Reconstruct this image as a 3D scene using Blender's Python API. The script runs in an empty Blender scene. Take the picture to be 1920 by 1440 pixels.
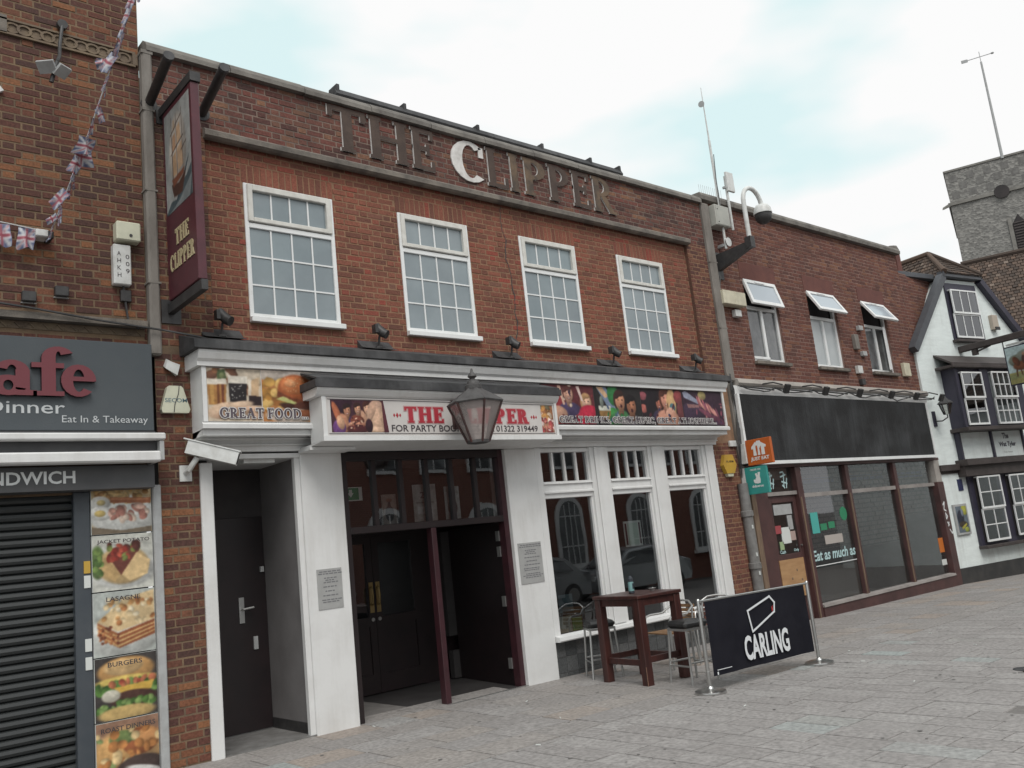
import bpy, math, random
import numpy as np
from mathutils import Vector, Matrix
R = random.Random(7)
rad = math.radians
scene = bpy.context.scene
col = scene.collection

# ------------------------------------------------------------------ camera, sky, sun, exposure
cam_d = bpy.data.cameras.new('camera'); cam = bpy.data.objects.new('camera', cam_d); col.objects.link(cam)
cam_d.sensor_width = 36.0; cam_d.lens = 36.0 * 1642.57 / 1920.0; cam_d.clip_end = 2000; cam_d.clip_start = 0.05
CAM = Vector((-4.043, -8.798, 1.718))
yaw, pitch, roll = rad(41.3637), rad(10.3190), rad(-6.2520)
fw = Vector((math.sin(yaw) * math.cos(pitch), math.cos(yaw) * math.cos(pitch), math.sin(pitch)))
rt = Vector((math.cos(yaw), -math.sin(yaw), 0)); up = rt.cross(fw)
r2 = rt * math.cos(roll) + up * math.sin(roll); u2 = up * math.cos(roll) - rt * math.sin(roll)
cam.matrix_world = Matrix(((r2.x, u2.x, -fw.x, CAM.x), (r2.y, u2.y, -fw.y, CAM.y), (r2.z, u2.z, -fw.z, CAM.z), (0, 0, 0, 1)))
scene.camera = cam

SUN_EL, SUN_AZ = rad(52), rad(205)      # azimuth clockwise from +Y: behind the camera, a little left
world = bpy.data.worlds.new('World'); scene.world = world; world.use_nodes = True
nt = world.node_tree; nt.nodes.clear(); N = nt.nodes.new; L = nt.links.new
out = N('ShaderNodeOutputWorld'); mix = N('ShaderNodeMixShader'); b1 = N('ShaderNodeBackground'); b2 = N('ShaderNodeBackground')
sky = N('ShaderNodeTexSky'); sky.sky_type = 'NISHITA'; sky.sun_disc = False; sky.sun_elevation = SUN_EL; sky.sun_rotation = SUN_AZ
sky.air_density = 1.0; sky.dust_density = 2.5
b1.inputs['Strength'].default_value = 0.12; L(sky.outputs[0], b1.inputs['Color'])
b2.inputs['Color'].default_value = (1.0, 1.0, 1.0, 1)
b2.inputs['Strength'].default_value = 0.79
tc = N('ShaderNodeTexCoord'); mp = N('ShaderNodeMapping'); mp.inputs['Scale'].default_value = (1.0, 1.0, 2.6)
mp.inputs['Location'].default_value = (10.62, 4.26, 12.78)
nz = N('ShaderNodeTexNoise'); nz.inputs['Scale'].default_value = 2.4; nz.inputs['Detail'].default_value = 4.0; nz.inputs['Roughness'].default_value = 0.5
rp = N('ShaderNodeValToRGB'); rp.color_ramp.elements[0].position = 0.50; rp.color_ramp.elements[1].position = 0.64
rp.color_ramp.elements[1].color = (0.55, 0.55, 0.55, 1)
# thin blue-green gaps: the veiled clear sky is pale cyan, with a little of the sky texture mixed in
b3 = N('ShaderNodeBackground'); b3.inputs['Color'].default_value = (0.60, 0.99, 1.0, 1); b3.inputs['Strength'].default_value = 0.74
gapmix = N('ShaderNodeMixShader'); gapmix.inputs[0].default_value = 0.12; L(b3.outputs[0], gapmix.inputs[1]); L(b1.outputs[0], gapmix.inputs[2])
L(tc.outputs['Generated'], mp.inputs[0]); L(mp.outputs[0], nz.inputs['Vector']); L(nz.outputs[0], rp.inputs[0])
L(rp.outputs[0], mix.inputs[0]); L(b2.outputs[0], mix.inputs[1]); L(gapmix.outputs[0], mix.inputs[2]); L(mix.outputs[0], out.inputs[0])
sun_d = bpy.data.lights.new('sun', 'SUN'); sun_d.energy = 1.5; sun_d.angle = rad(30); sun_d.color = (1.0, 0.97, 0.92)
sun = bpy.data.objects.new('sun', sun_d); col.objects.link(sun)
sdir = Vector((math.sin(SUN_AZ) * math.cos(SUN_EL), math.cos(SUN_AZ) * math.cos(SUN_EL), math.sin(SUN_EL)))
sun.rotation_euler = sdir.to_track_quat('Z', 'Y').to_euler(); sun.location = sdir * 60
vs = scene.view_settings; vs.view_transform = 'Standard'; vs.look = 'None'; vs.gamma = 1.0; vs.exposure = 0.30; vs.use_curve_mapping = False

def gz(x): return -0.012 * max(-40, min(40, x))       # the street falls gently to the right

# ------------------------------------------------------------------ materials
MATS = {}
def lin(c): return tuple(((v / 255.0) / 12.92 if v / 255.0 <= 0.04045 else ((v / 255.0 + 0.055) / 1.055) ** 2.4) for v in c)
def mat(name, c, rough=0.6, c2=None, scale=6.0, bump=0.0, bscale=60.0, metal=0.0, spec=0.5, detail=5.0, stretch=None, lo=0.38, hi=0.66, streak=None, st_amt=0.35, objvar=0.0):
    if name in MATS: return MATS[name]
    m = bpy.data.materials.new(name); m.use_nodes = True; t = m.node_tree; b = t.nodes['Principled BSDF']
    b.inputs['Base Color'].default_value = (*c, 1); b.inputs['Roughness'].default_value = rough; b.inputs['Metallic'].default_value = metal
    b.inputs['Specular IOR Level'].default_value = spec
    co = None
    if c2 or bump or streak:
        g = t.nodes.new('ShaderNodeTexCoord'); co = g.outputs['Object']; co0 = co
        if stretch:
            mpn = t.nodes.new('ShaderNodeMapping'); mpn.inputs['Scale'].default_value = stretch; t.links.new(co, mpn.inputs[0]); co = mpn.outputs[0]
    if c2:
        n = t.nodes.new('ShaderNodeTexNoise'); n.inputs['Scale'].default_value = scale; n.inputs['Detail'].default_value = detail; n.inputs['Roughness'].default_value = 0.6
        r = t.nodes.new('ShaderNodeValToRGB'); r.color_ramp.elements[0].position = lo; r.color_ramp.elements[1].position = hi
        r.color_ramp.elements[0].color = (*c, 1); r.color_ramp.elements[1].color = (*c2, 1)
        t.links.new(co, n.inputs['Vector']); t.links.new(n.outputs[0], r.inputs[0]); t.links.new(r.outputs[0], b.inputs['Base Color'])
    if streak:          # rain streaks and stains running down, each with its own ragged shape
        m3 = t.nodes.new('ShaderNodeMapping'); m3.inputs['Scale'].default_value = (9, 9, 0.7); n3 = t.nodes.new('ShaderNodeTexNoise'); n3.inputs['Scale'].default_value = 1.0; n3.inputs['Detail'].default_value = 7; n3.inputs['Roughness'].default_value = 0.7
        n4 = t.nodes.new('ShaderNodeTexNoise'); n4.inputs['Scale'].default_value = 1.3; n4.inputs['Detail'].default_value = 3; mm = t.nodes.new('ShaderNodeMath'); mm.operation = 'MULTIPLY'
        r3 = t.nodes.new('ShaderNodeMapRange'); r3.inputs['From Min'].default_value = 0.24; r3.inputs['From Max'].default_value = 0.42; r3.inputs['To Max'].default_value = st_amt
        x3 = t.nodes.new('ShaderNodeMixRGB'); x3.inputs[1].default_value = (*c, 1); x3.inputs[2].default_value = (*streak, 1)
        t.links.new(co0, m3.inputs[0]); t.links.new(m3.outputs[0], n3.inputs['Vector']); t.links.new(co0, n4.inputs['Vector']); t.links.new(n3.outputs[0], mm.inputs[0]); t.links.new(n4.outputs[0], mm.inputs[1]); t.links.new(mm.outputs[0], r3.inputs['Value']); t.links.new(r3.outputs[0], x3.inputs[0])
        if c2: t.links.new(r.outputs[0], x3.inputs[1])
        t.links.new(x3.outputs[0], b.inputs['Base Color'])
    if objvar:
        oi = t.nodes.new('ShaderNodeObjectInfo'); hv = t.nodes.new('ShaderNodeHueSaturation'); mr_ = t.nodes.new('ShaderNodeMapRange'); mr_.inputs['To Min'].default_value = 1 - objvar; mr_.inputs['To Max'].default_value = 1 + objvar
        t.links.new(oi.outputs['Random'], mr_.inputs['Value']); t.links.new(mr_.outputs[0], hv.inputs['Value']); hv.inputs['Color'].default_value = (*c, 1)
        src = b.inputs['Base Color'].links[0].from_socket if b.inputs['Base Color'].links else None
        if src: t.links.new(src, hv.inputs['Color'])
        t.links.new(hv.outputs[0], b.inputs['Base Color'])
    if bump:
        n2 = t.nodes.new('ShaderNodeTexNoise'); n2.inputs['Scale'].default_value = bscale; n2.inputs['Detail'].default_value = 4
        bp = t.nodes.new('ShaderNodeBump'); bp.inputs['Strength'].default_value = bump; bp.inputs['Distance'].default_value = 0.01
        t.links.new(co, n2.inputs['Vector']); t.links.new(n2.outputs[0], bp.inputs['Height']); t.links.new(bp.outputs[0], b.inputs['Normal'])
    MATS[name] = m; return m

def piece_mat(name, stops, grime=(0.05, 0.045, 0.04), gamt=0.35, gscale=1.2, bump=0.5, rough=0.85, grain=45.0, soot=None):
    """bricks and slabs: a colour of its own for every piece (object random + island random), grain and grime"""
    m = bpy.data.materials.new(name); m.use_nodes = True; t = m.node_tree; b = t.nodes['Principled BSDF']; A = t.nodes.new; K = t.links.new
    b.inputs['Roughness'].default_value = rough; b.inputs['Specular IOR Level'].default_value = 0.25
    oi = A('ShaderNodeObjectInfo'); ge = A('ShaderNodeNewGeometry'); ad = A('ShaderNodeMath'); ad.operation = 'ADD'; fr = A('ShaderNodeMath'); fr.operation = 'FRACT'
    K(oi.outputs['Random'], ad.inputs[0]); K(ge.outputs['Random Per Island'], ad.inputs[1]); K(ad.outputs[0], fr.inputs[0])
    r = A('ShaderNodeValToRGB'); r.color_ramp.interpolation = 'LINEAR'
    while len(r.color_ramp.elements) < len(stops): r.color_ramp.elements.new(0.5)
    for e, (p, c) in zip(r.color_ramp.elements, stops): e.position = p; e.color = (*c, 1)
    K(fr.outputs[0], r.inputs[0])
    n = A('ShaderNodeTexNoise'); n.inputs['Scale'].default_value = grain; n.inputs['Detail'].default_value = 5; K(ge.outputs['Position'], n.inputs['Vector'])
    mr = A('ShaderNodeMapRange'); mr.inputs['From Min'].default_value = 0.3; mr.inputs['From Max'].default_value = 0.7; mr.inputs['To Min'].default_value = 0.72; mr.inputs['To Max'].default_value = 1.25
    K(n.outputs[0], mr.inputs['Value'])
    mu = A('ShaderNodeMixRGB'); mu.blend_type = 'MULTIPLY'; mu.inputs[0].default_value = 1; K(r.outputs[0], mu.inputs[1]); K(mr.outputs[0], mu.inputs[2])
    g = A('ShaderNodeTexNoise'); g.inputs['Scale'].default_value = gscale; g.inputs['Detail'].default_value = 6; g.inputs['Roughness'].default_value = 0.65; K(ge.outputs['Position'], g.inputs['Vector'])
    gr = A('ShaderNodeMapRange'); gr.inputs['From Min'].default_value = 0.42; gr.inputs['From Max'].default_value = 0.75; gr.inputs['To Max'].default_value = gamt; K(g.outputs[0], gr.inputs['Value'])
    mg = A('ShaderNodeMixRGB'); K(gr.outputs[0], mg.inputs[0]); K(mu.outputs[0], mg.inputs[1]); mg.inputs[2].default_value = (*grime, 1)
    K(mg.outputs[0], b.inputs['Base Color'])
    bp = A('ShaderNodeBump'); bp.inputs['Strength'].default_value = bump; bp.inputs['Distance'].default_value = 0.006; K(n.outputs[0], bp.inputs['Height']); K(bp.outputs[0], b.inputs['Normal'])
    MATS[name] = m; return m

def glass_mat(name, tint=(0.75, 0.8, 0.8), fac=0.1, boost=1.5, dust=0.0, dustc=(0.3, 0.29, 0.28)):
    m = bpy.data.materials.new(name); m.use_nodes = True; t = m.node_tree; t.nodes.clear(); A = t.nodes.new; K = t.links.new
    o = A('ShaderNodeOutputMaterial'); tr = A('ShaderNodeBsdfTransparent'); tr.inputs[0].default_value = (*tint, 1)
    gl = A('ShaderNodeBsdfGlossy'); gl.inputs['Roughness'].default_value = 0.015; gl.inputs['Color'].default_value = (0.95, 0.97, 1, 1)
    f = A('ShaderNodeFresnel'); f.inputs[0].default_value = 1.5; mu = A('ShaderNodeMath'); mu.operation = 'MULTIPLY_ADD'; mu.use_clamp = True
    mu.inputs[1].default_value = boost; mu.inputs[2].default_value = fac - 0.06; K(f.outputs[0], mu.inputs[0])
    mx = A('ShaderNodeMixShader'); K(mu.outputs[0], mx.inputs[0]); K(tr.outputs[0], mx.inputs[1]); K(gl.outputs[0], mx.inputs[2])
    last = mx.outputs[0]
    nb = A('ShaderNodeTexNoise'); nb.inputs['Scale'].default_value = 0.9; g = A('ShaderNodeNewGeometry'); K(g.outputs['Position'], nb.inputs['Vector'])
    bp = A('ShaderNodeBump'); bp.inputs['Strength'].default_value = 0.05; bp.inputs['Distance'].default_value = 0.02; K(nb.outputs[0], bp.inputs['Height']); K(bp.outputs[0], gl.inputs['Normal'])
    if dust:
        d = A('ShaderNodeBsdfDiffuse'); d.inputs[0].default_value = (*dustc, 1)
        n = A('ShaderNodeTexNoise'); n.inputs['Scale'].default_value = 1.7; n.inputs['Detail'].default_value = 6; K(g.outputs['Position'], n.inputs['Vector'])
        mr = A('ShaderNodeMapRange'); mr.inputs['From Min'].default_value = 0.3; mr.inputs['From Max'].default_value = 0.7; mr.inputs['To Min'].default_value = dust * 0.6; mr.inputs['To Max'].default_value = dust * 1.3; K(n.outputs[0], mr.inputs['Value'])
        m2 = A('ShaderNodeMixShader'); K(mr.outputs[0], m2.inputs[0]); K(last, m2.inputs[1]); K(d.outputs[0], m2.inputs[2]); last = m2.outputs[0]
    K(last, o.inputs[0]); MATS[name] = m; return m

def print_mat():
    m = bpy.data.materials.new('printed_colour'); m.use_nodes = True; t = m.node_tree; b = t.nodes['Principled BSDF']; A = t.nodes.new; K = t.links.new
    a = A('ShaderNodeVertexColor'); a.layer_name = 'Col'
    n = A('ShaderNodeTexNoise'); n.inputs['Scale'].default_value = 30; n.inputs['Detail'].default_value = 4; g = A('ShaderNodeNewGeometry'); K(g.outputs['Position'], n.inputs['Vector'])
    mr = A('ShaderNodeMapRange'); mr.inputs['From Min'].default_value = 0.3; mr.inputs['From Max'].default_value = 0.7; mr.inputs['To Min'].default_value = 0.9; mr.inputs['To Max'].default_value = 1.06; K(n.outputs[0], mr.inputs['Value'])
    mu = A('ShaderNodeMixRGB'); mu.blend_type = 'MULTIPLY'; mu.inputs[0].default_value = 1; K(a.outputs[0], mu.inputs[1]); K(mr.outputs[0], mu.inputs[2]); K(mu.outputs[0], b.inputs['Base Color'])
    b.inputs['Roughness'].default_value = 0.45; b.inputs['Specular IOR Level'].default_value = 0.3
    return m
PRINT = print_mat()

W_ = mat('white_paint', (0.69, 0.69, 0.685), 0.5, (0.60, 0.595, 0.585), 2.5, 0.2, 25, lo=0.45, hi=0.85, streak=(0.42, 0.40, 0.37), st_amt=0.3)
UPVC = mat('white_upvc', (0.76, 0.77, 0.77), 0.35, (0.62, 0.62, 0.60), 5, lo=0.5, hi=0.9)
SASHW = mat('soiled_upvc', (0.66, 0.65, 0.61), 0.4, (0.48, 0.46, 0.42), 9, lo=0.4, hi=0.9)
LEAD = mat('black_lead', (0.028, 0.028, 0.03), 0.7, (0.065, 0.065, 0.068), 4, 0.6, 12, streak=(0.16, 0.16, 0.16), st_amt=0.3)
STONE = mat('weathered_stone', (0.20, 0.175, 0.15), 0.9, (0.10, 0.09, 0.08), 5, 0.5, 60)
COPING = mat('coping_concrete', (0.21, 0.195, 0.175), 0.9, (0.11, 0.10, 0.092), 3, 0.5, 70)
MORTAR = mat('tan_mortar', (0.285, 0.165, 0.10), 0.95, (0.20, 0.12, 0.075), 8, 0.4, 90)
MORTAR_D = mat('dark_mortar', (0.215, 0.155, 0.125), 0.95, (0.10, 0.08, 0.07), 4, 0.4, 90)
MORTAR_C = mat('brown_mortar', (0.205, 0.138, 0.085), 0.95, (0.12, 0.084, 0.058), 4, 0.4, 90)
MORTAR_K = mat('pinkish_mortar', (0.27, 0.165, 0.135), 0.95, (0.16, 0.10, 0.085), 4, 0.4, 90)
BR_CL = piece_mat('red_brick', [(0, (0.15, 0.064, 0.047)), (0.35, (0.20, 0.077, 0.053)), (0.6, (0.225, 0.084, 0.057)), (0.82, (0.245, 0.092, 0.062)), (0.93, (0.26, 0.066, 0.048)), (1, (0.18, 0.09, 0.065))], gamt=0.35)
BR_PA = piece_mat('sooty_brick', [(0, (0.075, 0.04, 0.036)), (0.35, (0.125, 0.052, 0.043)), (0.7, (0.165, 0.062, 0.05)), (0.9, (0.145, 0.075, 0.055)), (1, (0.23, 0.115, 0.07))], gamt=0.62, gscale=1.0)
BR_CF = piece_mat('cafe_brick', [(0, (0.08, 0.042, 0.036)), (0.4, (0.11, 0.047, 0.037)), (0.66, (0.14, 0.056, 0.04)), (0.8, (0.18, 0.076, 0.044)), (0.9, (0.25, 0.112, 0.055)), (1, (0.13, 0.05, 0.04))], gamt=0.4)
BR_KB = piece_mat('maroon_brick', [(0, (0.105, 0.048, 0.04)), (0.4, (0.14, 0.058, 0.046)), (0.75, (0.165, 0.067, 0.05)), (0.92, (0.21, 0.098, 0.06)), (1, (0.12, 0.052, 0.044))], gamt=0.35)
SLAB = piece_mat('paving_stone', [(0, (0.272, 0.257, 0.25)), (0.3, (0.287, 0.272, 0.265)), (0.6, (0.299, 0.284, 0.277)), (0.8, (0.31, 0.296, 0.288)), (0.92, (0.319, 0.305, 0.297)), (0.965, (0.305, 0.332, 0.325)), (1, (0.30, 0.277, 0.263))], grime=(0.225, 0.212, 0.206), gamt=0.6, gscale=1.6, bump=0.25, rough=0.8, grain=25)
SLAB_T = piece_mat('tan_paving_stone', [(0, (0.27, 0.254, 0.245)), (0.4, (0.285, 0.268, 0.258)), (0.65, (0.295, 0.276, 0.264)), (0.85, (0.305, 0.28, 0.262)), (0.94, (0.325, 0.277, 0.242)), (1, (0.305, 0.265, 0.238))], grime=(0.22, 0.205, 0.195), gamt=0.6, gscale=1.4, bump=0.25, rough=0.8, grain=25)
BLACK = mat('black_metal', (0.03, 0.029, 0.03), 0.5, (0.05, 0.048, 0.048), 12)
MAROON = mat('maroon_paint', (0.095, 0.022, 0.032), 0.4, (0.07, 0.018, 0.026), 5)
DOORM = mat('dark_maroon_paint', (0.05, 0.017, 0.022), 0.4, (0.036, 0.014, 0.018), 5)
SHADEDWOOD = mat('shaded_maroon_joinery', (0.018, 0.011, 0.012), 0.42, (0.013, 0.009, 0.01), 5)  # maroon darkened: the shade of the entrance recesses is put into the colour
INNER = mat('dim_interior', (0.032, 0.029, 0.03), 0.9, (0.05, 0.043, 0.043), 2)  # the dimness of unlit rooms is put into this dark colour
GLASS = glass_mat('clear_glass', (0.82, 0.85, 0.85), 0.13, 2.3)
GLASSD = glass_mat('dusty_glass', (0.78, 0.79, 0.77), 0.09, 1.4, 0.07)  # dusty, and the dust's grey also stands in for the reflected pavement
GLASSK = mat('obscured_glass', (0.175, 0.215, 0.235), 0.06, (0.25, 0.295, 0.315), 0.9, 0.06, 2.0, spec=0.9, objvar=0.09)
STEEL = mat('brushed_steel', (0.52, 0.52, 0.51), 0.28, metal=1.0)
ALU = mat('dull_aluminium', (0.46, 0.46, 0.45), 0.38, metal=0.8)
BRASS = mat('aged_brass', (0.36, 0.27, 0.13), 0.42, metal=1.0)
GREYPIPE = mat('grey_pipe', (0.20, 0.195, 0.19), 0.7, (0.13, 0.125, 0.12), 6, 0.2, 40)
STONEPIPE = mat('stone_render', (0.235, 0.215, 0.195), 0.9, (0.15, 0.135, 0.12), 5, 0.3, 60, stretch=(1, 1, 0.35))
CREAM = mat('cream_plastic', (0.60, 0.56, 0.43), 0.5, (0.5, 0.46, 0.35), 8)
WPLAST = mat('white_plastic', (0.66, 0.67, 0.66), 0.45, (0.52, 0.52, 0.50), 8)
GREYPL = mat('grey_plastic', (0.40, 0.41, 0.41), 0.5, (0.33, 0.33, 0.33), 8)
PAPER = mat('paper', (0.62, 0.64, 0.62), 0.7)
WHITEL = mat('white_vinyl', (0.72, 0.74, 0.74), 0.5)

# ------------------------------------------------------------------ mesh helpers
ORI = {}
def V(p): return Vector(p)
class MB:
    def __init__(s): s.v = []; s.f = []; s.c = []
    def add(s, vs, fs, c=None):
        n = len(s.v); s.v += [tuple(p) for p in vs]; s.f += [tuple(i + n for i in f) for f in fs]; s.c += [c] * len(fs); return s
    def box(s, x0, x1, y0, y1, z0, z1, c=None):
        return s.add([(x0, y0, z0), (x1, y0, z0), (x1, y1, z0), (x0, y1, z0), (x0, y0, z1), (x1, y0, z1), (x1, y1, z1), (x0, y1, z1)],
                     [(0, 3, 2, 1), (4, 5, 6, 7), (0, 1, 5, 4), (1, 2, 6, 5), (2, 3, 7, 6), (3, 0, 4, 7)], c)
    def cbox(s, x0, x1, y0, y1, z0, z1, b=0.006):
        b = min(b, (x1 - x0) * 0.4, (y1 - y0) * 0.4, (z1 - z0) * 0.4)
        X = (x0, x1); Y = (y0, y1); Z = (z0, z1); vs = []; idx = {}
        for i in (0, 1):
            for j in (0, 1):
                for k in (0, 1):
                    sx, sy, sz = (1 - 2 * i) * b, (1 - 2 * j) * b, (1 - 2 * k) * b
                    for a, p in enumerate(((X[i], Y[j] + sy, Z[k] + sz), (X[i] + sx, Y[j], Z[k] + sz), (X[i] + sx, Y[j] + sy, Z[k]))):
                        idx[(i, j, k, a)] = len(vs); vs.append(p)
        g = lambda i, j, k, a: idx[(i, j, k, a)]
        fs = []
        for i in (0, 1): q = [g(i, 0, 0, 0), g(i, 1, 0, 0), g(i, 1, 1, 0), g(i, 0, 1, 0)]; fs.append(q if i else q[::-1])
        for j in (0, 1): q = [g(0, j, 0, 1), g(1, j, 0, 1), g(1, j, 1, 1), g(0, j, 1, 1)]; fs.append(q[::-1] if j else q)
        for k in (0, 1): q = [g(0, 0, k, 2), g(1, 0, k, 2), g(1, 1, k, 2), g(0, 1, k, 2)]; fs.append(q if k else q[::-1])
        for j in (0, 1):
            for k in (0, 1): fs.append([g(0, j, k, 1), g(1, j, k, 1), g(1, j, k, 2), g(0, j, k, 2)])
        for i in (0, 1):
            for k in (0, 1): fs.append([g(i, 0, k, 0), g(i, 1, k, 0), g(i, 1, k, 2), g(i, 0, k, 2)])
        for i in (0, 1):
            for j in (0, 1): fs.append([g(i, j, 0, 0), g(i, j, 1, 0), g(i, j, 1, 1), g(i, j, 0, 1)])
        for i in (0, 1):
            for j in (0, 1):
                for k in (0, 1): fs.append([g(i, j, k, 0), g(i, j, k, 1), g(i, j, k, 2)])
        return s.add(vs, fs)
    def quad(s, a, b, c, d, col=None): return s.add([a, b, c, d], [(0, 1, 2, 3)], col)
    def prism(s, pts, ext, c=None):
        e = V(ext); n = len(pts); P = [V(p) for p in pts]
        return s.add(P + [p + e for p in P], [tuple(range(n - 1, -1, -1)), tuple(range(n, 2 * n))] + [(i, (i + 1) % n, n + (i + 1) % n, n + i) for i in range(n)], c)
    def profx(s, prof, x0, x1):                     # a (y,z) profile run along x
        return s.prism([(x0, y, z) for y, z in prof], (x1 - x0, 0, 0))
    def tube(s, path, r, n=8, r2=None):
        P = [V(p) for p in path]; m = len(P); vs = []; fs = []; prev = None
        for i, p in enumerate(P):
            d = (P[min(i + 1, m - 1)] - P[max(i - 1, 0)]).normalized()
            a = prev if prev else (Vector((0, 0, 1)) if abs(d.z) < 0.9 else Vector((1, 0, 0)))
            a = (a - d * a.dot(d)).normalized(); b = d.cross(a); prev = a
            rr = r if r2 is None else r + (r2 - r) * i / (m - 1)
            for k in range(n):
                t = 2 * math.pi * k / n; vs.append(p + a * rr * math.cos(t) + b * rr * math.sin(t))
        for i in range(m - 1):
            for k in range(n): fs.append((i * n + k, i * n + (k + 1) % n, (i + 1) * n + (k + 1) % n, (i + 1) * n + k))
        fs.append(tuple(range(n - 1, -1, -1))); fs.append(tuple((m - 1) * n + k for k in range(n)))
        return s.add(vs, fs)
    def lathe(s, prof, cx, cy, z0=0, n=20, ax=None, ph=0):   # (radius, height) list
        vs = []; fs = []; m = len(prof)
        for r, z in prof:
            for k in range(n):
                t = 2 * math.pi * k / n + ph; vs.append((cx + r * math.cos(t), cy + r * math.sin(t), z0 + z))
        for i in range(m - 1):
            for k in range(n): fs.append((i * n + k, i * n + (k + 1) % n, (i + 1) * n + (k + 1) % n, (i + 1) * n + k))
        fs.append(tuple(range(n - 1, -1, -1))); fs.append(tuple((m - 1) * n + k for k in range(n)))
        return s.add(vs, fs)
    def text(s, body, o, r, u, w=None, h=None, depth=0.003, bold=0.0, shear=0.0, col=None):
        vs, fs = text_geo(body, bold, shear)
        x0 = min(p[0] for p in vs); x1 = max(p[0] for p in vs); y0 = min(p[1] for p in vs); y1 = max(p[1] for p in vs)
        if w is None: w = (x1 - x0) * h / (y1 - y0)
        if h is None: h = (y1 - y0) * w / (x1 - x0)
        r = V(r).normalized(); u = V(u).normalized(); n = r.cross(u); o = V(o)
        return s.add([o + r * ((p[0] - x0) / (x1 - x0) * w) + u * ((p[1] - y0) / (y1 - y0) * h) + n * ((p[2] + 0.5) * depth) for p in vs], fs, col)
    def glyphs(s, body, o, r, u, h, w=None, depth=0.004, T=0.2, t=0.08, sf=0.06, gap=0.09, col=None, grow=0.0):
        polys, adv = serif_line(body, T, t, sf, gap)
        sx = h if w is None else w / adv
        r = V(r).normalized(); u = V(u).normalized(); n = r.cross(u); o = V(o)
        for k, pg in enumerate(polys):
            if grow:
                cx = sum(p[0] for p in pg) / len(pg); cy = sum(p[1] for p in pg) / len(pg)
                pg = [(p[0] + (grow / sx if p[0] > cx else -grow / sx), p[1] + (grow / h if p[1] > cy else -grow / h)) for p in pg]
            d = depth + 0.00012 * (k % 7)
            s.prism([o + r * p[0] * sx + u * p[1] * h for p in pg], n * d, col)
        return s
    def build(s, name, m, parent=None, smooth=False, off=None):
        me = bpy.data.meshes.new(name)
        o = ORI.get(parent.name, Vector((0, 0, 0))) if parent else Vector((0, 0, 0))
        if off is not None: o = V(off)
        me.from_pydata([(p[0] - o.x, p[1] - o.y, p[2] - o.z) for p in s.v], [], s.f); me.materials.append(m)
        if any(c is not None for c in s.c):
            ca = me.color_attributes.new('Col', 'FLOAT_COLOR', 'CORNER'); i = 0; dat = []
            for f, c in zip(s.f, s.c): dat += list((*(c or (0.5, 0.5, 0.5)), 1.0)) * len(f)
            ca.data.foreach_set('color', dat)
        if smooth:
            me.polygons.foreach_set('use_smooth', [True] * len(me.polygons))
            try: me.set_sharp_from_angle(angle=rad(40))
            except Exception: pass
        ob = bpy.data.objects.new(name, me); col.objects.link(ob)
        if parent: ob.parent = parent; ORI[ob.name] = o
        return ob

_tc = {}
def text_geo(body, bold, shear):
    k = (body, bold, shear)
    if k in _tc: return _tc[k]
    cu = bpy.data.curves.new('lettering', 'FONT'); cu.body = body; cu.offset = bold; cu.shear = shear; cu.extrude = 0.5; cu.resolution_u = 3
    ob = bpy.data.objects.new('lettering', cu); col.objects.link(ob); bpy.context.view_layer.update()
    me = bpy.data.meshes.new_from_object(ob.evaluated_get(bpy.context.evaluated_depsgraph_get()))
    g = ([tuple(v.co) for v in me.vertices], [tuple(p.vertices) for p in me.polygons])
    bpy.data.objects.remove(ob); bpy.data.curves.remove(cu); bpy.data.meshes.remove(me)
    _tc[k] = g; return g

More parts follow.
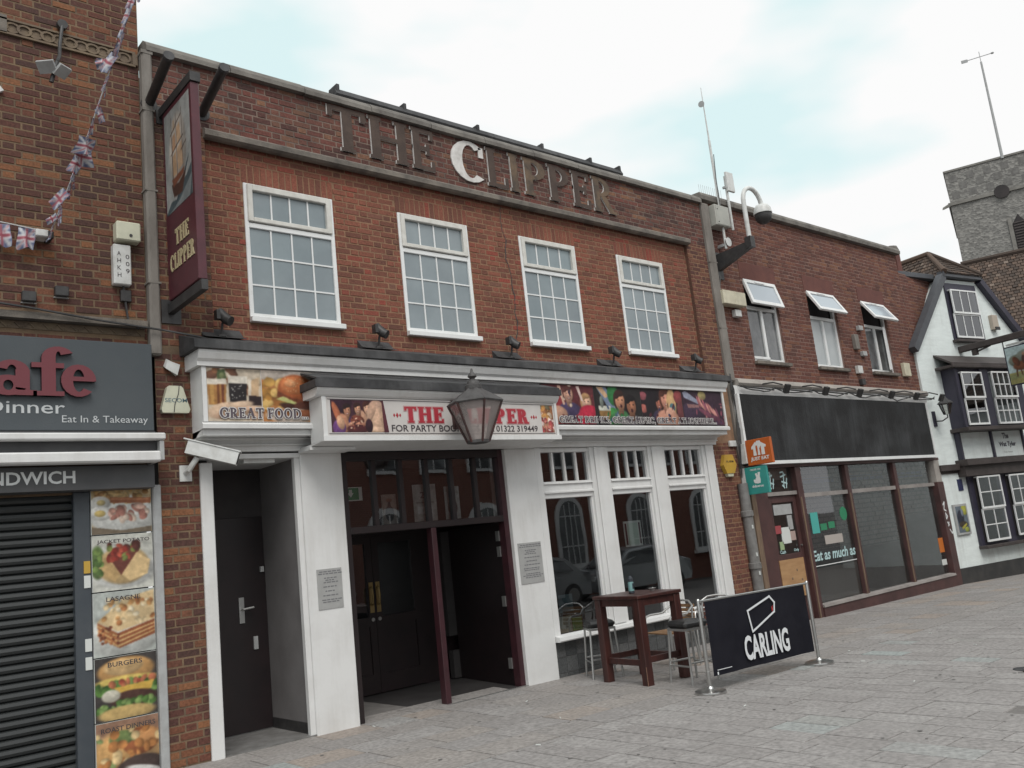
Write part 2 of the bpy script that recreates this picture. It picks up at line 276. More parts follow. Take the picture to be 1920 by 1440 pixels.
def serif_line(body, T, t, sf, gap):
    out = []; x = 0.0
    e = t * 0.8
    def rc(a, b, c, d): return [(a, b), (c, b), (c, d), (a, d)]
    def stem(a): return [rc(a, 0, a + T, 1), rc(a - sf, 0, a + T + sf, e), rc(a - sf, 1 - e, a + T + sf, 1)]
    def dg(a, b, c, d, w): return [[(a, b), (a + w, b), (c + w, d), (c, d)]]
    def ring(cx, cy, rx, ry, a0, a1, T_=T, t_=t):
        n = max(4, int(abs(a1 - a0) / 18)); ps = []
        for i in range(n):
            q = []
            for a in (a0 + (a1 - a0) * i / n, a0 + (a1 - a0) * (i + 1) / n): q.append((math.cos(rad(a)), math.sin(rad(a))))
            (c0, s0), (c1, s1) = q; ix, iy = max(rx - T_, 0.01), max(ry - t_, 0.01)
            ps.append([(cx + rx * c0, cy + ry * s0), (cx + rx * c1, cy + ry * s1), (cx + ix * c1, cy + iy * s1), (cx + ix * c0, cy + iy * s0)])
        return ps
    for ch in body:
        s = sf; g = []
        if ch == ' ': x += 0.32; continue
        if ch == 'I': g = stem(s); w = T + 2 * s
        elif ch == 'L': w = 0.62; g = stem(s) + [rc(s, 0, w, t), rc(w - t, t, w, 0.28)]
        elif ch == 'T': w = 0.74; g = [rc(w / 2 - T / 2, 0, w / 2 + T / 2, 1), rc(w / 2 - T / 2 - sf, 0, w / 2 + T / 2 + sf, e), rc(0, 1 - t, w, 1), rc(0, 0.76, t, 1 - t), rc(w - t, 0.76, w, 1 - t)]
        elif ch == 'H': w = 0.86; g = stem(s) + stem(w - s - T) + [rc(s + T, 0.48, w - s - T, 0.48 + t)]
        elif ch == 'E': w = 0.64; g = stem(s) + [rc(s, 0, w, t), rc(s, 1 - t, w, 1), rc(s, 0.48, w * 0.8, 0.48 + t), rc(w - t, t, w, 0.24), rc(w - t, 0.78, w, 1 - t), rc(w * 0.8 - t, 0.4, w * 0.8, 0.64)]
        elif ch == 'F': w = 0.6; g = stem(s) + [rc(s, 1 - t, w, 1), rc(s, 0.46, w * 0.8, 0.46 + t), rc(w - t, 0.76, w, 1 - t), rc(w * 0.8 - t, 0.38, w * 0.8, 0.62)]
        elif ch in 'PR':
            w = 0.66 if ch == 'P' else 0.76; g = stem(s) + ring(s + T, 0.72, 0.62 - s - T, 0.28, -90, 90)
            if ch == 'R': g += dg(w - T * 1.1, 0, s + T + 0.02, 0.46, T) + [rc(w - T * 1.2, 0, w + 0.03, e)]
        elif ch == 'B': w = 0.68; g = stem(s) + ring(s + T, 0.75, 0.58 - s - T, 0.25, -90, 90) + ring(s + T, 0.26, 0.64 - s - T, 0.26, -90, 90)
        elif ch == 'D': w = 0.82; g = stem(s) + ring(s + T, 0.5, w - s - T, 0.5, -90, 90)
        elif ch == 'O': w = 0.86; g = ring(w / 2, 0.5, w / 2, 0.52, 0, 360)
        elif ch == 'C': w = 0.8; g = ring(0.45, 0.5, 0.45, 0.52, 48, 312) + [rc(w - t * 1.3, 0.66, w - 0.02, 0.92)]
        elif ch == 'G': w = 0.86; g = ring(0.45, 0.5, 0.45, 0.52, 48, 325) + [rc(w - t * 1.3 - 0.06, 0.68, w - 0.08, 0.93), rc(w - T - 0.02, 0.08, w - 0.02, 0.45), rc(w - T - 0.12, 0.4, w + 0.03, 0.4 + e)]
        elif ch == 'A': w = 0.86; g = dg(0.06, 0, w / 2 - t * 0.6, 1, t) + dg(w - T - 0.06, 0, w / 2 - T / 2, 1, T) + [rc(0.2, 0.28, w - 0.22, 0.28 + t * 0.8), rc(0, 0, 0.24, e), rc(w - T - 0.12, 0, w, e)]
        elif ch == 'N': w = 0.86; g = [rc(s, 0, s + t, 1), rc(w - s - t, 0, w - s, 1), rc(0, 1 - e, 0.22, 1), rc(w - 0.22, 1 - e, w, 1), rc(0, 0, 0.2, e)] + dg(w - s - T * 0.8, 0, s, 1, T)
        elif ch == 'M': w = 1.0; g = [rc(s, 0, s + t, 1)] + stem(w - s - T) + dg(w / 2 - T / 2, 0.1, s, 1, T * 0.9) + dg(w / 2 - t / 2, 0.1, w - s - T, 1, t) + [rc(0, 0, 0.2, e)]
        elif ch == 'K': w = 0.84; g = stem(s) + dg(s + T, 0.42, w - 0.14, 1, t) + dg(w - T - 0.04, 0, s + T + 0.08, 0.55, T) + [rc(w - 0.26, 1 - e, w, 1), rc(w - T - 0.1, 0, w, e)]
        elif ch == 'U': w = 0.84; g = [rc(s, 0.35, s + T, 1), rc(w - s - t, 0.35, w - s, 1), rc(0, 1 - e, T + 2 * s, 1), rc(w - 0.2, 1 - e, w, 1)] + ring(w / 2, 0.36, w / 2 - s, 0.38, 180, 360)
        elif ch == 'S': w = 0.6; g = ring(0.3, 0.75, 0.28, 0.27, 40, 270, t * 1.4) + ring(0.3, 0.25, 0.3, 0.27, 90, -140, t * 1.4)
        elif ch == 'Y': w = 0.8; g = [rc(w / 2 - T / 2, 0, w / 2 + T / 2, 0.5), rc(0.18, 0, w - 0.18, e)] + dg(w / 2 - T / 2, 0.5, 0.04, 1, T) + dg(w / 2, 0.5, w - 0.14, 1, t)
        elif ch == ',': w = 0.16; g = [[(0.02, -0.16), (0.08, -0.16), (0.16, 0.14), (0.02, 0.14)]]
        elif ch == '.': w = 0.15; g = [rc(0.02, 0, 0.14, 0.13)]
        elif ch == 'a':
            w = 0.62; g = [rc(0.36, 0.1, 0.36 + T, 0.5), rc(0.36, 0, 0.66, t)] + ring(0.31, 0.45, 0.25, 0.24, 0, 160, T * 0.9) + ring(0.26, 0.19, 0.26, 0.2, 0, 360, T * 0.95)
        elif ch == 'f':
            w = 0.5; g = [rc(0.14, 0, 0.14 + T, 0.78), rc(0.02, 0, 0.46, t * 0.9), rc(0.0, 0.56, 0.46, 0.56 + t)] + ring(0.38, 0.76, 0.24, 0.24, 30, 180, T)
        elif ch == 'e':
            w = 0.6; g = ring(0.3, 0.32, 0.3, 0.33, 0, 318, T) + [rc(0.1, 0.31, 0.58, 0.31 + t * 0.9)]
        else: w = 0.3
        out += [[(p[0] + x, p[1]) for p in q] for q in g]; x += w + gap
    return out, x - gap

def thing(name, label, cat, loc=(0, 0, 0), rotz=0.0, group=None, local=False):
    o = bpy.data.objects.new(name, None); o.empty_display_size = 0.2; col.objects.link(o); o.location = loc; o.rotation_euler = (0, 0, rotz)
    o['label'] = label; o['category'] = cat
    if group: o['group'] = group
    ORI[o.name] = Vector((0, 0, 0)) if local else Vector(loc)
    return o
def tag(o, label, cat, group=None):
    o['label'] = label; o['category'] = cat
    if group: o['group'] = group
    return o
def struct(o): o['kind'] = 'structure'; return o
def stuff(o): o['kind'] = 'stuff'; return o

def clip_poly(pg):
    for ax, lim, sg in ((0, 0, 1), (0, 1, -1), (1, 0, 1), (1, 1, -1)):
        o = []; n = len(pg)
        for i in range(n):
            a, b = pg[i], pg[(i + 1) % n]; da, db = (a[ax] - lim) * sg, (b[ax] - lim) * sg
            if da >= 0: o.append(a)
            if (da >= 0) != (db >= 0):
                t = da / (da - db); o.append((a[0] + (b[0] - a[0]) * t, a[1] + (b[1] - a[1]) * t))
        pg = o
        if len(pg) < 3: return []
    return pg
def EL(cx, cy, rx, ry, c, rot=0, n=14): return ('e', cx, cy, rx, ry, c, rot, n)
def PG(pts, c): return ('p', pts, c)
def flat_picture(parent, name, o, r, u, w, h, shapes, lift=0.0004, bg=None):
    """a small flat print of hard-edged shapes, each a hair above the one below"""
    mb = MB(); o = V(o); r = V(r).normalized(); u = V(u).normalized(); n = r.cross(u); k = 0
    if bg: shapes = [PG([(0, 0), (1, 0), (1, 1), (0, 1)], bg)] + list(shapes)
    for s in shapes:
        pg = clip_poly(s[1])
        if not pg: continue
        k += 1; mb.add([o + r * p[0] * w + u * p[1] * h + n * (lift * 0.35 * k + 0.0008) for p in pg], [tuple(range(len(pg)))], lin(s[2]))
    return mb.build(name, PRINT, parent)
_pr = np.random.RandomState(5)
def _blur(a, k=1):
    for _ in range(k):
        p = np.pad(a, ((1, 1), (1, 1)) + ((0, 0),) * (a.ndim - 2), mode='edge'); a = (p[:-2, 1:-1] + p[2:, 1:-1] + p[1:-1, :-2] + p[1:-1, 2:] + 2 * p[1:-1, 1:-1]) / 6
    return a
def picture(parent, name, o, r, u, w, h, shapes, bg=(128, 128, 128), soft=1, grain=0.055, res=None):
    """a photographic print: the panel is a fine grid whose corner colours are composited from soft shaded shapes"""
    asp = w / h; ny = res or 84; nx = max(8, min(150, int(ny * asp)))
    X, Y = np.meshgrid(np.linspace(0, 1, nx + 1), np.linspace(0, 1, ny + 1)); C = np.zeros(X.shape + (3,)); C[:] = bg
    for s in shapes:
        if s[0] == 'e':
            _, cx, cy, rx, ry, c, rot, m = s; a = rad(rot); dx, dy = (X - cx) * asp, Y - cy
            ex, ey = (dx * math.cos(a) + dy * math.sin(a)) / (rx * asp), (-dx * math.sin(a) + dy * math.cos(a)) / ry
            d = np.sqrt(ex * ex + ey * ey); e_ = 0.5 * min(1.0, 0.02 / max(min(rx * asp, ry), 0.004)) + 0.06; M = np.clip((1 + e_ - d) / (2 * e_), 0, 1); M = M * M * (3 - 2 * M)
            sh = 1.0 + 0.16 * np.clip(ey, -1, 1) - 0.10 * np.clip(ex, -1, 1) - 0.14 * np.clip(d, 0, 1) ** 2
        else:
            pts = s[1]; c = s[2]; M = np.zeros(X.shape, bool); n_ = len(pts)
            for i in range(n_):
                (x0, y0), (x1, y1) = pts[i], pts[(i + 1) % n_]
                if y0 == y1: continue
                M ^= ((y0 > Y) != (y1 > Y)) & (X < (x1 - x0) * (Y - y0) / (y1 - y0) + x0)
            M = _blur(M.astype(float), 1); sh = 1.0 + 0.08 * (Y - .5)
        C = C * (1 - M[..., None]) + (np.array(c) * 1.0)[None, None] * sh[..., None] * M[..., None]
    C = _blur(C, soft); lum = C.mean(-1, keepdims=True); C = lum + (C - lum) * 0.86; C = C * 0.92 + 10
    for k_ in (4, 9, 20):
        g = _pr.randn(k_ + 2, int(k_ * asp) + 3); yy, xx = np.linspace(0, g.shape[0] - 1.001, ny + 1), np.linspace(0, g.shape[1] - 1.001, nx + 1); yi, xi = yy.astype(int), xx.astype(int); fy, fx = (yy - yi)[:, None], (xx - xi)[None]
        nz_ = g[yi][:, xi] * (1 - fy) * (1 - fx) + g[yi + 1][:, xi] * fy * (1 - fx) + g[yi][:, xi + 1] * (1 - fy) * fx + g[yi + 1][:, xi + 1] * fy * fx; C = C * (1 + grain * 0.7 * nz_[..., None])
    C = np.clip(C, 4, 250) / 255.0; LC = np.where(C <= 0.04045, C / 12.92, ((C + 0.055) / 1.055) ** 2.4)
    o = V(o); r = V(r).normalized(); u = V(u).normalized(); n = r.cross(u); o = o + n * 0.0012 - (ORI.get(parent.name, Vector((0, 0, 0))))
    P = np.array(o)[None, None] + X[..., None] * np.array(r) * w + Y[..., None] * np.array(u) * h
    me = bpy.data.meshes.new(name); W1 = nx + 1
    fs = [(j * W1 + i, j * W1 + i + 1, (j + 1) * W1 + i + 1, (j + 1) * W1 + i) for j in range(ny) for i in range(nx)]
    me.from_pydata(P.reshape(-1, 3).tolist(), [], fs); me.materials.append(PRINT)
    ca = me.color_attributes.new('Col', 'FLOAT_COLOR', 'POINT'); ca.data.foreach_set('color', np.concatenate([LC.reshape(-1, 3), np.ones((LC.shape[0] * LC.shape[1], 1))], 1).ravel())
    ob = bpy.data.objects.new(name, me); col.objects.link(ob); ob.parent = parent; ORI[ob.name] = ORI.get(parent.name, Vector((0, 0, 0)))
    return ob

# ------------------------------------------------------------------ brickwork
_bm = {}
def brick_mesh(w, h, d, m, flat=False):
    k = (round(w, 4), round(h, 4), round(d, 4), m.name, flat)
    if k in _bm: return _bm[k]
    q = 0.0035; a, b = w / 2, h / 2
    if flat: vs = [(-a, -b, -d), (a, -b, -d), (a, b, -d), (-a, b, -d), (-a + q, -b + q, 0), (a - q, -b + q, 0), (a - q, b - q, 0), (-a + q, b - q, 0)]
    else: vs = [(-a, d, -b), (a, d, -b), (a, d, b), (-a, d, b), (-a + q, 0, -b + q), (a - q, 0, -b + q), (a - q, 0, b - q), (-a + q, 0, b - q)]
    me = bpy.data.meshes.new('brick'); me.from_pydata(vs, [], [(4, 5, 6, 7), (0, 1, 5, 4), (1, 2, 6, 5), (2, 3, 7, 6), (3, 0, 4, 7)]); me.materials.append(m)
    _bm[k] = (me, vs); return _bm[k]

def lay(rects, y, d, m, parent, budget, rnd, name='brick'):
    """rects (x0,x1,z0,z1): the nearest full ones become objects, the rest one joined part"""
    cnt = {}
    items = []
    for (a, b, c, e) in rects:
        items.append(((Vector(((a + b) / 2, y, (c + e) / 2)) - CAM).length, a, b, c, e))
    items.sort(); rest = MB(); used = 0
    o = ORI.get(parent.name, Vector((0, 0, 0)))
    for dist, a, b, c, e in items:
        w, h = b - a, e - c; jy = y + rnd.uniform(-0.003, 0.003); ctr = Vector(((a + b) / 2, jy, (c + e) / 2))
        full = abs(w - 0.2175) < 0.002 or abs(w - 0.1025) < 0.002 or abs(h - 0.2175) < 0.002
        me, vs = brick_mesh(w, h, 0.012, m)
        if used < budget and full and h > 0.05:
            ob = bpy.data.objects.new(name, me); col.objects.link(ob); ob.parent = parent; ob.location = ctr - o; used += 1
        else: rest.add([ctr + Vector(v) for v in vs], [(4, 5, 6, 7), (0, 1, 5, 4), (1, 2, 6, 5), (2, 3, 7, 6), (3, 0, 4, 7)])
    if rest.v: stuff(rest.build('brickwork', m, parent))
    return used

def bond(x0, x1, z0, z1, holes=(), phase=0.0, course=0.075, j=0.0062, kind='flemish', c0=0):
    S, H = 0.2275, 0.1125; out = []
    n = int(math.ceil((z1 - z0) / course - 1e-6))
    for i in range(n):
        za, zb = z0 + i * course + j, min(z0 + (i + 1) * course - j, z1)
        if zb - za < 0.02: continue
        ii = i + c0
        x = x0 - 1.0 + phase - ((S + H) / 2 + H * 0.0 if ii % 2 else 0); k = 0
        while x < x1:
            L_ = S if (k % 2 == 0 or kind == 'stretcher') else H; k += 1
            a, b = max(x + j, x0), min(x + L_ - j, x1); x += L_
            if b - a < 0.02: continue
            segs = [(a, b)]
            for (hx0, hx1, hz0, hz1) in holes:
                if min(zb, hz1) - max(za, hz0) < 0.012: continue
                ns = []
                for (p, q) in segs:
                    if q <= hx0 or p >= hx1: ns.append((p, q)); continue
                    if hx0 - p > 0.02: ns.append((p, hx0))
                    if q - hx1 > 0.02: ns.append((hx1, q))
                segs = ns
            out += [(p, q, za, zb) for p, q in segs]
    return out
def wall_sheet(mb, x0, x1, z0, z1, y, holes):
    """mortar backing with real openings"""
    xs = sorted({x0, x1, *[h[0] for h in holes if x0 < h[0] < x1], *[h[1] for h in holes if x0 < h[1] < x1]})
    zs = sorted({z0, z1, *[h[2] for h in holes if z0 < h[2] < z1], *[h[3] for h in holes if z0 < h[3] < z1]})
    for a, b in zip(xs, xs[1:]):
        for c, d in zip(zs, zs[1:]):
            cx, cz = (a + b) / 2, (c + d) / 2
            if any(h[0] < cx < h[1] and h[2] < cz < h[3] for h in holes): continue
            mb.quad((a, y, c), (b, y, c), (b, y, d), (a, y, d))

# ================================================================== the ground
gm = MB()
xs = [-600, -40, 40, 600]
ys = [-600, -13.0, 0.5, 600]
for a, b in zip(xs, xs[1:]):
    for c, d in zip(ys, ys[1:]):
        gm.quad((a, c, gz(a) - 0.035), (b, c, gz(b) - 0.035), (b, d, gz(b) - 0.035), (a, d, gz(a) - 0.035))
ASPH = mat('street_ground', (0.075, 0.072, 0.07), 0.9, (0.11, 0.105, 0.10), 1.5, 0.3, 30)
struct(gm.build('ground', ASPH))
pm = MB()
for a, b in ((-9, 24),):
    pm.quad((a, -11.5, gz(a) - 0.012), (b, -11.5, gz(b) - 0.012), (b, 2.5, gz(b) - 0.012), (a, 2.5, gz(a) - 0.012))
JOINT = mat('paving_joint', (0.19, 0.178, 0.17), 0.95, (0.15, 0.14, 0.134), 9)
pave = struct(pm.build('pavement', JOINT))
rs = random.Random(3)
slabs = []
def vis(x, y):      # roughly inside the picture
    d = Vector((x, y, gz(x))) - CAM; f = d.dot(fw)
    if f < 0.5: return False
    return abs(d.dot(r2) / f) < 0.62 and -0.47 < d.dot(u2) / f < 0.1
y = -2.60
while y < -0.02:                                    # larger stones in the strip along the house fronts
    h = 0.43; x = -3.0 - rs.random() * 0.5
    while x < 24:
        w = rs.choice((0.45, 0.6, 0.6, 0.75)); slabs.append((x, x + w, y, y + h, SLAB_T if rs.random() < 0.8 else SLAB)); x += w
    y += h
x = -5.0
while x < 24:                                       # narrow stones laid across the street
    w = 0.30; y = -2.62 - rs.random() * 0.3
    slabs.append((x, x + w, y, -2.61, SLAB))
    while y > -11:
        l = rs.choice((0.38, 0.45, 0.52, 0.6, 0.68)); slabs.append((x, x + w, y - l, y, SLAB)); y -= l
    x += w
slabs = [s for s in slabs if vis((s[0] + s[1]) / 2, (s[2] + s[3]) / 2)]
slabs.sort(key=lambda s: (Vector(((s[0] + s[1]) / 2, (s[2] + s[3]) / 2, 0)) - CAM).length)
rest = {SLAB.name: MB(), SLAB_T.name: MB()}
for i, (a, b, c, d, m) in enumerate(slabs):
    j = 0.003; w, l = b - a - 2 * j, d - c - 2 * j; cx, cy = (a + b) / 2, (c + d) / 2; cz = gz(cx) + rs.uniform(-0.0025, 0.0025)
    me, vs = brick_mesh(w, l, 0.02, m, True)
    if i < 300:
        ob = bpy.data.objects.new('paving_slab', me); col.objects.link(ob); ob.parent = pave; ob.location = (cx, cy, cz); ob.rotation_euler = (rs.uniform(-.003, .003), 0.012 + rs.uniform(-.003, .003), 0)
    else: rest[m.name].add([(cx + v[0], cy + v[1], cz + v[2] - 0.012 * v[0]) for v in vs], [(4, 5, 6, 7), (0, 1, 5, 4), (1, 2, 6, 5), (2, 3, 7, 6), (3, 0, 4, 7)])
gum = MB(); gr_ = random.Random(77)
for _ in range(420):
    gx, gy = gr_.uniform(-2, 16), gr_.uniform(-8.5, -0.3)
    if not vis(gx, gy): continue
    rr = gr_.uniform(0.008, 0.022); n_ = 7; gum.add([(gx + rr * math.cos(k * 6.283 / n_) * gr_.uniform(.7, 1.2), gy + rr * math.sin(k * 6.283 / n_) * gr_.uniform(.7, 1.2), gz(gx) + 0.0045) for k in range(n_)], [tuple(range(n_))])
stuff(gum.build('gum_spots', mat('trodden_gum', (0.12, 0.112, 0.108), 0.8, (0.2, 0.19, 0.185), 3), pave))
stuff(rest[SLAB.name].build('distant_paving', SLAB, pave)); stuff(rest[SLAB_T.name].build('distant_tan_paving', SLAB_T, pave))

# ================================================================== the pub
pub = thing('pub_building', 'two-storey red brick pub with white shopfront and black lead cornice', 'building')
WX = [0.0, 2.061, 4.1226, 6.1763]; WW = 1.128; WZ0, WZ1 = 4.47, 6.045
holes = [(x, x + WW, WZ0 - 0.05, WZ1) for x in WX]
sold = [(x - 0.02, x + WW + 0.02, WZ1, WZ1 + 0.225) for x in WX]
# recessed wall panel of the upper floor
w = MB(); wall_sheet(w, -0.44, 7.99, 4.05, 6.50, 0.004, holes)
wall = w.build('wall', MORTAR, pub)
rects = bond(-0.44, 7.99, 4.095, 6.47, holes + sold)
for (a, b, c, d) in sold:
    n = 15; st = (b - a) / n
    rects += [(a + i * st + 0.005, a + (i + 1) * st - 0.005, c + 0.005, c + 0.2225) for i in range(n)]
lay(rects, 0.0, 0.014, BR_CL, wall, 300, random.Random(1))
# parapet and corner piers stand a little proud and are sooty
w = MB(); wall_sheet(w, -1.0, 8.52, 6.50, 7.30, -0.056, [])

parapet = w.build('parapet', MORTAR_D, pub)
lay(bond(-1.0, 8.52, 6.495, 7.30, phase=0.1), -0.06, 0.014, BR_PA, parapet, 150, random.Random(2))
w = MB(); wall_sheet(w, -1.0, -0.44, 4.0, 6.5, -0.056, []); wall_sheet(w, -1.06, -0.66, -0.4, 4.0, -0.056, [])
pier = w.build('corner_pier', MORTAR_C, pub)
rl = bond(-1.0, -0.44, 4.065, 6.495, phase=0.07) + bond(-1.06, -0.66, -0.06, 4.0, phase=0.09)
lay(rl, -0.06, 0.014, BR_CF, pier, 75, random.Random(3))
MB().box(-0.4395, -0.435, -0.05, 0.02, 4.1, 6.5).build('pier_return', BR_PA, pub); MB().box(7.985, 7.9895, -0.05, 0.02, 4.1, 6.5).build('pier_return', BR_PA, pub)
w = MB(); wall_sheet(w, 7.99, 8.52, 4.0, 6.5, -0.056, []); wall_sheet(w, 7.90, 8.52, -0.5, 4.0, -0.056, [])
pier2 = w.build('corner_pier', MORTAR, pub)
lay([r for r in bond(7.99, 8.52, 4.05, 6.495, phase=0.05)] + bond(7.90, 8.52, -0.2, 3.0, phase=0.02), -0.06, 0.014, BR_KB, pier2, 60, random.Random(4))
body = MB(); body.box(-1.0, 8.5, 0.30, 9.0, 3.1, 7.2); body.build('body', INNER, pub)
ck = MB(); rk2 = random.Random(31); px, pz = 3.86, 6.44            # the settlement crack below the stone band
while pz > 4.25:
    nx_, nz2 = px + rk2.uniform(-.035, .03), pz - rk2.uniform(.06, .09); wd = rk2.uniform(.004, .009)
    ck.quad((px - wd, -0.0042, pz), (px + wd, -0.0042, pz), (nx_ + wd, -0.0042, nz2), (nx_ - wd, -0.0042, nz2)); px, pz = nx_, nz2
ck.build('crack', BLACK, wall)
# stone band, coping, raised lead roll
MB().profx([(-0.05, 6.445), (-0.10, 6.45), (-0.135, 6.47), (-0.135, 6.53), (-0.10, 6.56), (-0.05, 6.575)], -0.46, 8.02).build('stone_band', STONE, pub)
x = -1.06; i = 0; rk = random.Random(8)
while x < 8.5:
    b = min(x + 0.93, 8.53); z = 7.30 + rk.uniform(-0.004, 0.004)
    MB().profx([(-0.055, z), (-0.13, z), (-0.13, z + 0.055), (-0.105, z + 0.10), (-0.02, z + 0.165), (0.32, z + 0.175), (0.32, z)], x + 0.004, b - 0.004).build('coping_stone', COPING, pub); x = b
roll_ = thing('lead_roll', 'dark lead capping roll raised above the middle of the pub parapet', 'capping', (3.9, 0.1, 7.47))
MB().profx([(0.0, 7.47), (-0.02, 7.50), (0.02, 7.58), (0.10, 7.60), (0.26, 7.58), (0.3, 7.47)], 1.30, 6.62).build('capping', LEAD, roll_)
for x in (1.34, 2.35, 3.6, 4.85, 5.9, 6.58):
    MB().box(x - 0.02, x + 0.02, 0.0, 0.2, 7.5, 7.64).build('clip', LEAD, roll_)

def upper_window(x0):
    win = MB(); d0, d1 = -0.012, 0.07
    for (a, b, c, e) in ((x0, x0 + 0.05, WZ0, WZ1), (x0 + WW - 0.05, x0 + WW, WZ0, WZ1), (x0 + 0.05, x0 + WW - 0.05, WZ1 - 0.035, WZ1), (x0 + 0.05, x0 + WW - 0.05, WZ0, WZ0 + 0.045), (x0 + 0.05, x0 + WW - 0.05, 5.515, 5.575)):
        win.cbox(a, b, d0, d1, c, e, 0.005)
    o = win.build('window', UPVC, pub)
    s = MB()
    for (a, b, c, e) in ((x0 + 0.035, x0 + 0.10, 5.585, WZ1 - 0.012), (x0 + WW - 0.10, x0 + WW - 0.035, 5.585, WZ1 - 0.012), (x0 + 0.10, x0 + WW - 0.10, 5.585, 5.64), (x0 + 0.10, x0 + WW - 0.10, WZ1 - 0.085, WZ1 - 0.012)):
        s.cbox(a, b, -0.034, 0.03, c, e, 0.008)
    s.build('top_sash', SASHW, o)
    MB().cbox(x0 - 0.005, x0 + WW + 0.035, -0.07, 0.0, 4.405, 4.468, 0.006).build('sill', UPVC, o)
    for row, (za, zb, a, b) in enumerate(((4.515, 5.515, x0 + 0.05, x0 + WW - 0.05), (5.64, 5.962, x0 + 0.10, x0 + WW - 0.10))):
        nz_ = 3 if row == 0 else 1; st = (b - a) / 4; sz = (zb - za) / nz_
        for i in range(4):
            for k in range(nz_):
                MB().quad((a + i * st, 0.012 + 0.0004 * i, za + k * sz), (a + (i + 1) * st, 0.012 + 0.0004 * i, za + k * sz), (a + (i + 1) * st, 0.012 + 0.0004 * k, za + (k + 1) * sz), (a + i * st, 0.012 + 0.0004 * k, za + (k + 1) * sz)).build('pane', GLASSK, o)
        for i in (1, 2, 3): MB().box(a + i * st - 0.009, a + i * st + 0.009, 0.0, 0.02, za, zb).build('glazing_bar', UPVC, o)
        for k in range(1, nz_): MB().box(a, b, 0.002, 0.02, za + k * sz - 0.009, za + k * sz + 0.009).build('glazing_bar', UPVC, o)
for x in WX: upper_window(x)

# ---------------------------------------------------------------- shopfront: fascia, canopy, pilasters
FX0, FX1 = -0.71, 7.95
f = MB(); f.profx([(0.03, 4.215), (-0.47, 4.05), (-0.475, 3.965), (-0.44, 3.955), (0.03, 3.96)], FX0 - 0.1, FX1 + 0.14)
corn = f.build('lead_cornice', LEAD, pub)
for x in (-0.35, 1.55, 3.63, 5.65, 7.6):
    MB().profx([(0.0, 4.30), (-0.10, 4.20), (-0.2, 4.16), (0.0, 4.205)], x - 0.22, x + 0.22).build('lead_flashing', LEAD, corn)
MB().profx([(0.03, 3.956), (-0.44, 3.956), (-0.44, 3.925), (-0.415, 3.87), (-0.385, 3.845), (-0.385, 3.80), (0.03, 3.80)], FX0 - 0.05, FX1 + 0.07).build('cornice_moulding', W_, pub)
f = MB(); f.box(FX0, FX1, -0.33, 0.03, 3.10, 3.798); f.build('fascia_board', W_, pub)
MB().profx([(-0.325, 3.165), (-0.385, 3.165), (-0.39, 3.205), (-0.37, 3.225), (-0.325, 3.232)], FX0 - 0.02, FX1 + 0.02).build('fascia_ledge', W_, pub)
for xa, xb in ((FX0, FX0 + 0.045), (FX1 - 0.04, FX1)): MB().box(xa, xb, -0.365, -0.331, 3.234, 3.796).build('fascia_stile', W_, pub)
cv = [(-0.33, 3.163)]
for i in range(9):
    t = rad(90 * i / 8); cv.append((-0.34 + 0.26 * math.sin(t) * 1.0, 3.16 - 0.19 * (1 - math.cos(t))))
cv += [(0.0, 2.97), (0.0, 3.163)]
MB().profx(cv, FX0, FX1).build('coved_soffit', W_, pub, smooth=True)
for z_, y_ in ((3.085, -0.185), (3.03, -0.125)): MB().box(FX0 + 0.02, FX1 - 0.02, y_ - 0.012, y_ + 0.02, z_ - 0.004, z_ + 0.006).build('soffit_bead', W_, pub)
# the projecting box over the door
CX0, CX1 = 0.46, 3.88
MB().prism([(CX0 - 0.1, -0.70, 3.64), (CX0 - 0.1, -0.70, 3.56), (CX1 + 0.05, -0.70, 3.56), (CX1 + 0.05, -0.70, 3.64)], (0, 0.36, 0)).build('canopy_lead', LEAD, pub)
MB().prism([(CX0 - 0.08, -0.69, 3.642), (CX1 + 0.03, -0.69, 3.642), (CX1 + 0.03, -0.34, 3.76), (CX0 - 0.08, -0.34, 3.76)], (0, 0, 0.02)).build('canopy_roof', LEAD, pub)
MB().profx([(-0.34, 3.558), (-0.68, 3.558), (-0.675, 3.535), (-0.64, 3.49), (-0.615, 3.47), (-0.34, 3.47)], CX0 - 0.07, CX1 + 0.02).build('canopy_moulding', W_, pub)
c = MB(); c.box(CX0, CX1, -0.60, -0.334, 3.0, 3.468); c.build('canopy_box', W_, pub)
MB().box(CX0 - 0.015, CX1 + 0.015, -0.645, -0.602, 2.99, 3.045).build('canopy_ledge', W_, pub)
for xa, xb in ((CX0, CX0 + 0.05), (CX1 - 0.04, CX1)): MB().box(xa, xb, -0.625, -0.602, 3.047, 3.468).build('canopy_stile', W_, pub)
MB().prism([(CX0, -0.60, 2.998), (CX0, -0.06, 2.955), (CX0, -0.06, 2.998)], (CX1 - CX0, 0, 0)).build('canopy_soffit', W_, pub)
MB().box(CX0 - 0.02, 1.0, -0.34, -0.07, 2.94, 2.972).build('soffit_plate', W_, pub)
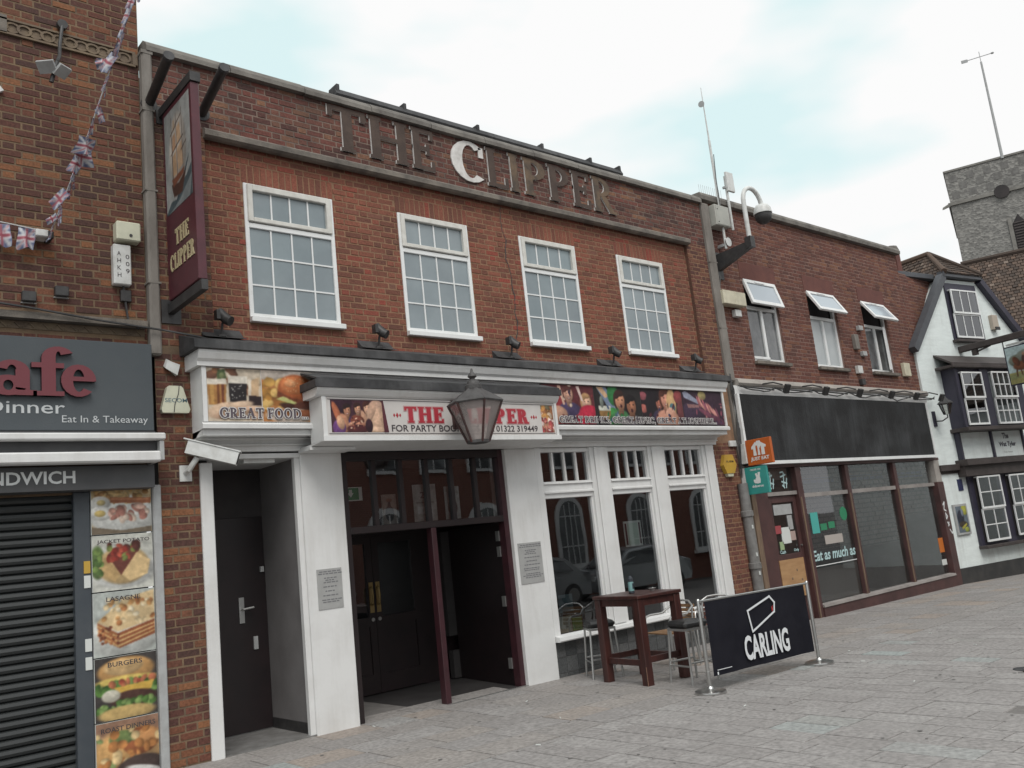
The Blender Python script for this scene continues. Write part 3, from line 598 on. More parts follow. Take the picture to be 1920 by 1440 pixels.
# pilasters
def pilaster(x0, x1, zb):
    m = MB(); m.cbox(x0, x1, -0.06, 0.30, zb, 2.955, 0.008); return m.build('pilaster', W_, pub)
pilaster(0.46, 0.97, -0.10); pilaster(3.39, 3.92, -0.14)
MB().cbox(-0.66, -0.53, -0.085, 0.06, -0.1, 2.86, 0.008).build('door_post', W_, pub)
MB().box(-0.66, 0.46, -0.05, 0.9, 2.90, 2.95).build('porch_ceiling', W_, pub)
MB().box(-0.15, 0.2, 0.02, 0.12, 2.86, 2.899).build('porch_vent', WPLAST, pub)
MB().box(0.40, 0.459, -0.03, 0.03, -0.05, 2.90).build('door_architrave', W_, pub)
GREYW = mat('shaded_porch_paint', (0.20, 0.19, 0.19), 0.7, (0.16, 0.15, 0.15), 2)  # white paint with the porch's shade put into the colour as grey
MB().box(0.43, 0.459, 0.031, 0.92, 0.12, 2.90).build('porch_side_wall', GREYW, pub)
MB().box(0.425, 0.459, 0.031, 0.92, -0.03, 0.12).build('skirting', BLACK, pub)
MB().box(-0.53, 0.46, -0.05, 0.92, -0.2, 0.008).build('porch_floor', GREYPIPE, pub)
MB().box(-0.60, -0.53, 0.061, 0.92, -0.03, 2.90).build('porch_side_wall', INNER, pub)
ds = MB(); ds.cbox(-0.53, 0.424, 0.90, 0.95, 0.02, 2.35, 0.004); sd = ds.build('side_door', SHADEDWOOD, pub)
MB().box(-0.53, 0.424, 0.905, 0.96, 2.34, 2.92).build('door_overpanel', INNER, pub)
MB().box(0.09, 0.15, 0.885, 0.899, 1.18, 1.46).build('lock_plate', ALU, sd)
MB().tube([(0.12, 0.899, 1.33), (0.12, 0.84, 1.33), (0.24, 0.835, 1.34)], 0.013).build('lever_handle', ALU, sd)
MB().box(0.24, 0.29, 0.88, 0.899, 0.88, 1.02).build('latch', GREYPL, sd)
MB().box(0.36, 0.40, 0.87, 0.899, 1.72, 1.78).build('intercom', GREYPL, sd)
for z_ in (2.25, 2.55): MB().box(-0.40, -0.28, 0.885, 0.899, z_, z_ + 0.2).build('notice', GREYPL, sd)

# ---------------------------------------------------------------- central entrance lobby
MB().box(0.97, 1.06, 0.0, 0.12, -0.05, 2.95).build('door_frame', SHADEDWOOD, pub)
MB().box(3.31, 3.389, 0.0, 0.12, -0.05, 2.95).build('door_frame', DOORM, pub)
MB().box(1.06, 3.31, 0.0, 0.12, 2.86, 2.95).build('door_head', SHADEDWOOD, pub)
MB().cbox(1.06, 3.31, -0.005, 0.12, 2.02, 2.10, 0.006).build('door_transom', SHADEDWOOD, pub)
MB().cbox(2.16, 2.235, 0.0, 0.11, -0.05, 2.02, 0.006).build('door_mullion', DOORM, pub)
for i in range(6):
    a = 1.06 + i * 0.375
    MB().quad((a, 0.062 + 0.001 * (i % 2), 2.10), (a + 0.375, 0.062, 2.10), (a + 0.375, 0.062, 2.86), (a, 0.062, 2.86)).build('transom_light', GLASS, pub)
    if i: MB().box(a - 0.028, a + 0.028, 0.03, 0.10, 2.10, 2.86).build('glazing_bar', SHADEDWOOD, pub)
MB().box(0.97, 3.39, -0.055, -0.01, -0.06, 0.004 - 0.03).build('threshold_strip', ALU, pub)
LOBF = mat('lobby_floor', (0.045, 0.042, 0.042), 0.6, (0.034, 0.031, 0.031), 3)
MB().box(0.97, 3.9, -0.012, 2.4, -0.3, -0.035).build('lobby_floor', LOBF, pub)
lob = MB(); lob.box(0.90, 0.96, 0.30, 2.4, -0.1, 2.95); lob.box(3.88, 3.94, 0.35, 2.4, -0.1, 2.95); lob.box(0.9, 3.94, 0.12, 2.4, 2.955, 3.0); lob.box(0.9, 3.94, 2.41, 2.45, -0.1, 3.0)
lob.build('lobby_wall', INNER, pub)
def lobby_leaf(x0, x1, y, hs):
    m = MB(); m.box(x0, x0 + 0.10, y, y + 0.05, -0.02, 2.04); m.box(x1 - 0.10, x1, y, y + 0.05, -0.02, 2.04); m.box(x0 + 0.10, x1 - 0.10, y, y + 0.05, 1.94, 2.04); m.box(x0 + 0.10, x1 - 0.10, y, y + 0.05, -0.02, 0.22); m.box(x0 + 0.10, x1 - 0.10, y, y + 0.05, 0.84, 0.96)
    d = m.build('lobby_door', SHADEDWOOD, pub)
    MB().box(x0 + 0.10, x1 - 0.10, y + 0.02, y + 0.03, 0.22, 0.84).build('door_panel', SHADEDWOOD, d)
    MB().quad((x0 + 0.10, y + 0.025, 0.96), (x1 - 0.10, y + 0.025, 0.96), (x1 - 0.10, y + 0.025, 1.94), (x0 + 0.10, y + 0.025, 1.94)).build('pane', GLASS, d)
    hx = x1 - 0.05 if hs > 0 else x0 + 0.05
    MB().box(hx - 0.032, hx + 0.032, y - 0.008, y - 0.001, 1.02, 1.42).build('handle_plate', BRASS, d)
    MB().tube([(hx, y - 0.004, 1.36), (hx - 0.02, y - 0.07, 1.34), (hx - 0.02, y - 0.085, 1.25), (hx - 0.02, y - 0.07, 1.14), (hx, y - 0.004, 1.12)], 0.013, 8).build('pull_handle', BRASS, d, True)
    MB().tube([(hx, y, 0.93), (hx, y - 0.012, 0.93)], 0.025, 14).build('lock', ALU, d)
lobby_leaf(1.62, 2.36, 1.75, 1); lobby_leaf(2.365, 3.10, 1.75, -1)
MB().box(0.96, 1.62, 1.76, 1.80, -0.05, 2.95).build('lobby_screen', SHADEDWOOD, pub); MB().box(3.10, 3.88, 1.76, 1.80, -0.05, 2.95).build('lobby_screen', SHADEDWOOD, pub); MB().box(1.62, 3.10, 1.76, 1.80, 2.045, 2.95).build('lobby_screen', SHADEDWOOD, pub)
ol = MB(); ol.prism([(3.32, 0.12, -0.03), (3.37, 0.12, -0.03), (3.60, 1.55, -0.03), (3.55, 1.56, -0.03)], (0, 0, 2.05)); opl = ol.build('open_door', SHADEDWOOD, pub)
for z_ in (1.78, 1.58, 0.95, 0.18): MB().box(3.295, 3.312, 0.125, 0.19, z_, z_ + 0.13).build('hinge', ALU, opl)
MB().box(3.42, 3.60, 1.58, 1.70, 0.55, 2.0).build('lobby_mirror', LOBF, pub)
MB().box(3.44, 3.56, 1.56, 1.66, -0.02, 0.35).build('door_weight', LOBF, pub)
MB().box(1.86, 2.0, 1.73, 1.749, 0.76, 0.96).build('door_notice', PAPER, pub)

# ---------------------------------------------------------------- shop windows
GX = [(4.06, 4.97), (5.395, 6.235), (6.675, 7.57)]
fr = MB()
for a, b in ((3.925, 4.04), (4.99, 5.37), (6.255, 6.65), (7.59, 7.945)):
    fr2 = MB(); fr2.cbox(a, b, -0.045, 0.10, 0.46, 2.968, 0.006); p_ = fr2.build('window_mullion', W_, pub)
    if b - a > 0.2: MB().cbox(a + 0.075, b - 0.075, -0.075, -0.046, 0.482, 2.966, 0.012).build('mullion_face', W_, p_)
MB().profx([(0.06, 0.405), (-0.13, 0.405), (-0.14, 0.42), (-0.13, 0.465), (-0.02, 0.482), (0.06, 0.482)], 3.93, 7.945).build('window_sill', W_, pub)
for a, b in GX:
    a0, b0 = a - 0.02, b + 0.02
    wf = MB(); wf.cbox(a0, b0, -0.02, 0.08, 2.27, 2.50, 0.006); wf.cbox(a0, b0, -0.02, 0.08, 2.905, 2.965, 0.004)
    for xa, xb in ((a0, a + 0.012), (b - 0.012, b0)): wf.box(xa, xb, -0.005, 0.08, 0.484, 2.269); wf.box(xa, xb, -0.005, 0.08, 2.501, 2.904)
    wo = wf.build('shop_window', W_, pub)
    MB().profx([(-0.021, 2.33), (-0.05, 2.34), (-0.05, 2.36), (-0.021, 2.375)], a0 + 0.002, b0 - 0.002).build('transom_moulding', W_, wo); MB().profx([(-0.021, 2.46), (-0.045, 2.465), (-0.04, 2.485), (-0.021, 2.49)], a0 + 0.002, b0 - 0.002).build('transom_moulding', W_, wo)
    MB().quad((a, 0.03, 0.484), (b, 0.03, 0.484), (b, 0.03, 2.268), (a, 0.03, 2.268)).build('pane', GLASS, wo)
    st = (b - a) / 4
    for i in range(4):
        MB().quad((a + i * st, 0.03, 2.502), (a + (i + 1) * st, 0.03, 2.502), (a + (i + 1) * st, 0.03, 2.904), (a + i * st, 0.03, 2.904)).build('top_pane', GLASS, wo)
        if i: MB().cbox(a + i * st - 0.017, a + i * st + 0.017, -0.005, 0.055, 2.502, 2.904, 0.005).build('glazing_bar', W_, wo)
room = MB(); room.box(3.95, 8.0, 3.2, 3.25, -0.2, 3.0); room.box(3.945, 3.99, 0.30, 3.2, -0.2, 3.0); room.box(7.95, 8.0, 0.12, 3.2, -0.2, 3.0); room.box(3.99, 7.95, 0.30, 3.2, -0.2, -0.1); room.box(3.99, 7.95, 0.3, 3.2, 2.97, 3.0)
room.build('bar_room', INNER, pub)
TILE = piece_mat('grey_tile', [(0, (0.065, 0.068, 0.07)), (0.5, (0.085, 0.088, 0.09)), (1, (0.11, 0.112, 0.113))], gamt=0.2, bump=0.05, rough=0.35)
MB().box(3.925, 7.945, 0.002, 0.10, -0.25, 0.404).build('stall_riser', JOINT, pub); riser = bpy.data.objects['stall_riser']
xx = 3.925; zz = 0.40
for k in range(3):
    for i in range(20):
        a = 3.927 + i * 0.2009; me, vs = brick_mesh(0.197, 0.197, 0.008, TILE)
        ob = bpy.data.objects.new('tile', me); col.objects.link(ob); ob.parent = riser; ob.location = (a + 0.1, -0.006, 0.30 - k * 0.2)

# ================================================================== things on the pub
XR, ZU = (1, 0, 0), (0, 0, 1)
let = thing('name_lettering', 'raised weathered capitals across the pub parapet, one white C among brown letters', 'lettering', (3.65, -0.07, 6.68))
LETB = mat('peeled_letter_face', (0.085, 0.058, 0.046), 0.85, (0.06, 0.041, 0.034), 5, 0.3, 40, lo=0.35, hi=0.6)
LETO = mat('bare_letter_face', (0.15, 0.102, 0.066), 0.85, (0.072, 0.055, 0.044), 4, 0.3, 40, lo=0.42, hi=0.62)
LETW = mat('letter_white', (0.68, 0.66, 0.64), 0.6, (0.5, 0.48, 0.46), 7)
for ch, a, b, m in (('T', 1.10, 1.64, LETB), ('H', 1.68, 2.27, LETB), ('E', 2.33, 2.69, LETB), ('C', 2.98, 3.57, LETW), ('L', 3.60, 3.98, LETB), ('I', 4.02, 4.20, LETO), ('P', 4.29, 4.76, LETO), ('P', 4.79, 5.25, LETB), ('E', 5.29, 5.67, LETB), ('R', 5.74, 6.23, LETO)):
    lo = MB().glyphs(ch, (a, -0.063, 6.685), XR, ZU, 0.585, b - a, depth=0.02, T=0.2 if ch != 'C' else 0.26, t=0.10, sf=0.045).build('letter', LETW, let)
    if ch != 'C': MB().glyphs(ch, (a + 0.006, -0.0845, 6.688), XR, ZU, 0.58, b - a - 0.004, depth=0.004, T=0.196, t=0.097, sf=0.045).build('letter_face', m, lo)

# hanging sign
hs = thing('hanging_pub_sign', 'tall maroon hanging sign with a sailing ship painting, projecting over the street', 'sign', (-0.88, -0.55, 4.51))
SX0, SX1, SY0, SY1 = -0.925, -0.84, -0.95, -0.15
b = MB(); b.cbox(SX0, SX1, SY0, SY1, 4.51, 6.56, 0.008); b.build('board', MAROON, hs)
o = (SX0 - 0.001, SY1, 4.51); rv = (0, -1, 0)
shp = [EL(.5, .55, .33, .36, (176, 168, 158)), PG([(0.0, 0.0), (1, 0), (1, .30), (.8, .22), (.6, .2), (.4, .08), (.2, .1), (0, .02)], (62, 78, 84)), PG([(.1, 0), (.9, 0), (1, .2), (.5, .05)], (118, 126, 128)), PG([(.3, .02), (.75, .3), (.95, .42), (.6, .12)], (44, 58, 66)),
       PG([(.22, .26), (.30, .12), (.62, .10), (.78, .28), (.5, .22)], (72, 40, 30)), PG([(.24, .30), (.74, .32), (.70, .27), (.3, .22)], (120, 62, 40)),
       PG([(.30, .32), (.45, .32), (.43, .55), (.28, .52)], (178, 140, 104)), PG([(.5, .34), (.7, .36), (.66, .6), (.47, .56)], (186, 150, 116)), PG([(.30, .56), (.44, .58), (.42, .74), (.31, .72)], (170, 128, 96)), PG([(.48, .60), (.64, .63), (.60, .8), (.47, .77)], (182, 146, 112)), PG([(.33, .76), (.42, .78), (.40, .88), (.34, .87)], (176, 150, 124))]
for x_ in (.28, .46, .68): shp.append(PG([(x_, .3), (x_ + .014, .3), (x_ + .012, .92), (x_, .92)], (66, 52, 44)))
for x_, y_, l_ in ((.22, .54, .26), (.23, .74, .22), (.42, .58, .3), (.42, .8, .24), (.62, .5, .22)): shp.append(PG([(x_, y_), (x_ + l_, y_ + .05), (x_ + l_, y_ + .065), (x_, y_ + .012)], (60, 44, 36)))
picture(hs, 'ship_painting', (SX0 - 0.001, SY1 - 0.05, 5.40), rv, ZU, 0.70, 1.10, shp, bg=(150, 152, 150), soft=0, res=130)
GOLD = mat('gold_leaf', (0.52, 0.44, 0.27), 0.45, (0.42, 0.35, 0.2), 9)
MB().glyphs('THE', (SX0 - 0.002, SY1 - 0.25, 5.02), rv, ZU, 0.17, 0.36, depth=0.006, T=0.24, t=0.1).build('sign_letters', GOLD, hs)
MB().glyphs('CLIPPER', (SX0 - 0.002, SY1 - 0.09, 4.78), rv, ZU, 0.17, 0.64, depth=0.006, T=0.24, t=0.1).build('sign_letters', GOLD, hs)
MB().box(-0.935, -0.83, -0.97, 0.0, 6.562, 6.66).build('top_arm', BLACK, hs)
MB().box(-0.915, -0.85, -0.98, 0.0, 4.40, 4.50).build('bottom_arm', BLACK, hs)
MB().box(-0.98, -0.78, -0.075, -0.061, 4.30, 4.55).build('wall_plate', BLACK, hs); MB().box(-0.96, -0.80, -0.075, -0.061, 6.5, 6.7).build('wall_plate', BLACK, hs)
for i, (x, z, lb) in enumerate(((-1.03, 6.70, 'black tubular trough light left of the hanging ship sign'), (-0.46, 6.74, 'black tubular trough light right of the hanging ship sign'))):
    t = thing('trough_light', lb, 'light', (x, -0.06, z), group='trough lights beside the hanging sign')
    MB().tube([(x, -0.07, z), (x - 0.05, -0.80, z + 0.14)], 0.05, 12).build('housing', BLACK, t, True)
    MB().tube([(x, -0.055, z), (x, -0.075, z)], 0.085, 12).build('wall_plate', BLACK, t)
    MB().tube([(x - 0.05, -0.80, z + 0.14), (x - 0.053, -0.84, z + 0.148)], 0.055, 12).build('end_cap', LEAD, t)

# spotlights on the lead cornice
for x, lb in ((-0.38, 'black spotlight on the lead cornice just right of the hanging sign'), (1.55, 'black spotlight on the cornice between first and second upper windows'), (3.64, 'black spotlight on the cornice between second and third upper windows'), (5.66, 'black spotlight on the cornice between third and fourth upper windows'), (7.64, 'black spotlight on the cornice right of the last upper window')):
    t = thing('spotlight', lb, 'spotlight', (x, -0.12, 4.2), group='spotlights along the pub cornice')
    MB().lathe([(0.05, 0), (0.05, 0.02), (0.02, 0.03)], x, -0.12, 4.18, 10).build('base', BLACK, t)
    MB().tube([(x, -0.12, 4.2), (x, -0.15, 4.32), (x + 0.02, -0.16, 4.36)], 0.014).build('stem', BLACK, t)
    MB().tube([(x - 0.03, -0.13, 4.45), (x + 0.03, -0.19, 4.36), (x + 0.06, -0.23, 4.33)], 0.055, 10).build('lamp_head', BLACK, t, True)
    MB().box(x - 0.075, x - 0.035, -0.2, -0.12, 4.36, 4.46).build('ballast', BLACK, t)

# ---------------------------------------------------------------- printed fascia signs
def person_print(cx, cy, s, skin, hair, top, hs=1.0):
    d = tuple(int(v * .72) for v in skin); l = tuple(min(255, int(v * 1.12)) for v in skin)
    return [EL(cx - s * .06 * hs, cy + s * .06, s * .58 * hs, s * 1.02, hair), EL(cx, cy - s * 1.75, s * 1.15 * hs, s * .95, top), EL(cx, cy - s * .85, s * .26 * hs, s * .5, d), EL(cx, cy, s * .46 * hs, s * .82, skin), EL(cx + s * .1 * hs, cy + s * .1, s * .28 * hs, s * .5, l),
            EL(cx - s * .17 * hs, cy + s * .14, s * .07 * hs, s * .05, tuple(int(v * .45) for v in skin)), EL(cx + s * .2 * hs, cy + s * .14, s * .08 * hs, s * .07, tuple(int(v * .45) for v in skin)), EL(cx + s * .03 * hs, cy - s * .1, s * .06 * hs, s * .16, l), EL(cx + s * .02 * hs, cy - s * .42, s * .17 * hs, s * .09, (150, 70, 66)), EL(cx + s * .02 * hs, cy - s * .40, s * .13 * hs, s * .05, (222, 206, 196)), EL(cx, cy - s * .8, s * .3 * hs, s * .12, d), EL(cx - s * .3 * hs, cy + s * .55, s * .3 * hs, s * .3, hair, 30), EL(cx, cy + s * .72, s * .42 * hs, s * .28, hair)]
rp_ = random.Random(21)
def speck(n, cols, x0, x1, y0, y1, r0, r1, hs=1.0):
    return [EL(rp_.uniform(x0, x1), rp_.uniform(y0, y1), rp_.uniform(r0, r1) * hs, rp_.uniform(r0, r1), rp_.choice(cols), rp_.uniform(0, 180), 9) for _ in range(n)]
def signboard(name, label, x0, x1, z0, z1, y, m):
    t = thing(name, label, 'sign', ((x0 + x1) / 2, y, z0)); MB().box(x0, x1, y, y + 0.012, z0, z1).build('panel', m, t); return t
PANELW = mat('sign_white', (0.60, 0.57, 0.55), 0.4, (0.54, 0.51, 0.49), 3)
PANELD = mat('sign_dark', (0.03, 0.026, 0.028), 0.4)
fs = signboard('food_sign', 'printed sign of beer glasses and a burger at the left end of the pub fascia', FX0 + 0.05, 0.52, 3.238, 3.794, -0.345, PANELW)
YP = -0.346
beer = speck(14, [(196, 160, 128), (150, 96, 62), (206, 182, 150), (120, 74, 52)], 0, 1, .55, 1, .05, .12) + [PG([(.18, .78), (.36, .80), (.33, .98), (.2, .97)], (74, 92, 52)), EL(.28, .86, .05, .06, (120, 130, 80)), PG([(.02, .30), (.33, .30), (.35, .72), (0, .72)], (176, 118, 56)), PG([(.06, .32), (.12, .32), (.12, .7), (.05, .7)], (206, 150, 74)), PG([(.18, .32), (.22, .32), (.22, .7), (.18, .7)], (118, 62, 30)), PG([(.26, .34), (.30, .34), (.31, .7), (.26, .7)], (112, 54, 34)), PG([(0, .68), (.36, .70), (.35, .8), (0, .79)], (226, 214, 196)),
        PG([(.40, .36), (.70, .34), (.74, .76), (.39, .78)], (34, 28, 30)), PG([(.38, .72), (.75, .72), (.74, .86), (.39, .87)], (226, 216, 200)), PG([(.74, .4), (.80, .4), (.82, .8), (.76, .82)], (220, 206, 186)), PG([(.80, .45), (.95, .44), (.96, .84), (.82, .8)], (196, 160, 120)), PG([(.74, .3), (1, .3), (1, .48), (.76, .5)], (40, 26, 28)), EL(.30, .20, .32, .15, (222, 184, 150), 12), EL(.58, .30, .26, .08, (224, 188, 156), 10), EL(.62, .22, .3, .07, (206, 164, 132), 4), EL(.85, .16, .3, .14, (216, 176, 146)), EL(.46, .13, .36, .08, (198, 156, 126), 6)]
beer += speck(18, [(235, 235, 225)], .43, .7, .4, .7, .006, .012)
picture(fs, 'beer_print', (FX0 + 0.055, YP, 3.243), XR, ZU, 0.575, 0.547, beer, bg=(208, 190, 166))
burger = [EL(.2, .96, .4, .16, (206, 190, 176)), EL(.85, .95, .4, .12, (222, 210, 200))] + speck(26, [(214, 158, 70), (190, 128, 48), (230, 182, 96), (160, 96, 40)], 0, .5, .3, .8, .05, .13) + [EL(.66, .64, .36, .30, (176, 84, 40)), EL(.62, .72, .26, .18, (206, 112, 58)), EL(.56, .76, .12, .08, (226, 146, 90)), PG([(.28, .5), (.7, .36), (1, .30), (1, .42), (.6, .46), (.3, .6)], (120, 56, 32)), PG([(.26, .44), (.6, .34), (.75, .24), (.7, .36), (.4, .5)], (196, 198, 116)), PG([(.3, .38), (.55, .3), (.72, .24), (.68, .3), (.5, .38)], (110, 140, 60)), EL(.62, .26, .3, .08, (70, 36, 28), -14), EL(.8, .30, .2, .1, (92, 46, 34)), EL(.55, .12, .5, .14, (206, 186, 170)), EL(.5, .18, .34, .07, (176, 104, 52)), EL(.86, .16, .2, .08, (150, 80, 46))] + speck(30, [(236, 196, 140)], .45, .85, .6, .88, .005, .011)
picture(fs, 'burger_print', (FX0 + 0.638, YP, 3.243), XR, ZU, 0.585, 0.547, burger, bg=(190, 120, 60))
TXTG = mat('outline_white', (0.62, 0.60, 0.58), 0.5); TXTD = mat('caption_dark', (0.09, 0.07, 0.085), 0.5)
def caption(t, s, x0, x1, z, h, y):
    MB().glyphs(s, (x0, y, z), XR, ZU, h, x1 - x0, depth=0.0012, T=0.2, t=0.11, grow=0.0075).build('caption_outline', TXTG, t); stuff([o_ for o_ in t.children if o_.name.startswith('caption_outline')][-1])
    MB().glyphs(s, (x0, y - 0.003, z), XR, ZU, h, x1 - x0, depth=0.0012, T=0.2, t=0.11).build('caption_letters', TXTD, t)
caption(fs, 'GREAT FOOD...', -0.54, 0.43, 3.275, 0.105, YP - 0.013)

ps = signboard('party_sign', 'white sign with red pub name and three smiling women above the main door', 0.515, 3.835, 3.05, 3.464, -0.612, PANELW)
YP2 = -0.613
women = [EL(.1, .9, .3, .3, (58, 28, 46))] + person_print(.3, .66, .22, (188, 124, 92), (44, 24, 26), (60, 40, 90), .62) + person_print(.50, .72, .2, (206, 146, 112), (58, 30, 28), (120, 60, 40), .62) + person_print(.68, .75, .22, (222, 168, 134), (78, 38, 30), (214, 160, 124), .62) + [EL(.12, .55, .06, .42, (184, 96, 62), 22), EL(.22, .28, .1, .3, (196, 128, 94), 10), EL(.14, .14, .12, .25, (108, 58, 124)), EL(.17, .3, .07, .22, (214, 158, 122), 15), EL(.86, .72, .16, .3, (208, 164, 138)), EL(.88, .35, .12, .42, (218, 172, 140)), EL(.76, .66, .07, .36, (214, 166, 136), -24), EL(.62, .4, .05, .3, (204, 148, 116), 18), EL(.8, .08, .24, .1, (222, 178, 146)), EL(.48, .36, .13, .16, (120, 54, 40)), EL(.43, .24, .12, .1, (206, 140, 110)), EL(.54, .22, .11, .1, (198, 128, 98)), EL(.48, .1, .2, .14, (86, 34, 38)), EL(.7, .2, .07, .22, (52, 26, 36))] + speck(24, [(230, 186, 156), (150, 84, 62), (80, 36, 34)], .36, .62, .1, .45, .012, .03)
picture(ps, 'women_print', (0.565, YP2, 3.085), XR, ZU, 0.66, 0.355, women, bg=(70, 36, 48))
MB().prism([(1.205, YP2 - 0.0015, 3.44), (1.225, YP2 - 0.0015, 3.44), (1.275, YP2 - 0.0015, 3.085), (1.215, YP2 - 0.0015, 3.085)], (0, -0.003, 0)).build('print_edge', MAROON, ps)
REDL = mat('sign_red', (0.38, 0.03, 0.045), 0.45); DKL = mat('sign_charcoal', (0.055, 0.045, 0.05), 0.5)
PINKL = mat('sign_pink_outline', (0.50, 0.30, 0.30), 0.5)
for s, a, b_ in (('THE', 1.50, 2.04), ('CLIPPER', 2.17, 3.37)):
    MB().glyphs(s, (a, YP2 - 0.001, 3.195), XR, ZU, 0.185, b_ - a, depth=0.0012, T=0.26, t=0.12, grow=0.011).build('name_outline', PINKL, ps)
    MB().glyphs(s, (a, YP2 - 0.004, 3.195), XR, ZU, 0.185, b_ - a, depth=0.0012, T=0.26, t=0.12).build('name_letters', REDL, ps)
MB().text('FOR PARTY BOOKINGS TEL 01322 319449', (1.315, YP2 - 0.001, 3.092), XR, ZU, 2.20, 0.078, 0.0015, 0.012).build('phone_line', DKL, ps)
for cx in (1.40, 3.47):
    for dx, s_ in ((-0.04, .022), (0, .03), (0.04, .022)): MB().prism([(cx + dx - s_ * .6, YP2 - 0.001, 3.28), (cx + dx, YP2 - 0.001, 3.28 - s_), (cx + dx + s_ * .6, YP2 - 0.001, 3.28), (cx + dx, YP2 - 0.001, 3.28 + s_)], (0, -0.002, 0)).build('ornament', REDL, ps)
for za, zb, xa, xb in ((3.068, 3.073, .53, 3.82), (3.443, 3.448, .53, 3.82)): MB().box(xa, xb, YP2 - 0.0045, YP2 - 0.001, za, zb).build('border_line', DKL, ps)
mini = speck(26, [(206, 140, 70), (160, 100, 60), (222, 190, 160), (120, 110, 80)], 0, 1, .5, 1, .08, .2) + speck(30, [(214, 120, 104), (240, 206, 196), (190, 70, 70), (150, 60, 60)], 0, 1, 0, .5, .05, .14)
picture(ps, 'food_strip', (3.60, YP2, 3.082), XR, ZU, 0.21, 0.355, mini, bg=(176, 120, 90))

dk = signboard('drinks_sign', 'dark printed sign of four party photographs at the right end of the pub fascia', 3.90, 7.905, 3.238, 3.794, -0.345, PANELD)
P1 = [EL(.2, .35, .4, .5, (150, 40, 48))] + person_print(.16, .62, .26, (214, 160, 128), (150, 92, 60), (196, 60, 66), .8) + person_print(.50, .76, .24, (206, 150, 124), (96, 44, 40), (70, 56, 96), .8) + person_print(.84, .56, .24, (218, 168, 138), (190, 140, 90), (196, 34, 60), .8) + [EL(.25, .25, .2, .22, (206, 150, 122)), EL(.88, .3, .2, .2, (190, 26, 54)), PG([(.3, .98), (.36, .98), (.42, .5), (.38, .5)], (220, 176, 150)), PG([(.66, .98), (.72, .98), (.78, .6), (.74, .6)], (222, 196, 186))] + speck(14, [(230, 200, 180), (120, 40, 46), (60, 40, 60)], 0, 1, 0, 1, .02, .05)
P2 = [PG([(.05, 1), (.25, 1), (.5, .5), (.5, .1), (.32, .3)], (112, 130, 160)), PG([(.05, 1), (.18, 1), (.3, .75), (.22, .7)], (204, 160, 120)), EL(.4, .8, .12, .3, (44, 130, 62)), EL(.36, .2, .14, .25, (52, 140, 60))] + person_print(.54, .62, .3, (198, 132, 96), (60, 34, 28), (58, 120, 66), .75) + person_print(.78, .5, .3, (160, 98, 68), (22, 16, 18), (110, 104, 110), .75) + [EL(.555, .5, .022, .045, (70, 26, 24)), EL(.785, .385, .026, .05, (64, 24, 22)), PG([(.08, .12), (.3, .12), (.31, .36), (.07, .36)], (156, 112, 56)), PG([(.07, .36), (.31, .36), (.32, .5), (.06, .5)], (206, 206, 190)), EL(.14, .6, .04, .16, (120, 130, 120))] + speck(12, [(70, 90, 130), (40, 120, 60), (150, 150, 160)], .2, .55, 0, .6, .02, .05)
P3 = [EL(.05, .8, .1, .12, (150, 70, 80)), EL(.04, .45, .09, .12, (190, 96, 84)), EL(.3, .5, .2, .5, (28, 20, 26))] + person_print(.42, .6, .22, (176, 98, 76), (30, 18, 22), (50, 40, 66), .7) + person_print(.60, .72, .34, (214, 138, 112), (96, 46, 34), (206, 138, 112), .75) + [EL(.72, .55, .12, .5, (216, 168, 110), -6), EL(.74, .5, .07, .12, (70, 110, 120)), EL(.68, .3, .12, .2, (222, 160, 134)), EL(.76, .16, .1, .2, (206, 142, 116), 14), EL(.92, .8, .12, .2, (150, 58, 60)), EL(.95, .4, .1, .3, (110, 50, 52))] + speck(10, [(80, 30, 40), (50, 50, 90)], 0, 1, 0, .6, .02, .06)
P4 = [EL(.2, .35, .3, .3, (60, 40, 64)), EL(.5, .88, .1, .14, (168, 150, 90)), PG([(.02, .95), (.1, 1), (.4, .72), (.38, .62), (.05, .8)], (140, 144, 166)), PG([(.1, .62), (.4, .6), (.4, .52), (.12, .5)], (146, 100, 98))] + [EL(.4 + .045 * i, .68 - .035 * i + rp_.uniform(-.04, .04), .024, .2, rp_.choice([(176, 90, 96), (200, 130, 120), (130, 60, 84)]), rp_.uniform(20, 50)) for i in range(11)] + [EL(.6, .3, .25, .08, (120, 58, 80), -24), EL(.85, .15, .2, .1, (96, 44, 66), -20)] + speck(14, [(150, 70, 90), (70, 40, 70), (190, 120, 120)], .3, 1, 0, .7, .02, .05)
for (a, b_, P, bgc) in ((3.905, 4.90, P1, (96, 34, 40)), (4.915, 5.89, P2, (34, 30, 30)), (5.905, 6.87, P3, (34, 20, 26)), (6.885, 7.90, P4, (50, 28, 44))):
    picture(dk, 'party_print', (a, YP, 3.243), XR, ZU, b_ - a, 0.547, P, bg=bgc)
caption(dk, 'GREAT DRINKS, GREAT MUSIC, GREAT ATMOSPHERE...', 4.17, 7.66, 3.265, 0.085, YP - 0.016)

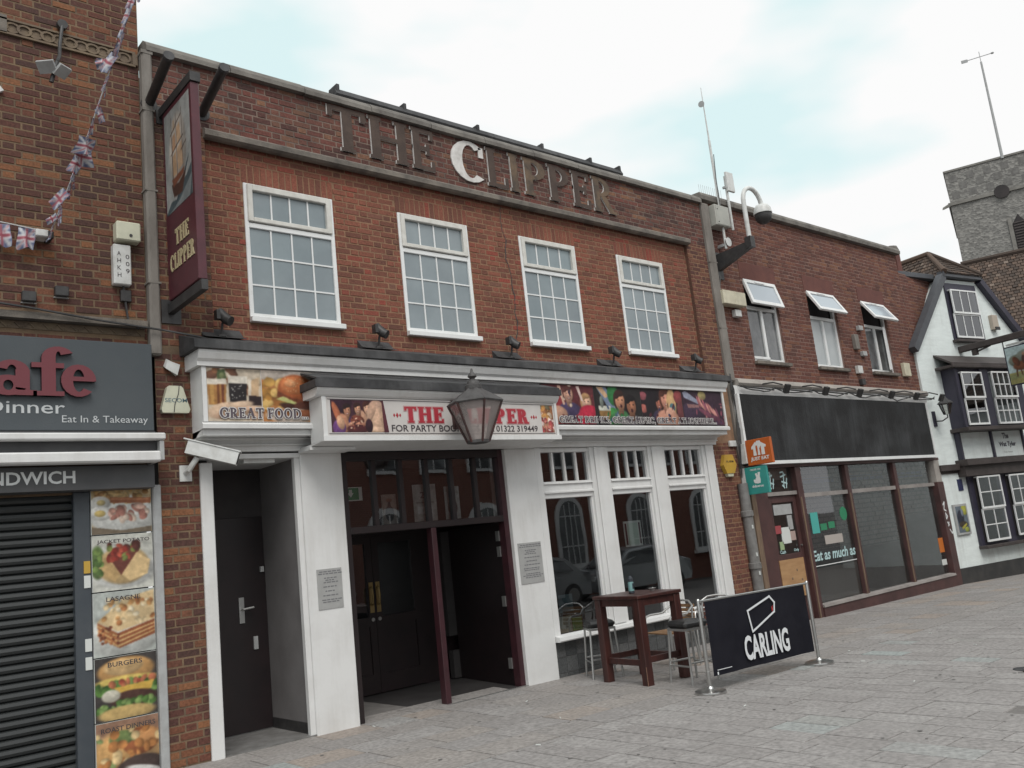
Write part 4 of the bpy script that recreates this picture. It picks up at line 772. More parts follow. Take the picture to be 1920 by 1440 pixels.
# ---------------------------------------------------------------- lantern over the door
ln = thing('wall_lantern', 'large old black hexagonal lantern on an iron bracket in front of the door sign', 'lantern', (2.19, -1.04, 2.89))
lx, ly = 2.19, -1.04
OLDM = mat('weathered_dark_metal', (0.085, 0.082, 0.082), 0.6, (0.05, 0.046, 0.046), 8, 0.2, 40)
RUST = mat('rusty_iron', (0.07, 0.028, 0.024), 0.7, (0.045, 0.03, 0.03), 10, 0.3, 50)
MB().lathe([(0.325, 3.34), (0.335, 3.355), (0.32, 3.37), (0.25, 3.42), (0.16, 3.475), (0.12, 3.50), (0.105, 3.515)], lx, ly, 0, 6, ph=rad(12)).build('lantern_roof', OLDM, ln)
MB().lathe([(0.10, 3.515), (0.10, 3.56), (0.075, 3.575), (0.07, 3.60), (0.055, 3.615), (0.025, 3.64), (0.055, 3.665), (0.045, 3.69), (0.018, 3.72), (0.012, 3.755), (0.004, 3.76)], lx, ly, 0, 14).build('finial', OLDM, ln, True)
hexp = [(math.cos(rad(12 + 60 * k)), math.sin(rad(12 + 60 * k))) for k in range(6)]
FROST = glass_mat('grimy_lantern_glass', (0.86, 0.82, 0.80), 0.08, 1.0, 0.34, (0.60, 0.53, 0.51))
for k in range(6):
    (c0, s0), (c1, s1) = hexp[k], hexp[(k + 1) % 6]
    MB().quad((lx + c0 * .118, ly + s0 * .118, 2.92), (lx + c1 * .118, ly + s1 * .118, 2.92), (lx + c1 * .305, ly + s1 * .305, 3.34), (lx + c0 * .305, ly + s0 * .305, 3.34)).build('lantern_pane', FROST, ln)
    MB().tube([(lx + c0 * .125, ly + s0 * .125, 2.90), (lx + c0 * .315, ly + s0 * .315, 3.345)], 0.014, 6).build('lantern_bar', RUST, ln)
MB().lathe([(0.09, 2.885), (0.13, 2.89), (0.135, 2.92), (0.11, 2.925)], lx, ly, 0, 6, ph=rad(12)).build('lantern_base', OLDM, ln)
MB().box(2.165, 2.215, -0.65, -0.616, 3.12, 3.46).build('wall_plate', RUST, ln)
MB().tube([(2.19, -0.65, 3.42), (2.19, -0.78, 3.40), (2.19, -0.80, 3.36)], 0.012).build('bracket_arm', RUST, ln)
MB().tube([(2.19, -0.64, 3.20)] + [(2.19, -0.70 - 0.05 * math.sin(t), 3.20 + 0.05 - 0.05 * math.cos(t)) for t in [i * .6 for i in range(9)]], 0.007, 6).build('scroll', RUST, ln)
MB().tube([(2.19, -0.65, 3.16), (2.19, -0.74, 3.22), (2.19, -0.76, 3.30), (2.19, -0.80, 3.36)], 0.009, 6).build('scroll', RUST, ln)

# plaques
PLQ = mat('engraved_plate', (0.36, 0.36, 0.355), 0.45, (0.31, 0.31, 0.305), 8); ENG = mat('engraved_text', (0.16, 0.16, 0.17), 0.6)
for x0, x1, z0, z1, lb in ((0.565, 0.865, 1.25, 1.675, 'grey engraved notice plaque on the left white pilaster of the main door'), (3.44, 3.84, 1.20, 1.72, 'grey engraved notice plaque on the right white pilaster of the main door')):
    t = thing('notice_plaque', lb, 'plaque', ((x0 + x1) / 2, -0.065, z0), group='plaques beside the door')
    MB().box(x0, x1, -0.068, -0.0605, z0, z1).build('plate', PLQ, t)
    m = MB(); rq = random.Random(int(x0 * 10)); z = z1 - 0.035; h = 0.012
    for ln_ in (.8, .9, 0, .45, .35, .5, 0, .55, 0, .4, 0, .6, 0, .7, .65, 0, .55, .8, .6):
        if z < z0 + 0.03: break
        if ln_:
            w_ = (x1 - x0) * ln_; xa = (x0 + x1 - w_) / 2
            while xa < (x0 + x1 + w_) / 2:
                l_ = rq.uniform(0.02, 0.05); m.box(xa, xa + l_, -0.0695, -0.0685, z, z + h); xa += l_ + 0.01
        z -= 0.023
    stuff(m.build('engraved_lines', ENG, t))

# pipes and boxes
t = thing('party_pipe', 'broad grey rainwater pipe between the cafe and the pub', 'pipe', (-1.05, -0.1, 4.0))
MB().cbox(-1.105, -0.995, -0.115, 0.0, 3.95, 7.28, 0.02).build('shaft', STONEPIPE, t); MB().box(-1.11, -0.99, -0.12, 0.0, 7.26, 7.30).build('collar', STONEPIPE, t)
for z in (4.7, 5.7, 6.6): MB().box(-1.115, -0.985, -0.118, 0.0, z, z + 0.02).build('joint', STONEPIPE, t)
t = thing('party_pipe', 'square grey rainwater pipe between the pub and the takeaway shop', 'pipe', (8.63, -0.1, 4.1))
MB().cbox(8.525, 8.735, -0.115, 0.0, 4.06, 7.32, 0.02).build('shaft', STONEPIPE, t)
for z in (5.0, 6.2): MB().box(8.52, 8.74, -0.118, 0.0, z, z + 0.02).build('joint', STONEPIPE, t)
t = thing('low_drainpipe', 'round grey drainpipe at street level beside the right brick pier', 'pipe', (8.44, -0.12, -0.1))
MB().tube([(8.44, -0.13, gz(8.4)), (8.44, -0.13, 2.30)], 0.085, 14).build('shaft', GREYPIPE, t, True)
for z in (0.9, 1.75): MB().lathe([(0.086, 0), (0.105, 0.005), (0.105, 0.09), (0.086, 0.1)], 8.44, -0.13, z, 14).build('socket', GREYPIPE, t)
for z in (1.1, 1.55, 0.8): MB().box(8.40, 8.43, -0.222, -0.21, z, z + 0.06).build('paper_scrap', PAPER, t)
t = thing('stone_jamb', 'tall pale stone strip with trailing cables beside the takeaway sign', 'pilaster', (8.6, -0.1, -0.1))
MB().box(8.53, 8.66, -0.09, 0.0, -0.15, 4.03).build('strip', STONEPIPE, t)
for k in range(4): MB().tube([(8.55 + .03 * k, -0.10, 4.3), (8.62 - .03 * k, -0.13, 3.9), (8.58 + .02 * k, -0.12, 3.4), (8.45 + .03 * k, -0.16, 2.95), (8.50, -0.1, 2.4)], 0.008, 6).build('cable', BLACK, t)

SEC = mat('alarm_cream', (0.60, 0.60, 0.47), 0.45, (0.52, 0.52, 0.41), 6)
t = thing('alarm_box', 'cream trapezoid burglar alarm box on the left brick pier', 'alarm box', (-0.88, -0.08, 3.36))
MB().prism([(-1.03, -0.062, 3.40), (-1.02, -0.062, 3.365), (-0.76, -0.062, 3.365), (-0.745, -0.062, 3.40), (-0.81, -0.062, 3.62), (-0.83, -0.062, 3.64), (-0.95, -0.062, 3.64), (-0.97, -0.062, 3.62)], (0, -0.06, 0)).build('casing', SEC, t)
MB().text('SECOM', (-0.995, -0.1225, 3.47), XR, ZU, 0.22, 0.042, 0.001, 0.01).build('brand_text', mat('alarm_teal', (0.10, 0.17, 0.20), 0.5), t)
MB().tube([(-0.85, -0.125, 3.64), (-0.86, -0.127, 3.56), (-0.90, -0.127, 3.45), (-0.91, -0.127, 3.37)], 0.004, 5).build('cable', BLACK, t)
YEL = mat('alarm_yellow', (0.52, 0.33, 0.05), 0.45, (0.44, 0.27, 0.05), 6)
t = thing('alarm_box', 'yellow hexagonal burglar alarm box on the right brick pier', 'alarm box', (8.2, -0.08, 2.45))
MB().prism([(8.00, -0.062, 2.62), (8.07, -0.062, 2.48), (8.28, -0.062, 2.48), (8.36, -0.062, 2.62), (8.28, -0.062, 2.79), (8.07, -0.062, 2.79)], (0, -0.07, 0)).build('casing', YEL, t)
MB().text('ALARM', (8.08, -0.133, 2.66), XR, ZU, 0.2, 0.035, 0.001, 0.01).build('alarm_text', BLACK, t); MB().prism([(8.09, -0.062, 2.478), (8.26, -0.062, 2.478), (8.24, -0.062, 2.43), (8.11, -0.062, 2.43)], (0, -0.06, 0)).build('strobe', SEC, t)
tag(MB().cbox(8.31, 8.50, -0.10, -0.06, 2.93, 3.03, 0.006).build('junction_box', WPLAST), 'small white junction box under the right end of the pub cornice', 'box')
j = tag(MB().add([(-0.98, -0.065, 3.85), (-0.86, -0.065, 3.75), (-0.83, -0.065, 3.87), (-0.95, -0.065, 3.93), (-0.98, -0.12, 3.82), (-0.86, -0.12, 3.75), (-0.83, -0.12, 3.86), (-0.95, -0.12, 3.90)], [(0, 1, 2, 3), (7, 6, 5, 4), (0, 4, 5, 1), (1, 5, 6, 2), (2, 6, 7, 3), (3, 7, 4, 0)]).build('loose_box', WPLAST), 'tilted white box hanging above the cream alarm', 'box')
# cctv camera
t = thing('cctv_camera', 'long white CCTV camera on a wall bracket at the left porch', 'camera', (-0.82, -0.12, 2.75))
def obox(c, fwd, l, w_, h_, upv=(0, 0, 1)):
    f_ = V(fwd).normalized(); s_ = f_.cross(V(upv)).normalized(); u_ = s_.cross(f_); c = V(c); vs = []
    for a in (-1, 1):
        for b_ in (-1, 1):
            for d in (-1, 1): vs.append(c + f_ * a * l / 2 + s_ * b_ * w_ / 2 + u_ * d * h_ / 2)
    return vs, [(0, 1, 3, 2), (4, 6, 7, 5), (0, 4, 5, 1), (2, 3, 7, 6), (0, 2, 6, 4), (1, 5, 7, 3)]
dirc = (0.80, -0.42, -0.30)
MB().add(*obox((-0.60, -0.28, 2.93), dirc, 0.50, 0.13, 0.13)).build('housing', WPLAST, t); MB().add(*obox((-0.595, -0.285, 3.004), dirc, 0.56, 0.145, 0.012)).build('sunshield', WPLAST, t)
MB().add(*obox((-0.392, -0.389, 2.852), dirc, 0.01, 0.1, 0.1)).build('lens_window', BLACK, t)
MB().tube([(-0.80, -0.06, 2.76), (-0.80, -0.16, 2.78), (-0.73, -0.21, 2.90)], 0.028, 10).build('bracket', WPLAST, t, True); MB().box(-0.86, -0.74, -0.075, -0.06, 2.68, 2.84).build('wall_plate', WPLAST, t)

# posters and things behind the pub glass
picks = [(1.58, 1.78, 2.11, 2.46, (128, 112, 104), 'poster with a dark round bottle behind the transom glass, left of three'), (2.03, 2.37, 2.11, 2.56, (150, 148, 146), 'white price poster behind the transom glass, middle of three'), (2.50, 2.73, 2.11, 2.52, (150, 156, 156), 'pale poster with dark bottle behind the transom glass, right of three')]
for k, (a, b_, c, d, cl, lb) in enumerate(picks):
    t = thing('window_poster', lb, 'poster', ((a + b_) / 2, 0.2, c), group='posters over the main door')
    MB().box(a, b_, 0.14, 0.145, c, d).build('sheet', PAPER, t)
    S_ = [EL(.5, .35, .3, .26, (44, 36, 40)), EL(.5, .62, .1, .2, (44, 36, 40)), EL(.5, .8, .2, .06, (120, 70, 56))] if k != 1 else [PG([(.1, .5), (.9, .5), (.9, .52), (.1, .52)], (96, 92, 92)), PG([(.15, .2), (.8, .2), (.8, .4), (.15, .4)], (176, 176, 176))]
    picture(t, 'poster_print', (a, 0.139, c), XR, ZU, b_ - a, d - c, S_, bg=cl)
    if k == 1: MB().text('2.5', (a + .1, 0.136, c + .28), XR, ZU, .16, .08, .001, .02).build('price', TXTD, t)
t = thing('exit_sign', 'green running exit sign inside above the main door', 'sign', (1.2, 0.3, 2.45))
GRN = mat('exit_green', (0.03, 0.22, 0.11), 0.5); MB().box(1.16, 1.42, 0.3, 0.31, 2.42, 2.58).build('plate', PAPER, t); MB().box(1.165, 1.37, 0.294, 0.2995, 2.43, 2.57).build('green_field', GRN, t); MB().prism([(1.26, 0.293, 2.46), (1.30, 0.293, 2.51), (1.28, 0.293, 2.51), (1.28, 0.293, 2.55), (1.24, 0.293, 2.55), (1.24, 0.293, 2.51), (1.22, 0.293, 2.51)], (0, -0.002, 0)).build('arrow', PAPER, t)
t = thing('window_notice', 'framed white notice on the glass of the middle shop window', 'notice', (5.72, 0.05, 1.35))
MB().box(5.60, 5.98, 0.045, 0.05, 1.50, 1.87).build('frame', PAPER, t); MB().box(5.625, 5.655, 0.038, 0.044, 1.53, 1.84).build('stripe', MAROON, t); MB().box(5.92, 5.95, 0.038, 0.044, 1.53, 1.84).build('stripe', MAROON, t); MB().box(5.68, 5.90, 0.038, 0.044, 1.53, 1.84).build('sheet', mat('pale_green_paper', (0.50, 0.58, 0.52), 0.7), t)
for (a, b_, c, d, m, lb) in ((4.16, 4.42, 0.75, 0.98, mat('blue_card', (0.12, 0.17, 0.19), 0.6), 'blue grey card standing in the left shop window'), (4.14, 4.36, 0.49, 0.70, mat('cream_card', (0.36, 0.37, 0.31), 0.6), 'cream card at the sill of the left shop window'), (4.37, 4.55, 0.49, 0.66, mat('green_card', (0.16, 0.30, 0.07), 0.6), 'bright green card at the sill of the left shop window')):
    tag(MB().box(a, b_, 0.06, 0.065, c, d).build('window_card', m), lb, 'card')

# ---------------------------------------------------------------- street furniture in front
WOOD = mat('dark_red_wood', (0.062, 0.020, 0.016), 0.38, (0.034, 0.013, 0.012), 3, 0.15, 20, stretch=(6, 6, 0.8)); WEARW = mat('worn_wood', (0.22, 0.13, 0.09), 0.6)
tx, ty = 4.19, -1.31; tz = gz(tx)
bt = thing('bar_table', 'tall dark red wooden bar table outside the pub windows', 'table', (tx, ty, tz), rad(-6), local=True)
MB().cbox(-0.36, 0.36, -0.42, 0.42, 0.985, 1.025, 0.006).build('tabletop', WOOD, bt)
ap = MB(); ap.box(-0.30, 0.30, -0.385, -0.355, 0.90, 0.984); ap.box(-0.30, 0.30, 0.355, 0.385, 0.90, 0.984); ap.box(-0.325, -0.295, -0.35, 0.35, 0.90, 0.984); ap.box(0.295, 0.325, -0.35, 0.35, 0.90, 0.984); ap.build('apron', WOOD, bt)
for sx in (-1, 1):
    for sy in (-1, 1):
        lg = MB().cbox(sx * 0.295 - 0.05, sx * 0.295 + 0.05, sy * 0.35 - 0.05, sy * 0.35 + 0.05, 0, 0.984, 0.006).build('leg', WOOD, bt)
        if sx < 0 and sy < 0: MB().box(-0.349, -0.343, -0.403, -0.396, 0.0, 0.22).build('worn_edge', WEARW, lg)
for sy in (-1, 1): MB().cbox(-0.245, 0.245, sy * 0.35 - 0.02, sy * 0.35 + 0.02, 0.25, 0.32, 0.004).build('footrail', WOOD, bt)
for sx in (-1, 1): MB().cbox(sx * 0.295 - 0.02, sx * 0.295 + 0.02, -0.30, 0.30, 0.22, 0.29, 0.004).build('footrail', WOOD, bt)
bo = thing('water_bottle', 'teal drinking bottle with dark cap on the bar table', 'bottle', (4.13, -1.30, tz + 1.0255))
TEAL = mat('teal_plastic', (0.16, 0.30, 0.30), 0.35); NAVY = mat('dark_cap', (0.03, 0.035, 0.045), 0.4)
MB().lathe([(0.032, 0), (0.036, 0.005), (0.036, 0.03)], 4.13, -1.30, tz + 1.0255, 14).build('base', NAVY, bo); MB().lathe([(0.036, 0.03), (0.036, 0.125), (0.031, 0.14)], 4.13, -1.30, tz + 1.0255, 14).build('flask', TEAL, bo, True); MB().lathe([(0.033, 0.14), (0.033, 0.18), (0.024, 0.19), (0.02, 0.205), (0.012, 0.21)], 4.13, -1.30, tz + 1.0255, 14).build('cap', NAVY, bo); MB().box(4.118, 4.142, -1.3385, -1.334, tz + 1.08, tz + 1.145).build('print_mark', NAVY, bo)
at = thing('ashtray', 'small metal ashtray on the bar table', 'ashtray', (4.40, -1.40, tz + 1.0255))
MB().lathe([(0.03, 0), (0.035, 0.02), (0.048, 0.03), (0.048, 0.033), (0.03, 0.026), (0.005, 0.02)], 4.40, -1.40, tz + 1.0255, 16).build('dish', ALU, at, True); MB().tube([(4.39, -1.42, tz + 1.058), (4.43, -1.38, tz + 1.062)], 0.005, 6).build('cigarette_end', PAPER, at)
CUSH = mat('black_vinyl', (0.02, 0.02, 0.021), 0.45, (0.03, 0.03, 0.03), 9)
def stool(x, y, rz, label):
    t = thing('bar_stool', label, 'stool', (x, y, gz(x)), rz, 'bar stools by the bar table', local=True); h = 0.60
    MB().cbox(-0.175, 0.175, -0.175, 0.175, h + 0.012, h + 0.095, 0.03).build('cushion', CUSH, t)
    m = MB(); 
    for a in (-1, 1): m.box(-0.17, 0.17, a * 0.16 - 0.012, a * 0.16 + 0.012, h - 0.014, h + 0.011); m.box(a * 0.16 - 0.012, a * 0.16 + 0.012, -0.147, 0.147, h - 0.014, h + 0.011)
    m.build('seat_frame', ALU, t)
    for a in (-1, 1):
        for b_ in (-1, 1): MB().tube([(a * 0.195, b_ * 0.195, 0), (a * 0.16, b_ * 0.16, h - 0.015)], 0.014, 8).build('leg', ALU, t)
        MB().tube([(a * 0.183, -0.17, 0.20), (a * 0.183, 0.17, 0.20)], 0.011, 6).build('footrest', ALU, t); MB().tube([(-0.18, a * 0.18, 0.235), (0.18, a * 0.18, 0.235)], 0.011, 6).build('footrest', ALU, t)
stool(4.26, -0.54, rad(-32), 'steel bar stool with black cushion behind the left table leg'); stool(4.24, -2.00, rad(-12), 'steel bar stool with black cushion between the table and the barrier')
SLAT = mat('oiled_slat', (0.30, 0.17, 0.08), 0.5, (0.22, 0.12, 0.06), 4, stretch=(1, 8, 8)); SLATD = mat('brown_slat', (0.16, 0.06, 0.045), 0.5, (0.11, 0.045, 0.035), 4)
def bistro(x, y, rz, label, sm):
    t = thing('bistro_chair', label, 'chair', (x, y, gz(x)), rz, 'aluminium chairs by the pub window', local=True)
    for s_ in (-1, 1):
        MB().tube([(s_ * 0.25, -0.22, 0), (s_ * 0.25, -0.20, 0.60), (s_ * 0.25, -0.17, 0.645), (s_ * 0.255, -0.1, 0.66), (s_ * 0.255, 0.1, 0.66), (s_ * 0.22, 0.24, 0.74), (s_ * 0.12, 0.275, 0.80), (0, 0.28, 0.81)], 0.014, 8).build('arm_tube', ALU, t, True)
        MB().tube([(s_ * 0.24, 0.24, 0), (s_ * 0.22, 0.20, 0.43), (s_ * 0.2, 0.25, 0.74)], 0.013, 8).build('leg', ALU, t); MB().tube([(s_ * 0.24, -0.2, 0.42), (s_ * 0.22, 0.2, 0.42)], 0.011, 6).build('seat_rail', ALU, t)
    for i in range(7): MB().box(-0.235, 0.235, -0.21 + i * 0.06, -0.165 + i * 0.06, 0.432, 0.448).build('seat_slat', sm, t)
    for i in range(5): MB().box(-0.2, 0.2, 0.255 + i * 0.006, 0.27 + i * 0.006, 0.50 + i * 0.055, 0.54 + i * 0.055).build('back_slat', sm, t)
bistro(5.12, -0.98, rad(-100), 'aluminium chair with tan wooden slats behind the right bar stool', SLAT); bistro(5.78, -1.25, rad(-60), 'aluminium chair with brown slats half hidden by the black barrier', SLATD)

ba = thing('cafe_barrier', 'black canvas cafe barrier between two steel posts on the paving', 'barrier', (3.68, -2.65, gz(3.68)))
A_, B_ = Vector((3.681, -2.647, gz(3.68))), Vector((5.644, -2.761, gz(5.64)))
for P in (A_, B_):
    po = MB().lathe([(0.02, 0.0), (0.021, 0.02), (0.021, 0.93), (0.019, 0.945), (0.008, 0.955)], P.x, P.y, P.z + 0.02, 14).build('post', STEEL, ba, True)
    MB().lathe([(0.165, 0.0), (0.168, 0.012), (0.165, 0.028), (0.12, 0.042), (0.04, 0.052), (0.024, 0.075)], P.x, P.y, P.z, 28).build('base', STEEL, po, True); MB().lathe([(0.0215, 0), (0.0235, 0.002), (0.0235, 0.012), (0.0215, 0.014)], P.x, P.y, P.z + 0.21, 14).build('collar', STEEL, po)
dv = (B_ - A_).normalized(); nv = Vector((dv.y, -dv.x, 0))
MB().tube([A_ + dv * 0.0 + Vector((0, 0, 0.945)), B_ + Vector((0, 0, 0.945))], 0.013, 10).build('top_rail', STEEL, ba, True)
CANV = mat('black_canvas', (0.008, 0.008, 0.013), 0.9, (0.013, 0.013, 0.019), 3, 0.15, 60, spec=0.2)
bm_ = MB(); nx, nzz = 24, 8; L_ = 1.80
for i in range(nx + 1):
    for k in range(nzz + 1):
        s_ = 0.085 + L_ * i / nx; z_ = 0.16 + (0.935 - 0.16) * k / nzz
        bm_.v.append(tuple(A_ + dv * (s_ + 0.03 * (1 - k / nzz) * (i / nx - .5) * 0.4) + nv * (0.006 + 0.010 * math.sin(i * 0.55 + k * .35) * (1 - k / nzz) + 0.004 * math.sin(i * 1.7) * (1 - k / nzz) ** 2) + Vector((0, 0, z_))))
for i in range(nx):
    for k in range(nzz): a = i * (nzz + 1) + k; bm_.f.append((a, a + nzz + 1, a + nzz + 2, a + 1)); bm_.c.append(None)
cvs = bm_.build('banner', CANV, ba, True)
WB = mat('banner_white', (0.66, 0.68, 0.70), 0.6); RB = mat('banner_red', (0.5, 0.04, 0.04), 0.6)
def bpt(s_, z_, o_=0.027): return A_ + dv * s_ + nv * o_ + Vector((0, 0, z_))
MB().text('CARLING', bpt(0.62, 0.235), dv, ZU, 0.80, 0.265, 0.002, 0.03, 0.0).build('banner_letters', WB, cvs)
cup = [(0.80, 0.53), (0.76, 0.76), (1.18, 0.875), (1.255, 0.80), (1.23, 0.70)]
mk = MB(); 
for i in range(5):
    (s0, z0), (s1, z1) = cup[i], cup[(i + 1) % 5]; d_ = Vector((s1 - s0, z1 - z0)).normalized(); q = Vector((-d_.y, d_.x)) * 0.011; e_ = d_ * 0.011
    mk.prism([bpt(s0 - q.x - e_.x, z0 - q.y - e_.y, 0.027 + 0.0003 * i), bpt(s1 - q.x + e_.x, z1 - q.y + e_.y, 0.027 + 0.0003 * i), bpt(s1 + q.x + e_.x, z1 + q.y + e_.y, 0.027 + 0.0003 * i), bpt(s0 + q.x - e_.x, z0 + q.y - e_.y, 0.027 + 0.0003 * i)], nv * 0.0012)
mk.build('banner_emblem', WB, cvs)
MB().prism([bpt(1.19, 0.70), bpt(1.215, 0.73), bpt(1.205, 0.75), bpt(1.22, 0.77), bpt(1.195, 0.755)], nv * 0.002).build('emblem_accent', RB, cvs)
MB().prism([bpt(0.12, 0.215, .03), bpt(0.36, 0.215, .03), bpt(0.36, 0.222, .03), bpt(0.12, 0.222, .03)], nv * 0.001).build('fine_print', WB, cvs); MB().prism([bpt(0.115, 0.17, .03), bpt(0.135, 0.17, .03), bpt(0.135, 0.20, .03), bpt(0.115, 0.20, .03)], nv * 0.001).build('eyelet', WB, cvs)
tc_ = thing('tap_cover', 'small dark round cover set in the paving at the right edge', 'cover', (5.75, -5.0, gz(5.75)))
MB().lathe([(0.11, 0.001), (0.11, 0.006), (0.09, 0.008)], 5.75, -5.0, gz(5.75), 18).build('plate', LEAD, tc_); MB().box(5.70, 5.80, -5.01, -4.99, gz(5.75) + 0.008, gz(5.75) + 0.011).build('grip', BLACK, tc_)
for i, (x, y) in enumerate(((2.1, -2.0), (2.6, -0.9), (1.2, -2.7), (3.2, -3.4), (5.9, -3.2), (7.3, -3.9), (4.8, -4.3), (1.0, -0.3), (6.6, -2.6), (8.3, -2.9))):
    a = R.uniform(0, 3); tag(MB().tube([(x, y, gz(x) + 0.006), (x + 0.045 * math.cos(a), y + 0.045 * math.sin(a), gz(x) + 0.006)], 0.0055, 6).build('cigarette_end', PAPER), 'tiny white cigarette end lying on the paving', 'litter', 'cigarette ends scattered on the paving')

# ================================================================== the cafe on the left
cafe = thing('cafe_building', 'tall dark red brick house with a closed cafe shopfront at the left edge', 'building', (-3.0, 0, 0))
w = MB(); wall_sheet(w, -5.2, -1.10, 2.6, 9.6, 0.004, []); w.quad((-1.10, 0.004, 2.6), (-1.10, 6, 2.6), (-1.10, 6, 9.6), (-1.10, 0.004, 9.6)); w.quad((-5.2, 0.012, 9.6), (-1.1, 0.012, 9.6), (-1.1, 6, 9.6), (-5.2, 6, 9.6))
cwall = w.build('wall', MORTAR_C, cafe)
band1, band2 = (-5.2, -1.14, 7.12, 7.29), (-5.2, -1.13, 4.15, 4.32)
lay(bond(-4.2, -1.105, 4.05, 9.58, [band1, band2], phase=0.03), 0.0, 0.014, BR_CF, cwall, 300, random.Random(5))
TERR = mat('terracotta', (0.20, 0.15, 0.10), 0.85, (0.13, 0.095, 0.07), 6, 0.4, 50)
bo_ = MB().box(-5.2, -1.14, -0.005, 0.03, 7.125, 7.285).build('ring_frieze', TERR, cafe)
MB().box(-5.2, -1.14, -0.03, -0.006, 7.27, 7.29).build('frieze_edge', TERR, bo_); MB().box(-5.2, -1.14, -0.03, -0.006, 7.12, 7.14).build('frieze_edge', TERR, bo_); MB().box(-1.17, -1.12, -0.032, -0.006, 7.141, 7.269).build('frieze_edge', TERR, bo_)
for i in range(16):
    cx = -1.25 - i * 0.105; m = MB(); n = 14
    for k in range(n):
        a0, a1 = 2 * math.pi * k / n, 2 * math.pi * (k + 1) / n; y_ = -0.006 - 0.004 * (i % 2)
        m.prism([(cx + .07 * math.cos(a0), y_, 7.205 + .058 * math.sin(a0)), (cx + .07 * math.cos(a1), y_, 7.205 + .058 * math.sin(a1)), (cx + .048 * math.cos(a1), y_, 7.205 + .038 * math.sin(a1)), (cx + .048 * math.cos(a0), y_, 7.205 + .038 * math.sin(a0))], (0, -0.014, 0))
    m.build('ring', TERR, bo_)
b2 = MB().box(-5.2, -1.13, -0.005, 0.03, 4.16, 4.23).build('leaf_frieze', TERR, cafe)
for i in range(14):
    cx = -1.22 - i * 0.12
    MB().prism([(cx - .05, -0.006, 4.165), (cx, -0.006, 4.215), (cx + .05, -0.006, 4.165), (cx + .05, -0.006, 4.18), (cx, -0.006, 4.23), (cx - .05, -0.006, 4.18)], (0, -0.012, 0)).build('leaf', TERR, b2)
MB().box(-5.2, -1.13, -0.10, 0.0, 4.235, 4.30).build('stone_ledge', STONE, cafe)
MB().prism([(-2.75, -0.005, 6.25), (-2.38, -0.005, 6.50), (-2.43, -0.005, 6.56), (-2.75, -0.005, 6.62)], (0, -0.04, 0)).build('window_arch_stone', W_, cafe)
MB().box(-2.75, -2.35, -0.03, 0.0, 7.13, 7.32).build('corner_stone', STONE, cafe)
SLATE = mat('slate_blue_board', (0.055, 0.066, 0.075), 0.5, (0.066, 0.076, 0.084), 2, 0.1, 60)
DKB = mat('dark_trim', (0.03, 0.03, 0.033), 0.5, (0.045, 0.045, 0.047), 4)
cs = thing('cafe_sign', 'slate blue cafe fascia sign with raised red letters', 'sign', (-2.5, -0.25, 3.16))
MB().cbox(-4.6, -1.15, -0.25, 0.0, 3.16, 4.02, 0.006).build('board', SLATE, cs)
REDC = mat('cafe_red', (0.15, 0.03, 0.04), 0.5); REDS = mat('cafe_dark_side', (0.035, 0.014, 0.018), 0.5)
for ch, a, b_, T_ in (('C', -3.10, -2.60, .24), ('a', -2.55, -2.20, .2), ('f', -2.22, -1.93, .2), ('e', -1.98, -1.68, .2)):
    l_ = MB().glyphs(ch, (a, -0.2515, 3.47), XR, ZU, 0.46, b_ - a, depth=0.045, T=T_, t=0.10).build('letter_body', REDS, cs)
    MB().glyphs(ch, (a, -0.2985, 3.47), XR, ZU, 0.46, b_ - a, depth=0.004, T=T_, t=0.10).build('letter_face', REDC, l_)
SILV = mat('silver_letter', (0.50, 0.52, 0.53), 0.4)
MB().text('Dinner', (-2.58, -0.251, 3.315), XR, ZU, 0.64, 0.115, 0.004, 0.004).build('small_letters', SILV, cs); MB().text('Eat In & Takeaway', (-1.965, -0.251, 3.215), XR, ZU, 0.755, 0.085, 0.004, -0.004).build('small_letters', SILV, cs)
MB().box(-4.6, -1.145, -0.256, -0.251, 3.13, 3.158).build('lower_trim', DKB, cs)
aw = thing('awning_cassette', 'closed white awning cassette under the slate blue cafe sign', 'awning', (-2.5, -0.4, 2.84))
MB().cbox(-4.6, -1.10, -0.42, -0.02, 3.05, 3.115, 0.012).build('hood', W_, aw); MB().box(-4.6, -1.16, -0.33, -0.02, 2.95, 3.049).build('gap_filler', DKB, aw); MB().cbox(-4.6, -1.155, -0.44, -0.30, 2.84, 2.94, 0.015).build('front_bar', W_, aw); MB().box(-1.155, -1.115, -0.40, -0.02, 2.86, 3.04).build('end_cap', GREYPL, aw)  # dark box fills the gap between hood and front bar
vb = thing('valance_board', 'dark grey board with white capitals above the roller shutter', 'sign', (-2.5, -0.2, 2.62))
GRYB = mat('charcoal_board', (0.07, 0.072, 0.076), 0.6, (0.09, 0.09, 0.094), 3); MB().box(-4.6, -1.16, -0.24, -0.02, 2.62, 2.835).build('board', GRYB, vb)
MB().text('SANDWICH', (-2.73, -0.241, 2.68), XR, ZU, 0.87, 0.115, 0.003, 0.02).build('board_letters', WHITEL, vb)
